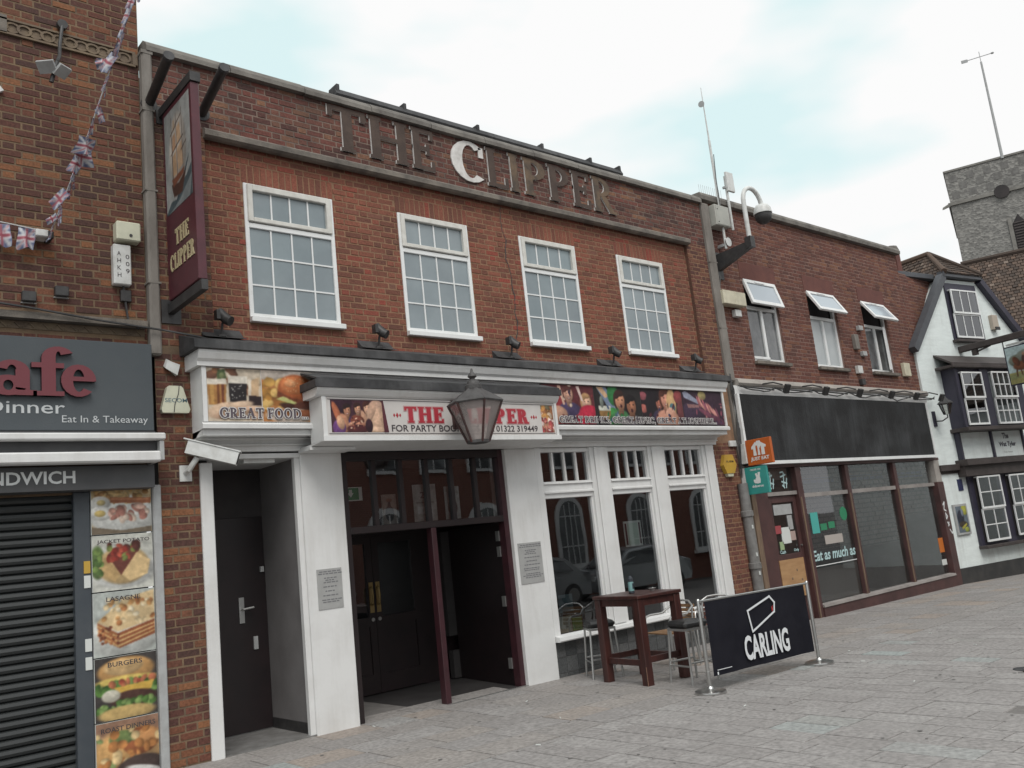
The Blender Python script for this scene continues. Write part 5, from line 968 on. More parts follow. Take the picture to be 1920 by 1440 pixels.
# roller shutter
SHUT = mat('dark_shutter', (0.026, 0.030, 0.031), 0.5, (0.038, 0.041, 0.042), 3)
sh = thing('roller_shutter', 'closed dark roller shutter across the cafe doorway', 'shutter', (-3.0, 0.03, 0))
prof = [(0.05, 0), (0.02, 0.012), (0.008, 0.035), (0.015, 0.062), (0.05, 0.075)]
sl = MB().profx(prof, -4.4, -1.83).build('slat', SHUT, sh, True, off=(0, 0, 0)); sl.location = (3.0, -0.03, -0.05)
for i in range(1, 36):
    o_ = sl.copy(); col.objects.link(o_); o_.parent = sh; o_.location = (3.0, -0.03, -0.05 + i * 0.076)
GUIDE = mat('blue_grey_steel', (0.05, 0.06, 0.072), 0.45, (0.065, 0.074, 0.085), 4)
MB().cbox(-1.83, -1.69, -0.05, 0.09, -0.05, 2.62, 0.008).build('guide_rail', GUIDE, sh)
for z, c_, n_ in ((1.93, YEL, 'key_switch'), (1.80, PAPER, 'sticker'), (1.24, PAPER, 'sticker'), (1.08, PAPER, 'sticker')): MB().box(-1.755, -1.70, -0.06, -0.051, z - .055, z + .055).build(n_, c_, sh)
MB().cbox(-1.135, -1.055, -0.10, 0.0, -0.05, 2.655, 0.01).build('shopfront_post', GREYPL, cafe)
MB().box(-4.8, -1.14, 0.1, 0.3, -0.1, 2.65).build('shop_backing', INNER, cafe)
# food posters
def plate_shapes(bgw=(205, 205, 198)): return [EL(.5, .36, .56, .33, (226, 226, 220)), EL(.5, .37, .5, .28, (206, 206, 202))]
fry = [PG([(0, .75), (1, .8), (1, 1), (0, 1)], (196, 168, 120)), EL(.55, .4, .62, .42, (222, 222, 216))] + speck(46, [(206, 160, 92), (222, 184, 120), (168, 116, 60), (190, 140, 84)], .05, 1, .66, 1, .03, .08) + [PG([(.3, .66), (.98, .62), (1, .74), (.32, .78)], (164, 92, 56)), PG([(.32, .72), (.95, .69), (.97, .73), (.33, .77)], (196, 124, 80)), EL(.14, .66, .17, .15, (232, 230, 222)), EL(.15, .44, .2, .15, (236, 234, 226)), EL(.14, .44, .09, .07, (228, 196, 110)), EL(.16, .67, .07, .06, (224, 200, 130))] + speck(30, [(206, 148, 128), (222, 176, 156), (180, 116, 100), (214, 190, 170)], .3, .95, .3, .58, .04, .1) + [PG([(0, 0), (1, 0), (1, .12), (.5, .06), (0, .16)], (120, 104, 84))]
jack = plate_shapes() + [EL(.08, .52, .12, .3, (92, 118, 60)), EL(.5, .44, .43, .34, (206, 170, 112)), PG([(.46, .3), (.72, .66), (.95, .5), (.9, .25), (.6, .14)], (222, 186, 128)), PG([(.2, .62), (.45, .3), (.36, .16), (.1, .34)], (196, 158, 100)), PG([(.24, .64), (.46, .26), (.74, .68), (.6, .78), (.38, .78)], (110, 54, 44))] + speck(26, [(150, 46, 36), (96, 48, 40), (176, 70, 50), (120, 130, 60)], .26, .76, .56, .84, .03, .07) + speck(20, [(120, 150, 70), (80, 110, 50)], .0, .14, .3, .75, .03, .06)
lasg = [EL(.5, .3, .6, .34, (208, 210, 204)), PG([(.05, .55), (.5, .88), (1, .98), (1, .5), (.38, .36)], (216, 184, 132)), PG([(.05, .55), (.38, .34), (.4, .1), (.08, .3)], (170, 96, 52)), PG([(.38, .34), (1, .5), (1, .26), (.4, .1)], (150, 78, 44))] + [PG([(.06, .50 - .07 * i), (.38, .29 - .07 * i), (1, .45 - .06 * i), (1, .43 - .06 * i), (.38, .26 - .07 * i), (.06, .475 - .07 * i)], (224, 178, 112)) for i in range(3)] + speck(40, [(226, 198, 148), (196, 140, 80), (236, 218, 180), (176, 110, 60)], .15, 1, .5, .88, .02, .06) + speck(24, [(190, 110, 60), (120, 56, 36)], .08, .4, .16, .45, .015, .03)
burg = [EL(.5, .76, .46, .22, (206, 150, 84)), EL(.46, .82, .32, .13, (226, 182, 120)), EL(.5, .6, .5, .08, (222, 190, 90))] + speck(46, [(84, 130, 52), (60, 104, 40), (120, 160, 76)], .02, .98, .4, .58, .03, .08) + speck(12, [(176, 70, 50), (200, 110, 70)], .1, .95, .5, .6, .03, .07) + [PG([(.3, .5), (.95, .54), (.9, .4), (.46, .26)], (224, 176, 66)), EL(.6, .3, .38, .13, (76, 46, 38)), EL(.25, .38, .15, .1, (206, 200, 180))] + speck(40, [(84, 130, 52), (70, 110, 44), (130, 164, 84)], .05, .98, .14, .28, .03, .07) + [EL(.5, .08, .46, .12, (206, 170, 100))]
rost = [EL(.5, .4, .6, .5, (196, 150, 96)), EL(.3, .5, .3, .3, (214, 160, 92)), EL(.7, .62, .3, .22, (156, 84, 46)), EL(.4, .72, .2, .12, (110, 130, 70)), EL(.82, .66, .2, .16, (206, 140, 80))] + speck(26, [(120, 140, 80), (190, 120, 60), (224, 190, 130)], 0, 1, .3, .85, .03, .09) + [EL(.7, .2, .4, .2, (70, 54, 50)), EL(.75, .16, .3, .06, (206, 204, 200), -14), EL(.5, .08, .3, .05, (190, 186, 180), -10)]
PD = [('fried breakfast', 2.215, 2.655, fry, (176, 150, 110), None, 'fried breakfast poster with eggs and sausage, topmost beside the shutter'), ('jacket', 1.695, 2.205, jack, (196, 196, 186), 'JACKET POTATO', 'jacket potato poster with chilli filling, second from top beside the shutter'), ('lasagne', 1.115, 1.685, lasg, (176, 182, 176), 'LASAGNE', 'lasagne poster, third from top beside the shutter'), ('burger', 0.555, 1.105, burg, (60, 54, 52), 'BURGERS', 'cheeseburger poster, fourth from top beside the shutter'), ('roast', 0.0, 0.545, rost, (150, 110, 86), 'ROAST DINNERS', 'roast dinner poster, lowest beside the shutter')]
for nm, z0, z1, S_, bgc, cap, lb in PD:
    t = thing('food_poster', lb, 'poster', (-1.41, -0.06, z0), group='food posters beside the shutter')
    MB().box(-1.685, -1.14, -0.06, 0.0, z0, z1).build('panel', PAPER, t); picture(t, 'food_print', (-1.683, -0.061, z0 + .002), XR, ZU, 0.541, z1 - z0 - .004, S_, bg=bgc)
    if cap: MB().text(cap, (-1.65 if len(cap) > 8 else -1.58, -0.092, z1 - 0.085), XR, ZU, 0.47 if len(cap) > 8 else 0.30, 0.042, 0.0015, 0.014).build('caption', DKL, t)

# fittings on the cafe wall
t = thing('arm_floodlight', 'small floodlight on a black curved arm high on the cafe wall', 'floodlight', (-1.9, -0.02, 7.0))
MB().tube([(-1.86, -0.02, 7.36), (-1.86, -0.08, 7.36)], 0.05, 10).build('wall_rose', BLACK, t); MB().tube([(-1.86, -0.06, 7.36), (-1.9, -0.12, 7.1), (-1.95, -0.3, 6.85), (-2.0, -0.42, 6.72)], 0.017, 8).build('arm', BLACK, t, True)
MB().add(*obox((-2.10, -0.45, 6.62), (-.4, -.5, -.75), 0.03, 0.16, 0.12)).build('lamp_panel', GREYPL, t); MB().add(*obox((-1.97, -0.47, 6.60), (.3, -.5, -.75), 0.03, 0.13, 0.12)).build('lamp_panel', GREYPL, t); MB().tube([(-2.0, -0.42, 6.72), (-2.05, -0.4, 6.5)], 0.02, 8).build('knuckle', BLACK, t)
t = thing('alarm_siren', 'cream square box with a dark dot on the cafe wall beside the pipe', 'box', (-1.3, -0.05, 5.12))
MB().cbox(-1.41, -1.175, -0.13, 0.0, 5.115, 5.315, 0.012).build('casing', SEC, t); MB().tube([(-1.275, -0.13, 5.17), (-1.275, -0.136, 5.17)], 0.016, 12).build('screw_cover', BLACK, t)
t = thing('number_box', 'tall white junction box with faded black letters under the cream siren', 'box', (-1.35, -0.05, 4.67))
MB().cbox(-1.435, -1.265, -0.09, 0.0, 4.66, 5.08, 0.01).build('casing', WPLAST, t)
for k, (s_, x_) in enumerate((('A', -1.40), ('H', -1.40), ('K', -1.40), ('H', -1.40), ('0', -1.32), ('0', -1.32), ('9', -1.32))): MB().text(s_, (x_, -0.091, 4.96 - (k if k < 4 else k - 3.6) * 0.075), XR, ZU, 0.035, 0.045, 0.001).build('faded_letter', DKL, t)
MB().tube([(-1.33, -0.03, 4.66), (-1.31, -0.03, 4.45), (-1.3, -0.05, 4.3), (-1.2, -0.06, 4.22)], 0.012, 6).build('cable', BLACK, t); MB().cbox(-1.36, -1.26, -0.05, 0.0, 4.50, 4.62, 0.006).build('cable_gland', BLACK, t)
for x, z, lb in ((-2.18, 4.46, 'small dark square sensor above the cafe ledge, left of two'), (-1.9, 4.54, 'small dark flat fitting above the cafe ledge, right of two')):
    t = thing('wall_fitting', lb, 'fitting', (x, -0.02, z), group='dark fittings on the cafe wall'); MB().cbox(x - .06, x + .06, -0.07, 0.0, z - .05, z + .05, 0.008).build('casing', BLACK, t); MB().box(x - .065, x + .065, -0.03, -0.001, z - .06, z - .052).build('bracket', GREYPL, t)
tag(MB().tube([(-3.0, -0.12, 4.40), (-2.2, -0.13, 4.33), (-1.6, -0.13, 4.26), (-1.0, -0.16, 4.20), (-0.7, -0.3, 4.12), (-0.6, -0.4, 4.06)], 0.011, 6).build('slack_cable', BLACK), 'black cable sagging from the cafe ledge across to the pub cornice', 'cable')

# bunting
FLAG = [PG([(0, 0), (.12, 0), (1, .88), (1, 1), (.88, 1), (0, .12)], (196, 198, 202)), PG([(0, 1), (.12, 1), (1, .12), (1, 0), (.88, 0), (0, .88)], (196, 198, 202)), PG([(.40, 0), (.60, 0), (.60, 1), (.40, 1)], (206, 206, 210)), PG([(0, .36), (1, .36), (1, .64), (0, .64)], (206, 206, 210)), PG([(.45, 0), (.55, 0), (.55, 1), (.45, 1)], (158, 66, 80)), PG([(0, .43), (1, .43), (1, .57), (0, .57)], (158, 66, 80)), PG([(0, 0), (.06, 0), (.4, .38), (.34, .38)], (158, 66, 80)), PG([(1, 1), (.94, 1), (.6, .62), (.66, .62)], (158, 66, 80))]
rflag = random.Random(9)
def flag(t, o, r, u, w_, h_):
    ob = picture(t, 'flag', o, r, u, w_, h_, FLAG, bg=(84, 92, 128), soft=0, grain=0.03, res=22); me = ob.data
    n = V(r).normalized().cross(V(u).normalized()); O = V(o) - ORI[t.name]; ph = rflag.uniform(0, 6); k_ = rflag.uniform(5, 9); am = rflag.uniform(.1, .2) * w_; ru, uu = V(r).normalized(), V(u).normalized()
    for v in me.vertices:                              # the cloth ripples and curls away from its top edge
        d = v.co - O; a_, b_ = d.dot(ru) / w_, d.dot(uu) / h_; v.co += n * (am * math.sin(k_ * a_ + 2.2 * b_ + ph) * (1.15 - b_)) + ru * (0.12 * w_ * math.sin(3 * b_ + ph) * (1 - b_)) + uu * (0.06 * h_ * math.sin(5 * a_ + ph) * (1 - b_))
STRG = mat('white_string', (0.6, 0.6, 0.6), 0.7)
bu = thing('bunting_string', 'wind-bunched string of union flag bunting rising from the cafe wall out of frame', 'bunting', (-2.03, -0.12, 5.08), group='flag bunting')
Pa, Pb = Vector((-2.02, -0.12, 5.06)), Vector((-1.72, -1.95, 6.80)); pts = []
for i in range(15):
    f_ = i / 14; p = Pa.lerp(Pb, f_); p.z -= 0.10 * math.sin(math.pi * f_); pts.append(p)
MB().tube(pts, 0.006, 5).build('string', STRG, bu)
rb = random.Random(12)
for i in range(26):
    f_ = 0.02 + 0.96 * i / 25; p = Pa.lerp(Pb, f_); p.z -= 0.10 * math.sin(math.pi * f_)
    if i in (10, 11): r_, w_, h_ = Vector((-0.85, -0.5, -0.15)), 0.2, 0.16
    else: r_, w_, h_ = Vector((rb.uniform(-.6, .7), rb.uniform(-.9, .1), rb.uniform(-.9, .2))), rb.uniform(.04, .10), rb.uniform(.11, .2)
    r_ = r_.normalized(); u_ = Vector((0.25, -.25, 1)); u_ = (u_ - r_ * u_.dot(r_)).normalized()
    if r_.cross(u_).dot(CAM - p) < 0: r_ = -r_
    flag(bu, p - u_ * h_ - r_ * w_ * .5, r_, u_, w_, h_)
bl = thing('bunting_string', 'short level string of union flags on the cafe wall at the left edge', 'bunting', (-2.02, -0.12, 5.0), group='flag bunting')
MB().tube([(-4.0, -0.12, 5.16), (-3.0, -0.12, 5.13), (-2.43, -0.12, 5.13), (-2.1, -0.12, 5.10)], 0.006, 5).build('string', STRG, bl)
for x in (-2.28, -2.50, -2.78, -3.05): flag(bl, (x, -0.122, 4.90), (1, 0.1 * (1 if x > -2.4 else -1), 0.02), (0, 0.05, 1), 0.15, 0.21)
t = thing('bunting_bracket', 'white plastic bracket holding the bunting strings on the cafe wall', 'bracket', (-2.06, -0.1, 5.06)); MB().cbox(-2.14, -2.03, -0.16, 0.0, 5.03, 5.10, 0.008).build('arm', WPLAST, t); MB().cbox(-2.04, -1.99, -0.17, 0.0, 5.02, 5.09, 0.006).build('hook', BLACK, t)

# ================================================================== the takeaway shop
tk = thing('takeaway_building', 'two-storey maroon brick shop with three open top windows and a blank dark fascia', 'building', (12.4, 0, -0.15))
KX = [(9.60, 10.65), (11.76, 12.82), (13.93, 14.98)]; KZ0, KZ1 = 4.49, 6.05
kh = [(a, b_, KZ0, KZ1) for a, b_ in KX]; kl = [(a - .06, b_ + .06, KZ1, KZ1 + .34) for a, b_ in KX]
w = MB(); wall_sheet(w, 8.74, 16.05, 4.0, 7.42, 0.004, kh); wall_sheet(w, 16.05, 17.7, 5.0, 6.97, 0.004, [])
for a, b_ in KX: w.quad((a, 0.012, KZ0), (a, .12, KZ0), (a, .12, KZ1), (a, 0.012, KZ1)); w.quad((b_, .12, KZ0), (b_, 0.012, KZ0), (b_, 0.012, KZ1), (b_, .12, KZ1)); w.quad((a, .12, KZ1), (b_, .12, KZ1), (b_, 0.012, KZ1), (a, .012, KZ1))
kwall = w.build('wall', MORTAR_K, tk)
lay(bond(8.74, 16.05, 4.14, 7.40, kh + kl, phase=0.06) + bond(16.05, 17.7, 5.04, 6.95, phase=0.02), 0.0, 0.014, BR_KB, kwall, 300, random.Random(6))
LINT = mat('rubbed_brick_lintel', (0.15, 0.058, 0.046), 0.9, (0.11, 0.044, 0.038), 3, 0.3, 60)
for a, b_, c, d in kl: MB().box(a, b_, -0.004, 0.02, c + .004, d - .004).build('lintel', LINT, tk)
MB().box(8.75, 16.0, 0.3, 8, 2.4, 7.3).build('body', INNER, tk)
x = 8.56
while x < 16.1:
    b_ = min(x + 1.0, 16.12); MB().profx([(-0.01, 7.40), (-0.10, 7.40), (-0.11, 7.47), (-0.08, 7.53), (0.3, 7.55), (0.3, 7.40)], x + .004, b_ - .004).build('coping_stone', COPING, tk); x = b_
MB().cbox(16.20, 16.44, 0.05, 0.35, 6.95, 7.55, 0.01).build('end_pier', LINT, tk); MB().lathe([(0.14, 0), (0.19, .05), (0.16, .14), (0.04, .18)], 16.32, 0.2, 7.55, 12).build('pier_cap', COPING, tk)
NETG = mat('net_curtain_glass', (0.36, 0.39, 0.40), 0.15, (0.42, 0.45, 0.46), 2, spec=0.6); DKG = mat('dark_window_glass', (0.075, 0.08, 0.085), 0.04, (0.16, 0.165, 0.17), 2.5, spec=0.8)
VENTG = mat('sky_lit_vent_glass', (0.40, 0.45, 0.50), 0.08, spec=0.7)  # the sky's light on the vents is put into this pale colour
for k, ((a, b_), ang) in enumerate(zip(KX, (16, 30, 34))):
    f_ = MB()
    for (p, q, c, d) in ((a, a + .06, KZ0 + .01, KZ1), (b_ - .06, b_, KZ0 + .01, KZ1), (a + .06, b_ - .06, KZ0 + .01, KZ0 + .075), (a + .06, b_ - .06, KZ1 - .05, KZ1), (a + .06, b_ - .06, 5.50, 5.565), ((a + b_) / 2 - .035, (a + b_) / 2 + .035, KZ0 + .075, 5.50)): f_.cbox(p, q, 0.045, 0.11, c, d, 0.006)
    wo = f_.build('window', UPVC, tk); mid = (a + b_) / 2
    G1, G2 = ((DKG, DKG), (NETG, NETG), (DKG, DKG))[k]
    MB().quad((a + .06, 0.08, KZ0 + .07), (mid - .03, 0.08, KZ0 + .07), (mid - .03, 0.08, 5.5), (a + .06, 0.08, 5.5)).build('pane', G1, wo); MB().quad((mid + .03, 0.081, KZ0 + .07), (b_ - .06, 0.081, KZ0 + .07), (b_ - .06, 0.081, 5.5), (mid + .03, 0.081, 5.5)).build('pane', G2, wo)
    MB().quad((a + .06, 0.13, 5.56), (b_ - .06, 0.13, 5.56), (b_ - .06, 0.13, 6.0), (a + .06, 0.13, 6.0)).build('dark_gap_sheet', INNER, wo)  # dark sheet stands in for the unlit room behind the open vent
    sv = MB(); h_ = 0.52; x0_, x1_ = a + .01, b_ - .01
    for (p, q, c, d) in ((x0_, x0_ + .07, -h_, 0), (x1_ - .07, x1_, -h_, 0), (x0_ + .07, x1_ - .07, -.075, 0), (x0_ + .07, x1_ - .07, -h_, -h_ + .075)): sv.cbox(p - a, q - a, -0.05, 0.0, c, d, 0.006)
    vs_ = sv.build('open_vent', UPVC, wo, off=(0, 0, 0)); vs_.location = Vector((a, 0.035, KZ1 - .005)) - ORI[tk.name]; vs_.rotation_euler = (rad(-ang), 0, 0); ORI[vs_.name] = Vector((0, 0, 0))
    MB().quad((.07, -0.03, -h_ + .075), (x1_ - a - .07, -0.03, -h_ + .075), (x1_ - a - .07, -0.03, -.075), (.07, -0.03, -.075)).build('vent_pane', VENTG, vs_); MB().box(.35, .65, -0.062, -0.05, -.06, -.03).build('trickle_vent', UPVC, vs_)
    MB().cbox(a - .03, b_ + .06, -0.075, 0.03, KZ0 - .055, KZ0 + .008, 0.006).build('sill', STONE, wo)
    if k == 0: MB().cbox(a + .05, mid + .03, 0.028, 0.046, KZ0 + .06, KZ0 + .11, .004).build('casement_edge', UPVC, wo)
    if k == 2:
        cm = MB(); cm.cbox(0, .05, -.05, 0, 0, .96, .004); cm.cbox(.41, .46, -.05, 0, 0, .96, .004); cm.cbox(.05, .41, -.05, 0, 0, .05, .004); cm.cbox(.05, .41, -.05, 0, .91, .96, .004); co_ = cm.build('open_casement', UPVC, wo, off=(0, 0, 0)); co_.location = Vector((b_ - .05, .04, KZ0 + .05)) - ORI[tk.name]; co_.rotation_euler = (0, 0, rad(180 + 25)); ORI[co_.name] = Vector((0, 0, 0)); MB().quad((.05, -.025, .05), (.41, -.025, .05), (.41, -.025, .91), (.05, -.025, .91)).build('casement_pane', GLASSD, co_)
PALEST = mat('pale_render', (0.40, 0.37, 0.34), 0.9, (0.29, 0.265, 0.245), 3, 0.4, 40)
MB().profx([(0.02, 3.99), (-0.14, 3.99), (-0.17, 4.03), (-0.15, 4.10), (0.0, 4.15), (0.02, 4.15)], 8.74, 16.0).build('render_cornice', PALEST, tk)
MB().box(8.62, 15.95, -0.12, 0.02, 3.83, 3.985).build('white_band', W_, tk)
FASD = mat('stripped_black_fascia', (0.016, 0.016, 0.017), 0.6, (0.05, 0.053, 0.057), 1.4, 0.4, 30, detail=12, lo=0.42, hi=0.85, streak=(0.08, 0.083, 0.087), st_amt=0.35, spec=0.3)
bf = thing('blank_fascia', 'large blank black fascia panel with white edging above the takeaway', 'sign', (12.1, -0.15, 2.62))
MB().box(8.66, 15.72, -0.17, -0.02, 2.66, 3.828).build('panel', FASD, bf); MB().box(8.60, 8.658, -0.19, -0.02, 2.60, 3.828).build('edge', UPVC, bf); MB().box(8.60, 15.77, -0.20, -0.02, 2.60, 2.658).build('edge', UPVC, bf); MB().box(15.722, 15.77, -0.19, -0.02, 2.66, 3.828).build('edge', UPVC, bf)
for i, x in enumerate((9.45, 10.75, 12.0, 13.3, 14.4, 15.6)):
    nth = ('first', 'second', 'third', 'fourth', 'fifth', 'sixth')[i]
    t = thing('sign_spotlight', f'black spotlight over the blank takeaway fascia, {nth} from the pub', 'spotlight', (x, -0.2, 3.95), group='spotlights over the blank fascia')
    MB().tube([(x, -0.15, 4.03), (x + .05, -0.35, 4.02), (x + .1, -0.5, 3.95)], 0.013, 6).build('arm', BLACK, t); MB().add(*obox((x + .13, -0.55, 3.87), (.1, .5, -.8), 0.16, 0.10, 0.06)).build('lamp_head', BLACK, t)
cab = thing('cable_run', 'tangled black cables hanging along the takeaway cornice', 'cable', (12, -0.18, 3.95))
rc = random.Random(4); x = 8.75
while x < 15.4:
    x1 = x + rc.uniform(0.9, 1.4); MB().tube([(x + (x1 - x) * k / 6, -0.19, 3.97 - 0.12 * math.sin(math.pi * k / 6) * rc.uniform(.5, 1.2)) for k in range(7)], 0.012, 5).build('cable', BLACK, cab); MB().tube([(x, -0.175, 3.96), (x1, -0.175, 3.93)], 0.014, 5).build('cable', BLACK, cab); x = x1

# takeaway shopfront
BRN = mat('maroon_brown_paint', (0.085, 0.038, 0.036), 0.5, (0.055, 0.026, 0.025), 3, 0.15, 30); BARW = mat('bare_timber_edge', (0.21, 0.145, 0.095), 0.7, (0.13, 0.085, 0.06), 5, stretch=(4, 4, .6)); PSILL = mat('pale_dirty_sill', (0.30, 0.275, 0.26), 0.8, (0.2, 0.18, 0.17), 3)
gk = -0.16
MB().box(8.66, 16.02, -0.10, 0.05, 2.545, 2.598).build('shopfront_head', BRN, tk)
MB().cbox(8.67, 8.80, -0.11, 0.05, -0.3, 2.54, .006).build('timber_jamb', BARW, tk); MB().cbox(8.80, 9.22, -0.07, 0.05, -0.3, 2.54, .006).build('shopfront_pier', BRN, tk); MB().cbox(10.15, 10.32, -0.10, 0.06, -0.3, 2.54, .006).build('shopfront_pier', BRN, tk); MB().cbox(15.72, 16.02, -0.11, 0.06, -0.35, 2.06, .006).build('shopfront_pier', BRN, tk); MB().cbox(15.74, 16.0, -0.10, 0.06, 2.06, 2.54, .006).build('stone_pier', PALEST, tk)
PN = [(10.32, 11.95), (12.08, 13.90), (14.02, 15.70)]
for a in (11.95, 13.90): 
    MB().cbox(a, a + .125, -0.07, 0.06, 0.05, 2.54, .006).build('shopfront_mullion', BRN, tk); MB().box(a + .01, a + .04, -0.085, -0.071, 0.06, 2.0).build('worn_edge', BARW, tk)
MB().box(10.17, 10.205, -0.115, -0.101, -0.15, 2.0).build('worn_edge', BARW, tk)
MB().box(10.32, 15.72, -0.12, 0.06, -0.35, 0.04).build('stall_riser', BRN, tk); MB().profx([(0.05, 0.042), (-0.14, 0.042), (-0.13, 0.085), (0.05, 0.10)], 10.32, 15.72).build('shop_sill', PSILL, tk)
for a, b_ in PN:
    MB().box(a, b_, -0.045, 0.05, 1.985, 2.06).build('shop_transom', PSILL, tk); sw = MB().quad((a, 0.0, 0.10), (b_, 0.0, 0.10), (b_, 0.0, 1.985), (a, 0.0, 1.985)).build('shop_window', GLASSD, tk); MB().quad((a, 0.0, 2.06), (b_, 0.0, 2.06), (b_, 0.0, 2.54), (a, 0.0, 2.54)).build('top_light', GLASSD, tk)
    g = MB(); z = 0.95 if a < 14 else 1.45; i = 0
    while z < 2.5:
        g.box(a + .03, b_ - .03, 0.06, 0.075, z, z + .024); xx = a + .05 + (0.12 if i % 2 else 0)
        while xx < b_ - .05: g.box(xx, xx + .012, 0.062, 0.073, z + .018, z + .09); xx += 0.24
        z += 0.09; i += 1
    g.build('security_grille', mat('dark_grille', (0.03, 0.03, 0.03), 0.6), tk)
room = MB(); room.box(8.8, 15.9, 3.0, 3.05, -0.3, 2.6); room.box(8.78, 8.82, 0.1, 3, -.3, 2.6); room.box(15.85, 15.9, 0.1, 3, -.3, 2.6); room.box(8.8, 15.9, 0.1, 3, -.35, -.3); room.box(8.8, 15.9, 0.1, 3, 2.56, 2.6)
room.build('shop_room', mat('shop_interior', (0.20, 0.185, 0.175), 0.9, (0.14, 0.13, 0.12), 2), tk)
MB().box(10.36, 11.93, 0.012, 0.016, 0.12, 0.70).build('frosted_film', mat('frosted_film', (0.25, 0.24, 0.235), 0.8), tk)
CY = mat('pale_cyan_vinyl', (0.45, 0.62, 0.63), 0.5); DB = mat('window_band', (0.02, 0.025, 0.03), 0.5)
MB().box(10.36, 11.93, 0.008, 0.011, 0.76, 1.03).build('lettering_band', DB, tk); MB().text('Eat as much as', (10.42, -0.004, 0.83), XR, ZU, 1.5, 0.19, 0.002, 0.02, 0.15).build('window_lettering', CY, tk); MB().box(10.36, 11.93, -0.003, -0.0015, 0.735, 0.75).build('lettering_line', WHITEL, tk)
for a, b_, c, d, m, n_ in ((10.55, 10.80, 1.32, 1.70, mat('teal_sticker', (0.07, 0.38, 0.34), 0.5), 'teal_sticker'), (10.84, 11.06, 1.36, 1.48, GRN, 'green_sticker'), (11.12, 11.34, 1.38, 1.50, GRN, 'green_sticker'), (10.92, 11.55, 1.10, 1.26, mat('pale_menu', (0.42, 0.38, 0.35), 0.6), 'menu_card'), (15.45, 15.68, 0.55, 0.86, mat('orange_vinyl', (0.55, 0.16, 0.03), 0.5), 'orange_sticker'), (15.45, 15.68, 0.28, 0.40, PAPER, 'white_sticker')): MB().box(a, b_, -0.004, -0.001, c, d).build(n_, m, tk)
MB().lathe([(0.13, 0), (0.13, .003)], 0, 0, 0, 18).build('round_sticker', GRN, tk, off=(0, 0, 0)); q = bpy.data.objects['round_sticker']; q.location = Vector((11.72, -0.001, 1.62)) - ORI[tk.name]; q.rotation_euler = (rad(90), 0, 0)
MB().box(12.6, 13.5, 1.2, 1.3, 0.2, 0.95).build('counter_poster', mat('dim_teal_print', (0.05, 0.12, 0.12), 0.6), tk)  # teal darkened: the dim shop light is put into the print colour
TBLU = mat('blue_strip', (0.04, 0.06, 0.14), 0.5)
for a, b_ in PN: MB().box(a + .1, b_ - .2, 0.095, 0.10, 2.22, 2.34).build('light_strip', TBLU, tk); MB().box(a + .01, b_ - .01, 0.11, 0.12, 0.93 if a < 14 else 1.43, 2.53).build('grille_backing', mat('grille_backing_grey', (0.20, 0.18, 0.165), 0.85, (0.13, 0.115, 0.105), 1.5), tk)  # grey panel added behind the grille to keep the window background pale
dr = MB()
for (p, q, c, d) in ((9.24, 9.36, gk, 2.05), (10.04, 10.14, gk, 2.05), (9.36, 10.04, 1.93, 2.05), (9.36, 10.04, 0.94, 1.04), (9.36, 10.04, gk, 0.12)): dr.cbox(p, q, -0.02, 0.035, c, d, .005)
do_ = dr.build('shop_door', BRN, tk); PLY = mat('plywood', (0.42, 0.25, 0.12), 0.7, (0.34, 0.19, 0.09), 3, stretch=(1, 1, 4))
MB().box(9.30, 10.06, -0.032, -0.021, 0.30, 0.95).build('plywood_patch', PLY, do_); MB().box(9.36, 10.04, 0.0, 0.02, 0.12, 0.94).build('lower_panel', BRN, do_); MB().quad((9.36, 0.01, 1.04), (10.04, 0.01, 1.04), (10.04, 0.01, 1.93), (9.36, 0.01, 1.93)).build('door_pane', GLASSD, do_)
for x_, z_ in ((9.62, .62), (9.80, .75), (9.92, .58), (9.5, .5)): MB().lathe([(0.022, 0), (0.022, .002)], 0, 0, 0, 10).build('knot', BARW, do_, off=(0, 0, 0)); q = [o_ for o_ in do_.children if o_.name.startswith('knot')][-1]; q.location = Vector((x_, -0.0325, z_)) - ORI[tk.name]; q.rotation_euler = (rad(90), 0, 0)
for a, b_, c, d, m in ((9.42, 9.98, 1.72, 1.90, GREYPL), (9.38, 9.56, 1.40, 1.54, mat('red_card', (0.33, 0.06, 0.07), 0.6)), (9.55, 9.82, 1.22, 1.50, PAPER), (9.80, 9.95, 1.45, 1.70, GREYPL), (9.82, 9.98, 1.26, 1.42, mat('pinkish_card', (0.40, 0.30, 0.27), 0.6)), (9.45, 9.57, 1.12, 1.26, mat('pale_green_card', (0.30, 0.40, 0.22), 0.6))): MB().box(a, b_, -0.003, 0.006, c, d).build('door_notice', m, do_)
MB().text('Cash', (9.42, -0.003, 1.055), XR, ZU, .17, .06, .001, .02).build('vinyl_word', CY, do_); MB().text('Only', (9.85, -0.003, 1.055), XR, ZU, .16, .06, .001, .02).build('vinyl_word', CY, do_); MB().tube([(10.07, -0.02, 1.16), (10.07, -0.05, 1.16)], .018, 8).build('door_knob', STEEL, do_)
MB().box(9.22, 10.15, -0.06, 0.05, 2.0 + .055, 2.12).build('door_transom', PSILL, tk); MB().quad((9.22, 0.0, 2.12), (10.15, 0.0, 2.12), (10.15, 0.0, 2.545), (9.22, 0.0, 2.545)).build('top_light', GLASSD, tk)
cal_ = MB()
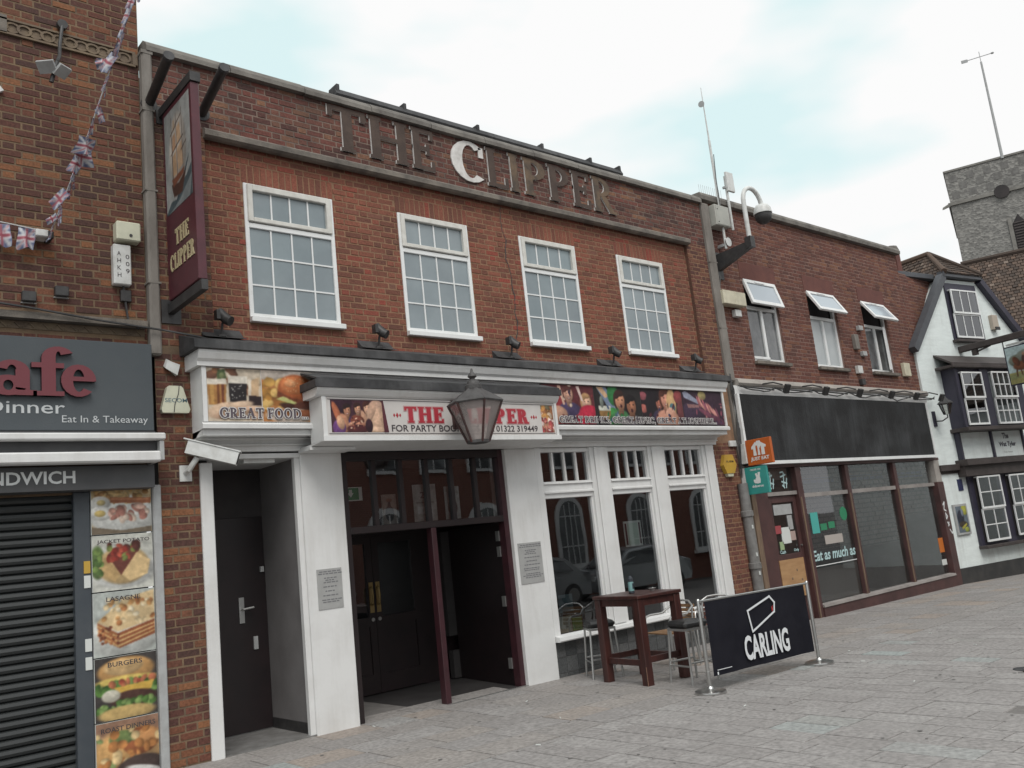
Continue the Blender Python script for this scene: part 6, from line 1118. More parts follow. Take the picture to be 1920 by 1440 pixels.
for ox in (9.36, 9.78):
    for i, (p, q, r_, s_) in enumerate(((.0, .22, .18, .26), (.08, .05, .12, .3), (.02, .14, .2, .1), (.15, .02, .2, .2), (.03, .08, .1, .02), (.0, .3, .12, .31))):
        d_ = Vector((r_ - p, s_ - q)).normalized(); n_ = Vector((-d_.y, d_.x)) * .014; cal_.prism([(ox + p + n_.x, -0.003 - .0004 * i, 2.16 + q + n_.y), (ox + r_ + n_.x, -0.003 - .0004 * i, 2.16 + s_ + n_.y), (ox + r_ - n_.x, -0.003 - .0004 * i, 2.16 + s_ - n_.y), (ox + p - n_.x, -0.003 - .0004 * i, 2.16 + q - n_.y)], (0, -.001, 0))
cal_.build('painted_characters', CY, tk); MB().box(9.25, 10.1, .05, .06, 2.34, 2.54).build('paper_blind', PSILL, tk)
gf = MB()
for i, (p, q, r_, s_) in enumerate(((0, 1.55, .1, 1.62), (.1, 1.62, .02, 1.45), (.02, 1.45, .12, 1.42), (.05, 1.38, .13, 1.3), (.13, 1.3, .05, 1.24), (.05, 1.24, .06, 1.36), (.06, 1.18, .14, 1.1), (.14, 1.18, .08, 1.08), (.12, 1.02, .2, .92), (.2, .92, .24, .96))):
    d_ = Vector((r_ - p, s_ - q)).normalized(); n_ = Vector((-d_.y, d_.x)) * .016; gf.prism([(15.76 + p + n_.x, -.112 - .0004 * i, q + n_.y), (15.76 + r_ + n_.x, -.112 - .0004 * i, s_ + n_.y), (15.76 + r_ - n_.x, -.112 - .0004 * i, s_ - n_.y), (15.76 + p - n_.x, -.112 - .0004 * i, q - n_.y)], (0, -.001, 0))
gf.build('graffiti', WHITEL, tk)

# projecting delivery signs
SXF = 8.53
t = thing('projecting_sign', 'orange square delivery sign with a white house emblem, projecting beside the takeaway door', 'sign', (8.56, -0.4, 2.58))
ORG = mat('orange_sign', (0.50, 0.115, 0.022), 0.4, (0.44, 0.10, 0.02), 4)
MB().cbox(SXF, SXF + .06, -0.72, -0.24, 2.575, 3.0, .006).build('board', ORG, t); MB().cbox(SXF - .02, SXF + .10, -0.238, -0.09, 2.62, 2.96, .006).build('bracket_box', WPLAST, t)
def sp(y_, z_): return (SXF - .0015, -0.24 - y_ * .48, 2.575 + z_ * .425)
MB().prism([sp(.28, .36), sp(.30, .62), sp(.22, .62), sp(.24, .72), sp(.40, .88), sp(.44, .86), sp(.46, .92), sp(.60, .92), sp(.62, .86), sp(.82, .72), sp(.80, .64), sp(.74, .64), sp(.74, .36)], (-.002, 0, 0)).build('house_emblem', WHITEL, t)
fk = MB()
for pts_ in ([(.42, .36), (.46, .36), (.48, .60), (.40, .60)], [(.56, .36), (.61, .36), (.62, .72), (.55, .62)], [(.40, .6), (.48, .6), (.47, .74), (.41, .74)]): fk.prism([(p[0] - .003, p[1], p[2]) for p in (sp(*q) for q in pts_)], (-.001, 0, 0))
fk.build('cutlery_emblem', ORG, t); MB().text('JUST EAT', sp(.14, .13), (0, -1, 0), ZU, .36, .075, .002, .03, .1).build('sign_letters', WHITEL, t)
t = thing('projecting_sign', 'teal delivery sign with a white animal emblem, hung below the orange sign', 'sign', (8.56, -0.3, 2.1))
TEALS = mat('teal_sign', (0.04, 0.30, 0.27), 0.4, (0.035, 0.26, 0.235), 4)
MB().cbox(SXF, SXF + .05, -0.57, -0.145, 2.10, 2.55, .006).build('board', TEALS, t); MB().box(SXF - .005, SXF + .055, -0.143, -0.07, 2.10, 2.55).build('mount', WPLAST, t)
def sq(y_, z_): return (SXF - .0015, -0.145 - y_ * .425, 2.10 + z_ * .45)
MB().prism([sq(.36, .48), sq(.40, .40), sq(.54, .37), sq(.66, .39), sq(.68, .52), sq(.66, .62), sq(.70, .78), sq(.60, .79), sq(.57, .66), sq(.54, .76), sq(.46, .74), sq(.50, .60), sq(.44, .52), sq(.38, .54)], (-.002, 0, 0)).build('animal_emblem', WHITEL, t); MB().text('deliveroo', sq(.26, .24), (0, -1, 0), ZU, .22, .045, .002, .02).build('sign_letters', WHITEL, t); MB().text('ORDER ON', sq(.26, .86), (0, -1, 0), ZU, .20, .03, .002, .01).build('sign_letters', WHITEL, t)

# aerials and boxes on the corner
t = thing('radio_mast', 'thin white radio mast with a small disc rising past the parapet', 'mast', (9.02, -0.15, 6.5))
MB().tube([(9.02, -0.15, 6.50), (9.02, -0.15, 8.6)], 0.024, 10).build('lower_tube', WPLAST, t); MB().tube([(9.02, -0.15, 8.6), (9.02, -0.15, 9.65)], 0.016, 8, 0.006).build('whip', WPLAST, t); MB().tube([(9.02, -0.15, 9.28), (8.93, -0.18, 9.27)], 0.008, 6).build('disc_arm', GREYPL, t); MB().tube([(8.95, -0.18, 9.27), (8.88, -0.2, 9.26)], 0.03, 12, .06).build('disc', GREYPL, t)
MB().tube([(9.02, -0.20, 8.3), (8.99, -0.19, 7.8), (9.0, -.18, 7.3)], 0.007, 5).build('cable', BLACK, t); MB().box(8.98, 9.06, -0.13, 0.0, 6.55, 6.6).build('bracket', GREYPL, t); MB().box(8.98, 9.06, -0.13, 0.0, 7.2, 7.25).build('bracket', GREYPL, t)
MB().tube([(9.06, -.2, 6.62), (9.06, -.17, 6.62)], .085, 14, .07).build('white_disc', WPLAST, t)
t = thing('panel_antenna', 'flat white panel antenna on a short pole above the parapet', 'antenna', (9.33, -0.15, 6.9))
MB().tube([(9.33, -0.15, 6.9), (9.33, -0.15, 7.95)], 0.026, 8).build('pole', WPLAST, t); MB().cbox(9.29, 9.50, -0.22, -0.17, 7.64, 8.02, .008).build('panel', WPLAST, t); MB().box(9.25, 9.29, -.17, -.12, 7.70, 7.74).build('clamp', GREYPL, t); MB().box(9.3, 9.36, -.13, 0, 7.0, 7.05).build('bracket', GREYPL, t)
t = thing('equipment_cabinet', 'pale grey equipment cabinet on the wall under the mast', 'cabinet', (8.95, -0.1, 6.92))
CABG = mat('cabinet_grey', (0.42, 0.42, 0.38), 0.5, (0.36, 0.36, 0.33), 6); MB().cbox(8.76, 9.18, -0.22, 0.0, 6.90, 7.29, .01).build('casing', CABG, t); MB().box(8.78, 9.16, -.226, -.221, 6.92, 7.27).build('door', CABG, t)
for z_ in (6.96, 7.2): MB().tube([(8.82, -.226, z_), (8.82, -.232, z_)], .012, 8).build('screw', BLACK, t)
t = thing('dome_camera', 'white dome CCTV camera on a swan-neck pole and black wall arm', 'camera', (8.9, -0.4, 6.25))
MB().box(8.80, 9.0, -0.03, 0.0, 5.95, 6.45).build('wall_plate', BLACK, t); MB().prism([(8.85, -0.03, 6.1), (8.85, -0.03, 6.40), (8.88, -0.70, 6.44), (8.88, -0.70, 6.32)], (.10, 0, 0)).build('wall_arm', BLACK, t); MB().box(8.87, 9.0, -0.76, -0.64, 6.32, 6.52).build('pole_socket', BLACK, t)
arc = [(8.94, -0.70, 6.50), (8.94, -0.70, 7.15)] + [(9.22 - .28 * math.cos(rad(a_)), -0.70, 7.18 + .30 * math.sin(rad(a_))) for a_ in range(10, 171, 16)] + [(9.50, -.70, 7.20)]
MB().tube(arc, 0.04, 12).build('swan_neck', WPLAST, t, True); MB().lathe([(.05, .02), (.11, 0.0), (.15, -.06), (.165, -.14), (.165, -.16)], 9.50, -.70, 7.20, 20).build('hood', WPLAST, t, True); MB().lathe([(.15, -.161), (.15, -.22), (.13, -.28), (.08, -.33), (.02, -.35)], 9.50, -.70, 7.20, 18).build('camera_body', BLACK, t, True)
for x0, x1, lb in ((8.69, 9.02, 'left of the two cream meter boxes beside the first takeaway window'), (9.025, 9.36, 'right of the two cream meter boxes beside the first takeaway window')):
    t = thing('meter_box', lb, 'box', ((x0 + x1) / 2, -0.05, 5.45), group='cream meter boxes'); MB().cbox(x0, x1, -0.17, 0.0, 5.45, 5.70, .01).build('casing', CREAM, t)
    if x0 < 9: MB().tube([(8.85, -.05, 6.0), (8.80, -.06, 5.85), (8.76, -.05, 5.70)], .01, 6).build('cable', BLACK, t)
tag(MB().cbox(9.10, 9.28, -0.09, 0.0, 5.27, 5.40, .008).build('light_sensor', WPLAST), 'small white box under the cream meter boxes', 'box')
for x, z, w_, h_, m, lb in ((13.35, 5.10, .16, .32, STONEPIPE, 'grey slotted plate on the brick between the second and third takeaway windows'), (13.62, 5.42, .16, .1, GREYPL, 'small grey fixing high beside the third takeaway window'), (13.60, 4.86, .16, .1, GREYPL, 'small grey fixing low beside the third takeaway window'), (13.28, 4.50, .18, .16, WPLAST, 'white junction box below the grey plate'), (13.33, 4.24, .14, .12, BLACK, 'small dark sensor on the cable under the white junction box'), (15.41, 4.60, .28, .30, CREAM, 'cream box at the right end of the takeaway wall')): tag(MB().cbox(x - w_ / 2, x + w_ / 2, -.08, 0, z - h_ / 2, z + h_ / 2, .006).build('wall_box', m), lb, 'box')
sk = thing('bird_spikes', 'row of thin bird spikes on the parapet behind the mast', 'spikes', (9.0, 0, 7.5))
for i in range(12): MB().tube([(8.66 + i * .06, -.02, 7.5), (8.65 + i * .06, -.03, 7.72)], .003, 4).build('spike', GREYPL, sk)

# ================================================================== the white pub on the right
wp = thing('white_pub', 'white rendered gabled pub with dark timber bay windows at the right edge', 'building', (16.0, -0.05, -0.2), rad(-9.4), local=True)
Z0 = 0.2                                            # local z = world z + 0.2
def HB(x0, x1, y0, y1, z0, z1): return MB().box(x0, x1, y0, y1, z0 + Z0, z1 + Z0)
def HC(x0, x1, y0, y1, z0, z1, b=.006): return MB().cbox(x0, x1, y0, y1, z0 + Z0, z1 + Z0, b)
WREN = mat('white_painted_brick', (0.76, 0.82, 0.81), 0.7, (0.68, 0.735, 0.725), 2.5, 0.5, 14, stretch=(1, 1, 4), streak=(0.5, 0.52, 0.5), st_amt=0.5)
NAVYT = mat('dark_navy_timber', (0.030, 0.028, 0.048), 0.5, (0.042, 0.038, 0.058), 4); DKT = mat('dark_brown_timber', (0.045, 0.036, 0.034), 0.6, (0.065, 0.052, 0.05), 5); BARGE = mat('grey_bargeboard', (0.085, 0.09, 0.10), 0.6, (0.065, 0.068, 0.078), 4)
MB().prism([(0.02, 0, -.1), (7.0, 0, -.1), (7.0, 0, 4.9 + Z0), (4.5, 0, 5.42 + Z0), (2.98, 0, 6.90 + Z0), (1.64, 0, 6.90 + Z0), (0.02, 0, 5.10 + Z0)], (0, 0.4, 0)).build('wall', WREN, wp)
HB(0.02, 0.4, 0.4, 7, -.1, 5.0).build('side_wall', WREN, wp)
def barge(p, q, wd=.17):
    d = Vector((q[0] - p[0], q[1] - p[1])).normalized(); n = Vector((-d.y, d.x)) * wd
    return MB().prism([(p[0], -.14, p[1] + Z0), (q[0], -.14, q[1] + Z0), (q[0] + n.x, -.14, q[1] + n.y + Z0), (p[0] + n.x, -.14, p[1] + n.y + Z0)], (0, .18, 0))
barge((-.06, 5.02), (1.60, 6.88)).build('bargeboard', BARGE, wp); barge((3.02, 6.86), (4.62, 5.33)).build('bargeboard', NAVYT, wp); MB().box(1.50, 3.12, -.15, .02, 6.93 + Z0, 7.06 + Z0).build('bargeboard', BARGE, wp)
ROOFT = piece_mat('old_roof_tile', [(0, (0.055, 0.042, 0.036)), (0.4, (0.085, 0.062, 0.05)), (0.7, (0.105, 0.075, 0.06)), (0.92, (0.13, 0.088, 0.066)), (1, (0.19, 0.15, 0.125))], gamt=0.4, bump=0.3)
def tiles(name, parent, e0, e1, r1, r0, rows, cols, seed):
    """overlapping tile courses from eave e0-e1 up to ridge r0-r1"""
    rq = random.Random(seed); m = MB(); e0, e1, r1, r0 = V(e0), V(e1), V(r1), V(r0); nrm = (e1 - e0).cross(r0 - e0).normalized()
    m.quad(e0 - nrm * .03, e1 - nrm * .03, r1 - nrm * .03, r0 - nrm * .03)
    for i in range(rows):
        f0, f1 = i / rows, (i + 1.12) / rows; a0, b0 = e0.lerp(r0, f0), e1.lerp(r1, f0); a1, b1 = e0.lerp(r0, min(f1, 1)), e1.lerp(r1, min(f1, 1)); sh_ = 0.5 if i % 2 else 0
        for k in range(cols):
            u0, u1 = max(0, (k + sh_ - .5) / cols), min(1, (k + sh_ + .5) / cols)
            if u1 - u0 < .004: continue
            g = .06 / cols; j = rq.uniform(.012, .022) + (rq.random() < .04) * .012
            p0, p1, p2, p3 = a0.lerp(b0, u0 + g) + nrm * j, a0.lerp(b0, u1 - g) + nrm * (j + rq.uniform(-.004, .004)), a1.lerp(b1, u1 - g), a1.lerp(b1, u0 + g)
            m.add([p0, p1, p2, p3, p0 - nrm * .03, p1 - nrm * .03], [(0, 1, 2, 3), (4, 5, 1, 0)])
    return stuff(m.build(name, ROOFT, parent))
rz = 7.78 + Z0
tiles('roof_tiles', wp, (-.25, 6.0, 4.9 + Z0), (-.25, .45, 4.9 + Z0), (2.3, .62, rz), (2.3, 6.0, rz), 30, 36, 1)
tiles('roof_tiles', wp, (4.85, .1, 5.2 + Z0), (4.85, 6.0, 5.2 + Z0), (2.3, 6.0, rz), (2.3, .62, rz), 30, 36, 2)
tiles('hip_tiles', wp, (1.55, -.18, 7.02 + Z0), (3.10, -.18, 7.02 + Z0), (2.36, .62, rz), (2.24, .62, rz), 8, 11, 3)
tiles('hip_tiles', wp, (1.52, .70, 6.98 + Z0), (1.52, -.18, 6.98 + Z0), (2.28, .60, rz - .02), (2.28, .70, rz), 8, 6, 4); tiles('hip_tiles', wp, (3.12, -.18, 6.98 + Z0), (3.12, .70, 6.98 + Z0), (2.32, .70, rz), (2.32, .60, rz - .02), 8, 6, 5)
MB().tube([(1.53, -.16, 7.05 + Z0), (2.3, .62, rz + .03), (2.3, 6.0, rz + .03)], .07, 8).build('ridge_tiles', ROOFT, wp); MB().tube([(3.12, -.16, 7.05 + Z0), (2.3, .62, rz + .03)], .07, 8).build('ridge_tiles', ROOFT, wp)
HC(.1, 1.75, .12, .40, 6.93, 7.05).build('gutter', BARGE, wp)
PANE = glass_mat('old_sash_glass', (0.6, 0.62, 0.62), 0.10, 1.4); NETC = mat('net_curtain', (0.52, 0.56, 0.55), 0.8, (0.38, 0.41, 0.41), 6, stretch=(5, 5, 1))
def sash(x0, x1, z0, z1, nx, nz_, y, open_=0.0, back=None, lower_nx=None):
    mid = (z0 + z1) / 2; o_ = HB(x0, x1, y + .04, y + .09, z1 - .03, z1).build('sash_window', UPVC, wp)
    for k, (a, b_, yy) in enumerate(((mid, z1, y), (z0, mid, y + .03))):
        f_ = MB(); t_ = .035; nn = nx
        f_.box(x0, x0 + t_, yy, yy + .03, a + Z0, b_ + Z0); f_.box(x1 - t_, x1, yy, yy + .03, a + Z0, b_ + Z0); f_.box(x0 + t_, x1 - t_, yy, yy + .03, a + Z0, a + .045 + Z0); f_.box(x0 + t_, x1 - t_, yy, yy + .03, b_ - .035 + Z0, b_ + Z0)
        so = f_.build('sash', UPVC, o_); st, sz = (x1 - x0 - 2 * t_) / nn, (b_ - a - .08) / nz_
        for i in range(1, nn): HB(x0 + t_ + i * st - .011, x0 + t_ + i * st + .011, yy + .004, yy + .028, a + .045, b_ - .035).build('glazing_bar', UPVC, so) if False else MB().box(x0 + t_ + i * st - .011, x0 + t_ + i * st + .011, yy + .004, yy + .028, a + .045 + Z0, b_ - .035 + Z0).build('glazing_bar', UPVC, o_)
        for i in range(1, nz_): MB().box(x0 + t_, x1 - t_, yy + .006, yy + .026, a + .045 + i * sz - .011 + Z0, a + .045 + i * sz + .011 + Z0).build('glazing_bar', UPVC, o_)
        MB().quad((x0 + t_, yy + .018, a + .04 + Z0), (x1 - t_, yy + .018, a + .04 + Z0), (x1 - t_, yy + .018, b_ - .03 + Z0), (x0 + t_, yy + .018, b_ - .03 + Z0)).build('pane', PANE, o_)
    HB(x0, x1, y + .105, y + .115, z0, z1).build('curtain', back or INNER, o_)
    return o_
# gable window
HB(1.62, 2.92, -.03, -.001, 5.36, 6.80).build('window_surround', NAVYT, wp); sash(1.70, 2.78, 5.42, 6.62, 3, 1, -.12, back=NETC); HC(1.56, 2.98, -.16, -.001, 5.31, 5.37).build('window_sill', DKT, wp)
ab = HC(3.28, 3.52, -.10, -.002, 5.68, 6.05).build('alarm_casing', mat('beige_box', (0.42, 0.36, 0.30), 0.6), wp); HC(3.32, 3.5, -.13, -.101, 5.66, 5.74).build('alarm_lamp', BLACK, ab)
# bay of the first floor
HB(.82, 3.50, -.30, -.001, 3.16, 4.62).build('bay_box', NAVYT, wp); MB().prism([(.60, -.45, 4.66 + Z0), (3.72, -.45, 4.66 + Z0), (3.66, -.001, 4.93 + Z0), (.66, -.001, 4.93 + Z0)], (0, 0, .05)).build('bay_roof', DKT, wp); HC(.62, 3.70, -.46, -.001, 4.60, 4.665).build('bay_cornice', DKT, wp)
sash(.94, 1.76, 3.26, 4.50, 2, 2, -.42, back=INNER); sash(2.16, 3.14, 3.26, 4.52, 4, 2, -.42, back=NETC); HC(.74, 3.58, -.46, -.001, 3.13, 3.215).build('bay_sill', DKT, wp)
HC(1.80, 2.12, -.36, -.301, 3.22, 4.60).build('bay_post', NAVYT, wp); HC(.82, .92, -.36, -.301, 3.22, 4.60).build('bay_post', NAVYT, wp); HC(3.18, 3.5, -.36, -.301, 3.22, 4.60).build('bay_post', NAVYT, wp)
for x in (.84, 2.12, 3.46): HC(x, x + .07, -.13, -.001, 2.50, 3.128).build('timber_strut', NAVYT, wp)
for a, b_ in ((.91, 2.12), (2.19, 3.46)): HB(a, b_, -.08, -.001, 2.52, 3.126).build('white_panel', WREN, wp)
MB().text('The', (2.66, -.081, 2.94 + Z0), XR, ZU, .26, .14, .002, .03).build('sign_lettering', NAVYT, wp); MB().text('Wat Tyler', (2.46, -.081, 2.72 + Z0), XR, ZU, .72, .15, .002, .035).build('sign_lettering', NAVYT, wp); MB().text('Free House', (2.62, -.081, 2.60 + Z0), XR, ZU, .36, .045, .002, 0).build('sign_lettering', GREYPL, wp)
HC(.7, 7.0, -.30, -.001, 2.36, 2.50).build('jetty_beam', DKT, wp); HC(-.02, .7, -.10, -.001, 2.28, 2.42).build('jetty_beam', DKT, wp); HB(.72, 7.0, -.20, -.001, 2.12, 2.358).build('jetty_shadow_board', DKT, wp); HB(.02, .72, -.03, -.001, 2.22, 2.278).build('jetty_shadow_board', DKT, wp)  # the thin dark boards stand in for the shadow below the beam
HB(.98, 7.0, -.06, -.001, .55, 2.118).build('window_timber', NAVYT, wp); sash(1.14, 2.06, .62, 2.10, 2, 2, -.18, back=INNER); sash(2.44, 3.50, .66, 2.08, 3, 2, -.18, back=INNER); HC(.96, 7.0, -.22, -.001, .48, .55).build('window_ledge', DKT, wp)
for x, m in ((1.25, PAPER), (1.75, CREAM)): HB(x, x + .16, -.072, -.068, 1.43, 1.62).build('window_card', m, wp)
PLIN = mat('black_plinth', (0.03, 0.03, 0.031), 0.6, (0.05, 0.048, 0.047), 4); HB(.0, 7.0, -.035, -.001, -.25, .14).build('plinth', PLIN, wp)
HB(.62, .80, -.015, -.001, 1.82, 2.08).build('blue_plate', mat('navy_plate', (0.02, 0.025, 0.08), 0.4), wp)
def hloc(x, y, z): return wp.matrix_basis @ V((x, y, z + Z0))
bpy.context.view_layer.update()
def hthing(n, l, c, p):
    return thing(n, l, c, Matrix.Translation(wp.location) @ Matrix.Rotation(rad(-9.4), 4, 'Z') @ V((p[0], p[1], p[2] + Z0)), rad(-9.4), local=True)
t = hthing('poster_case', 'grey framed poster case with yellow and dark artwork on the white pub wall', 'poster', (.48, 0, .85))
MB().cbox(-.25, .25, -.05, -.001, 0, .68, .008).build('case', GREYPL, t); picture(t, 'poster_print', (-.2, -.0505, .05), XR, ZU, .40, .58, [EL(.8, .85, .3, .2, (176, 176, 60)), EL(.35, .55, .3, .3, (40, 44, 60)), EL(.5, .3, .4, .12, (60, 50, 40)), PG([(.3, .2), (.8, .35), (.85, .28), (.35, .1)], (170, 160, 50)), EL(.75, .1, .2, .1, (160, 170, 60)), EL(.55, .75, .12, .15, (120, 130, 150))], bg=(92, 104, 116))
t = hthing('pub_lantern', 'small black wall lantern beside the bay of the white pub', 'lantern', (.22, 0, 3.3))
MB().box(-.05, .05, -.03, -.001, .0, .35).build('wall_plate', NAVYT, t); MB().tube([(0, -.03, .12), (0, -.2, .1), (0, -.34, .16), (0, -.34, .22)], .014, 8).build('arm', BLACK, t); MB().lathe([(.06, .22), (.07, .235), (.13, .46), (.14, .47)], 0, -.34, 0, 6).build('lantern_glass', GLASSD, t)
for k in range(6): MB().tube([(.07 * math.cos(k * rad(60)), -.34 + .07 * math.sin(k * rad(60)), .23), (.135 * math.cos(k * rad(60)), -.34 + .135 * math.sin(k * rad(60)), .47)], .009, 5).build('lantern_bar', BLACK, t)
MB().lathe([(.17, .47), (.16, .49), (.07, .57), (.05, .60), (.02, .63), (.012, .68)], 0, -.34, 0, 6).build('lantern_roof', BLACK, t)
t = hthing('pictorial_sign', 'hanging inn sign with a rider painting on a dark beam at the right edge', 'sign', (1.78, 0, 4.0))
MB().cbox(-.07, .07, -2.1, 0.0, 1.06, 1.20, .01).build('beam', DKT, t); MB().tube([(0, -.35, .98), (0, -.75, 1.06)], .02, 6).build('brace', DKT, t); MB().box(-.04, .04, -.42, -.30, .92, 1.06).build('brace_block', DKT, t)
MB().cbox(-.035, .035, -1.95, -1.03, .02, .92, .008).build('board', NAVYT, t); MB().tube([(0, -1.03, .92), (0, -1.03, 1.06)], .012, 6).build('hanger', BLACK, t); MB().tube([(0, -1.9, .92), (0, -1.9, 1.06)], .012, 6).build('hanger', BLACK, t); MB().box(-.02, .02, -1.9, -1.1, .94, .98).build('lamp_bar', WPLAST, t)
picture(t, 'sign_painting', (-.036, -1.06, .05), (0, -1, 0), ZU, .86, .84, [PG([(0, 0), (1, 0), (1, .35), (0, .3)], (150, 144, 84)), PG([(0, .12), (1, .18), (1, .3), (0, .25)], (128, 132, 84)), EL(.25, .62, .2, .16, (104, 110, 96)), EL(.55, .72, .28, .16, (122, 128, 116)), EL(.8, .7, .3, .2, (96, 104, 92)), EL(.38, .46, .24, .12, (112, 64, 40)), EL(.24, .6, .08, .14, (96, 52, 34), 25), EL(.46, .62, .07, .13, (70, 44, 40)), EL(.47, .76, .05, .05, (160, 116, 90)), PG([(.2, .4), (.24, .4), (.22, .18), (.19, .18)], (84, 48, 34)), PG([(.3, .4), (.34, .4), (.36, .2), (.33, .2)], (84, 48, 34)), PG([(.5, .4), (.54, .4), (.52, .18), (.49, .18)], (84, 48, 34)), PG([(.58, .42), (.62, .42), (.66, .22), (.63, .22)], (96, 54, 38))], bg=(168, 190, 192))

# ================================================================== roof and church tower behind
rh = thing('tile_roofed_house', 'long old brown tiled roof behind the white pub', 'building', (24.0, -1.0, 0))
r0 = Vector((25.9, 2.25, 9.15)); rd = Vector((.335, -.942, 0)); dn = Vector((-.942, -.335, 0)); r1_ = r0 + rd * 9.0; e0_ = r0 + dn * 4.6 - Vector((0, 0, 4.6)); e1_ = r1_ + dn * 4.6 - Vector((0, 0, 4.6))
tiles('roof_tiles', rh, e0_, e1_, r1_, r0, 40, 60, 9)
MB().tube([r0 + Vector((0, 0, .03)), r1_ + Vector((0, 0, .03))], .09, 8).build('ridge_tiles', ROOFT, rh)
q0, q1 = e0_ - dn * .3, e1_ - dn * .3; b0, b1 = q0 - dn * 8, q1 - dn * 8
wm = MB(); wm.prism([(q0.x, q0.y, -.4), (q1.x, q1.y, -.4), (b1.x, b1.y, -.4), (b0.x, b0.y, -.4)], (0, 0, 4.7)); wm.build('wall', WREN, rh)
bk = MB(); bk.quad(r0, r1_, r1_ - dn * 4.6 - Vector((0, 0, 4.6)), r0 - dn * 4.6 - Vector((0, 0, 4.6))); bk.add([e0_, r0, r0 - dn * 4.6 - Vector((0, 0, 4.6))], [(0, 1, 2)]); bk.add([e1_, r1_, r1_ - dn * 4.6 - Vector((0, 0, 4.6))], [(0, 1, 2)]); bk.build('rear_slope', LINT, rh)

def flint():
    m = bpy.data.materials.new('flint_rubble'); m.use_nodes = True; t_ = m.node_tree; b = t_.nodes['Principled BSDF']; A = t_.nodes.new; K = t_.links.new; b.inputs['Roughness'].default_value = .95
    g = A('ShaderNodeTexCoord'); v = A('ShaderNodeTexVoronoi'); v.inputs['Scale'].default_value = 6.5; n = A('ShaderNodeTexNoise'); n.inputs['Scale'].default_value = 1.2; n.inputs['Detail'].default_value = 8; n.inputs['Roughness'].default_value = .7
    mp_ = A('ShaderNodeMapping'); mp_.inputs['Scale'].default_value = (1, 1, 1.4); K(g.outputs['Object'], mp_.inputs[0]); K(mp_.outputs[0], v.inputs['Vector']); K(g.outputs['Object'], n.inputs['Vector'])
    r = A('ShaderNodeValToRGB'); e = r.color_ramp.elements; e[0].position = .0; e[0].color = (.13, .127, .12, 1); e[1].position = .95; e[1].color = (.32, .31, .29, 1); x_ = e.new(.45); x_.color = (.19, .185, .175, 1)
    sx = A('ShaderNodeSeparateColor'); K(v.outputs['Color'], sx.inputs[0]); mx = A('ShaderNodeMath'); mx.operation = 'MULTIPLY_ADD'; K(sx.outputs[0], mx.inputs[0]); mx.inputs[1].default_value = .55
    sc_ = A('ShaderNodeMath'); sc_.operation = 'MULTIPLY'; K(n.outputs[0], sc_.inputs[0]); sc_.inputs[1].default_value = .5; K(sc_.outputs[0], mx.inputs[2]); K(mx.outputs[0], r.inputs[0]); K(r.outputs[0], b.inputs['Base Color'])
    bp = A('ShaderNodeBump'); bp.inputs['Strength'].default_value = .6; bp.inputs['Distance'].default_value = .05; K(v.outputs['Distance'], bp.inputs['Height']); K(bp.outputs[0], b.inputs['Normal']); return m
FLINT = flint(); TST = mat('tower_dressing', (0.24, 0.23, 0.21), .9, (0.16, 0.152, 0.14), 2, .3, 20)
tw = thing('church_tower', 'square flint church tower with louvred windows behind the white pub', 'tower', (52.3, 11.85, 0), math.atan2(-.942, .335), local=True)
ht = 21.75
MB().box(0, 8, 0, 8, -1, ht).build('shaft', FLINT, tw)
MB().box(-.12, 8.12, -.12, 8.12, 19.55, 19.75).build('string_course', TST, tw)
cp = MB(); cp.box(-.06, 8.06, -.06, .3, ht, ht + .12); cp.box(-.06, .3, .3, 8.06, ht, ht + .12); cp.box(7.7, 8.06, .3, 8.06, ht, ht + .12); cp.build('parapet_coping', TST, tw)
cq = random.Random(2); CHK = mat('chequer_flint', (0.13, 0.125, 0.12), .9, (0.2, 0.195, 0.185), 4)
for i in range(16):
    for k in range(3):
        if (i + k) % 2 == 0: MB().box(.2 + i * .48, .2 + i * .48 + .42, -.012, -.001, 19.95 + k * .55, 19.95 + k * .55 + .45).build('chequer_panel', CHK, tw)
MB().tube([(2.85, -.04, 19.65), (2.85, -.125, 19.65)], .42, 20).build('round_opening', INNER, tw)
for x in (3.05, 3.95):
    pts_ = [(x, -.03, 15.9), (x + .7, -.03, 15.9), (x + .7, -.03, 17.5), (x + .35, -.03, 18.05), (x, -.03, 17.5)]
    MB().prism(pts_, (0, .028, 0)).build('louvre_recess', INNER, tw)
    for i in range(10): MB().box(x + .04, x + .66, -.07, -.031, 15.98 + i * .17, 16.05 + i * .17).build('louvre_slat', DKT, tw)
for a, b_ in ((2.82, 3.03), (3.77, 3.93), (4.67, 4.9)): MB().box(a, b_, -.08, -.001, 15.8, 17.9).build('window_dressing', TST, tw)
MB().box(2.8, 4.92, -.12, -.001, 15.6, 15.79).build('window_sill', TST, tw)
for x in (-.35, -.25): pass
MB().prism([(-.12, -.1, 19.5), (-.5, -.3, 19.35), (-.45, -.3, 19.5), (-.12, -.1, 19.7)], (.1, 0, 0)).build('gargoyle', TST, tw)
fp = thing('flagpole', 'tall thin flagpole with wind vane on the church tower', 'flagpole', (53.35, 8.75, 21.7))
MB().tube([(53.35, 8.75, 21.7), (53.35, 8.75, 28.2)], .09, 8, .06).build('pole', GREYPL, fp); MB().tube([(53.35, 8.75, 28.2), (53.35, 8.75, 28.9)], .02, 6).build('spindle', GREYPL, fp)
MB().tube([(53.1, 9.4, 28.55), (53.6, 8.1, 28.55)], .025, 6).build('vane_arm', GREYPL, fp); MB().prism([(53.0, 9.75, 28.48), (53.1, 9.4, 28.46), (53.1, 9.4, 28.64), (53.0, 9.75, 28.68)], (.04, .01, 0)).build('vane_tail', GREYPL, fp); MB().lathe([(.0, .0), (.09, .04), (.09, .1), (0, .14)], 53.6, 8.1, 28.48, 8).build('vane_cup', GREYPL, fp)

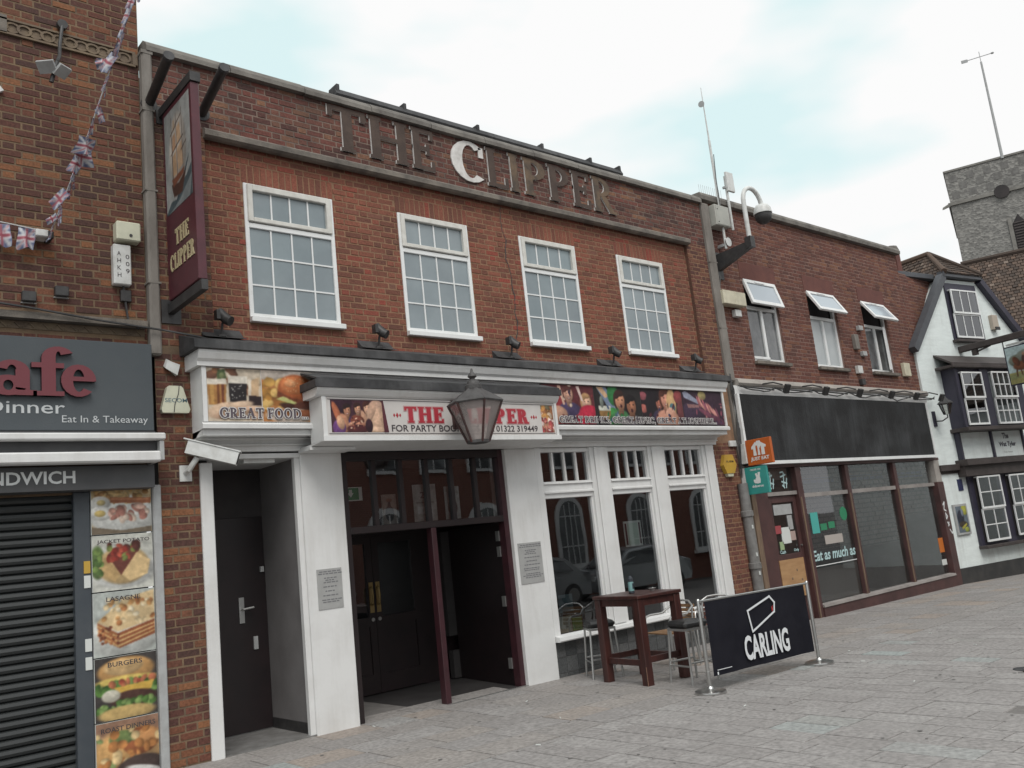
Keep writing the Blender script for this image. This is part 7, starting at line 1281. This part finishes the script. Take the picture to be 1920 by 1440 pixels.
# ================================================================== across the street (seen in the shop window reflections)
def brick_tex(name, c1, c2, mo):
    m = bpy.data.materials.new(name); m.use_nodes = True; t_ = m.node_tree; b = t_.nodes['Principled BSDF']; A = t_.nodes.new; K = t_.links.new; b.inputs['Roughness'].default_value = .9
    g = A('ShaderNodeTexCoord'); mp_ = A('ShaderNodeMapping'); mp_.inputs['Rotation'].default_value = (rad(90), 0, 0); bt_ = A('ShaderNodeTexBrick'); bt_.inputs['Scale'].default_value = 4.4; bt_.inputs['Color1'].default_value = (*c1, 1); bt_.inputs['Color2'].default_value = (*c2, 1); bt_.inputs['Mortar'].default_value = (*mo, 1)
    K(g.outputs['Object'], mp_.inputs[0]); K(mp_.outputs[0], bt_.inputs['Vector']); K(bt_.outputs[0], b.inputs['Base Color']); return m
OB = brick_tex('opposite_brick', (.16, .055, .04), (.21, .075, .055), (.25, .18, .14))
ob_ = thing('opposite_building', 'red brick building with white arched windows reflected in the pub windows', 'building', (18, -12.8, -.2))
OY = -12.8
MB().box(6.5, 31, OY - 6, OY, -.6, 6.8).build('wall', OB, ob_); MB().box(6.4, 31.1, OY - .1, OY + .2, 6.8, 7.0).build('cornice', W_, ob_)
def arched(x, zb, zt, w_):
    r_ = w_ / 2; n = 10; ou = [(x - r_ - .16, zb)] + [(x - (r_ + .16) * math.cos(math.pi * i / n), zt - r_ + (r_ + .16) * math.sin(math.pi * i / n)) for i in range(n + 1)] + [(x + r_ + .16, zb)]
    o_ = MB().prism([(p, OY + .01, q) for p, q in ou], (0, .06, 0)).build('arched_window', W_, ob_)
    inn = [(x - r_, zb + .1)] + [(x - r_ * math.cos(math.pi * i / n), zt - r_ + r_ * math.sin(math.pi * i / n)) for i in range(n + 1)] + [(x + r_, zb + .1)]
    MB().prism([(p, OY + .072, q) for p, q in inn], (0, .008, 0)).build('pane', DKG, o_)
    for k in (-1, 0, 1): MB().box(x + k * r_ * .5 - .015, x + k * r_ * .5 + .015, OY + .081, OY + .10, zb + .1, zt - r_ * (.1 if k == 0 else .25)).build('glazing_bar', W_, o_)
    for z_ in (zt - r_, zb + .7): MB().box(x - r_, x + r_, OY + .082, OY + .098, z_ - .02, z_ + .02).build('glazing_bar', W_, o_)
    HBx = MB().box(x - r_ - .25, x + r_ + .25, OY + .01, OY + .18, zb - .12, zb - .001).build('sill', W_, o_)
for x in (9.7, 13.3, 16.9, 20.5, 24.1): arched(x, .75, 2.95, 1.0)
for i in range(10):
    x = 9.7 + i * 1.8; o_ = MB().box(x - .5, x + .5, OY + .01, OY + .07, 4.05, 5.9).build('sash_window', W_, ob_); MB().box(x - .42, x + .42, OY + .072, OY + .08, 4.15, 5.8).build('pane', DKG, o_); MB().box(x - .015, x + .015, OY + .081, OY + .10, 4.15, 5.8).build('glazing_bar', W_, o_); MB().box(x - .42, x + .42, OY + .082, OY + .098, 4.95, 4.99).build('glazing_bar', W_, o_)
SIL = mat('silver_car_paint', (0.42, 0.43, 0.44), 0.3, metal=0.6)
def car(x, y, rz_, label):
    c = thing('parked_car', label, 'car', (x, y, gz(x)), rz_, 'cars reflected in the pub windows', local=True)
    side = [(-2.0, .28), (-1.98, .62), (-1.85, .78), (-1.1, .90), (-.45, 1.38), (.55, 1.46), (1.35, 1.32), (1.85, .98), (2.02, .88), (2.05, .45), (1.98, .28)]
    def ring_(y_, f_): return [(p, y_, .28 + (q - .28) * f_ if q > .95 else q) for p, q in side]
    m = MB(); secs = []
    for y_, ins in ((-.86, .0), (-.80, .05), (-.62, .13)): pass
    ys_ = [(-.86, 0.93), (-.66, 1.0), (.66, 1.0), (.86, .93)]; n = len(side)
    for k, (yy, f_) in enumerate(ys_):
        for (p, q) in side:
            top = q > .95; m.v.append((p * (1 if not top or abs(yy) < .8 else 1), yy * (1 if not top else (.80 if abs(yy) > .8 else .92)), q if f_ == 1 or not top else q - .06))
    for k in range(3):
        for i in range(n): m.f.append((k * n + i, k * n + (i + 1) % n, (k + 1) * n + (i + 1) % n, (k + 1) * n + i)); m.c.append(None)
    m.f += [tuple(range(n)), tuple(3 * n + i for i in range(n - 1, -1, -1))]; m.c += [None, None]; m.build('body', SIL, c, True)
    for s_ in (-1, 1):
        MB().prism([(-.95, s_ * .80, .94), (-.42, s_ * .715, 1.30), (.5, s_ * .715, 1.36), (1.2, s_ * .72, 1.24), (1.45, s_ * .80, .96)], (0, s_ * .02, 0)).build('side_window', DKG, c); MB().box(-2.0, -1.9, s_ * .6 - .15, s_ * .6 + .15, .60, .74).build('headlight', UPVC, c)
        for wx in (-1.25, 1.3):
            wh = MB().tube([(wx, s_ * .70, .31), (wx, s_ * .88, .31)], .31, 20).build('wheel', BLACK, c); MB().tube([(wx, s_ * .88, .31), (wx, s_ * .89, .31)], .2, 14).build('rim', ALU, wh)
    MB().prism([(-1.08, -.62, .93), (-1.08, .62, .93), (-.47, .58, 1.37), (-.47, -.58, 1.37)], (-.02, 0, .015)).build('windscreen', DKG, c)
car(16.6, -10.2, rad(4), 'silver hatchback reflected in the middle pub window'); car(11.9, -10.0, rad(2), 'silver car reflected in the left pub window')
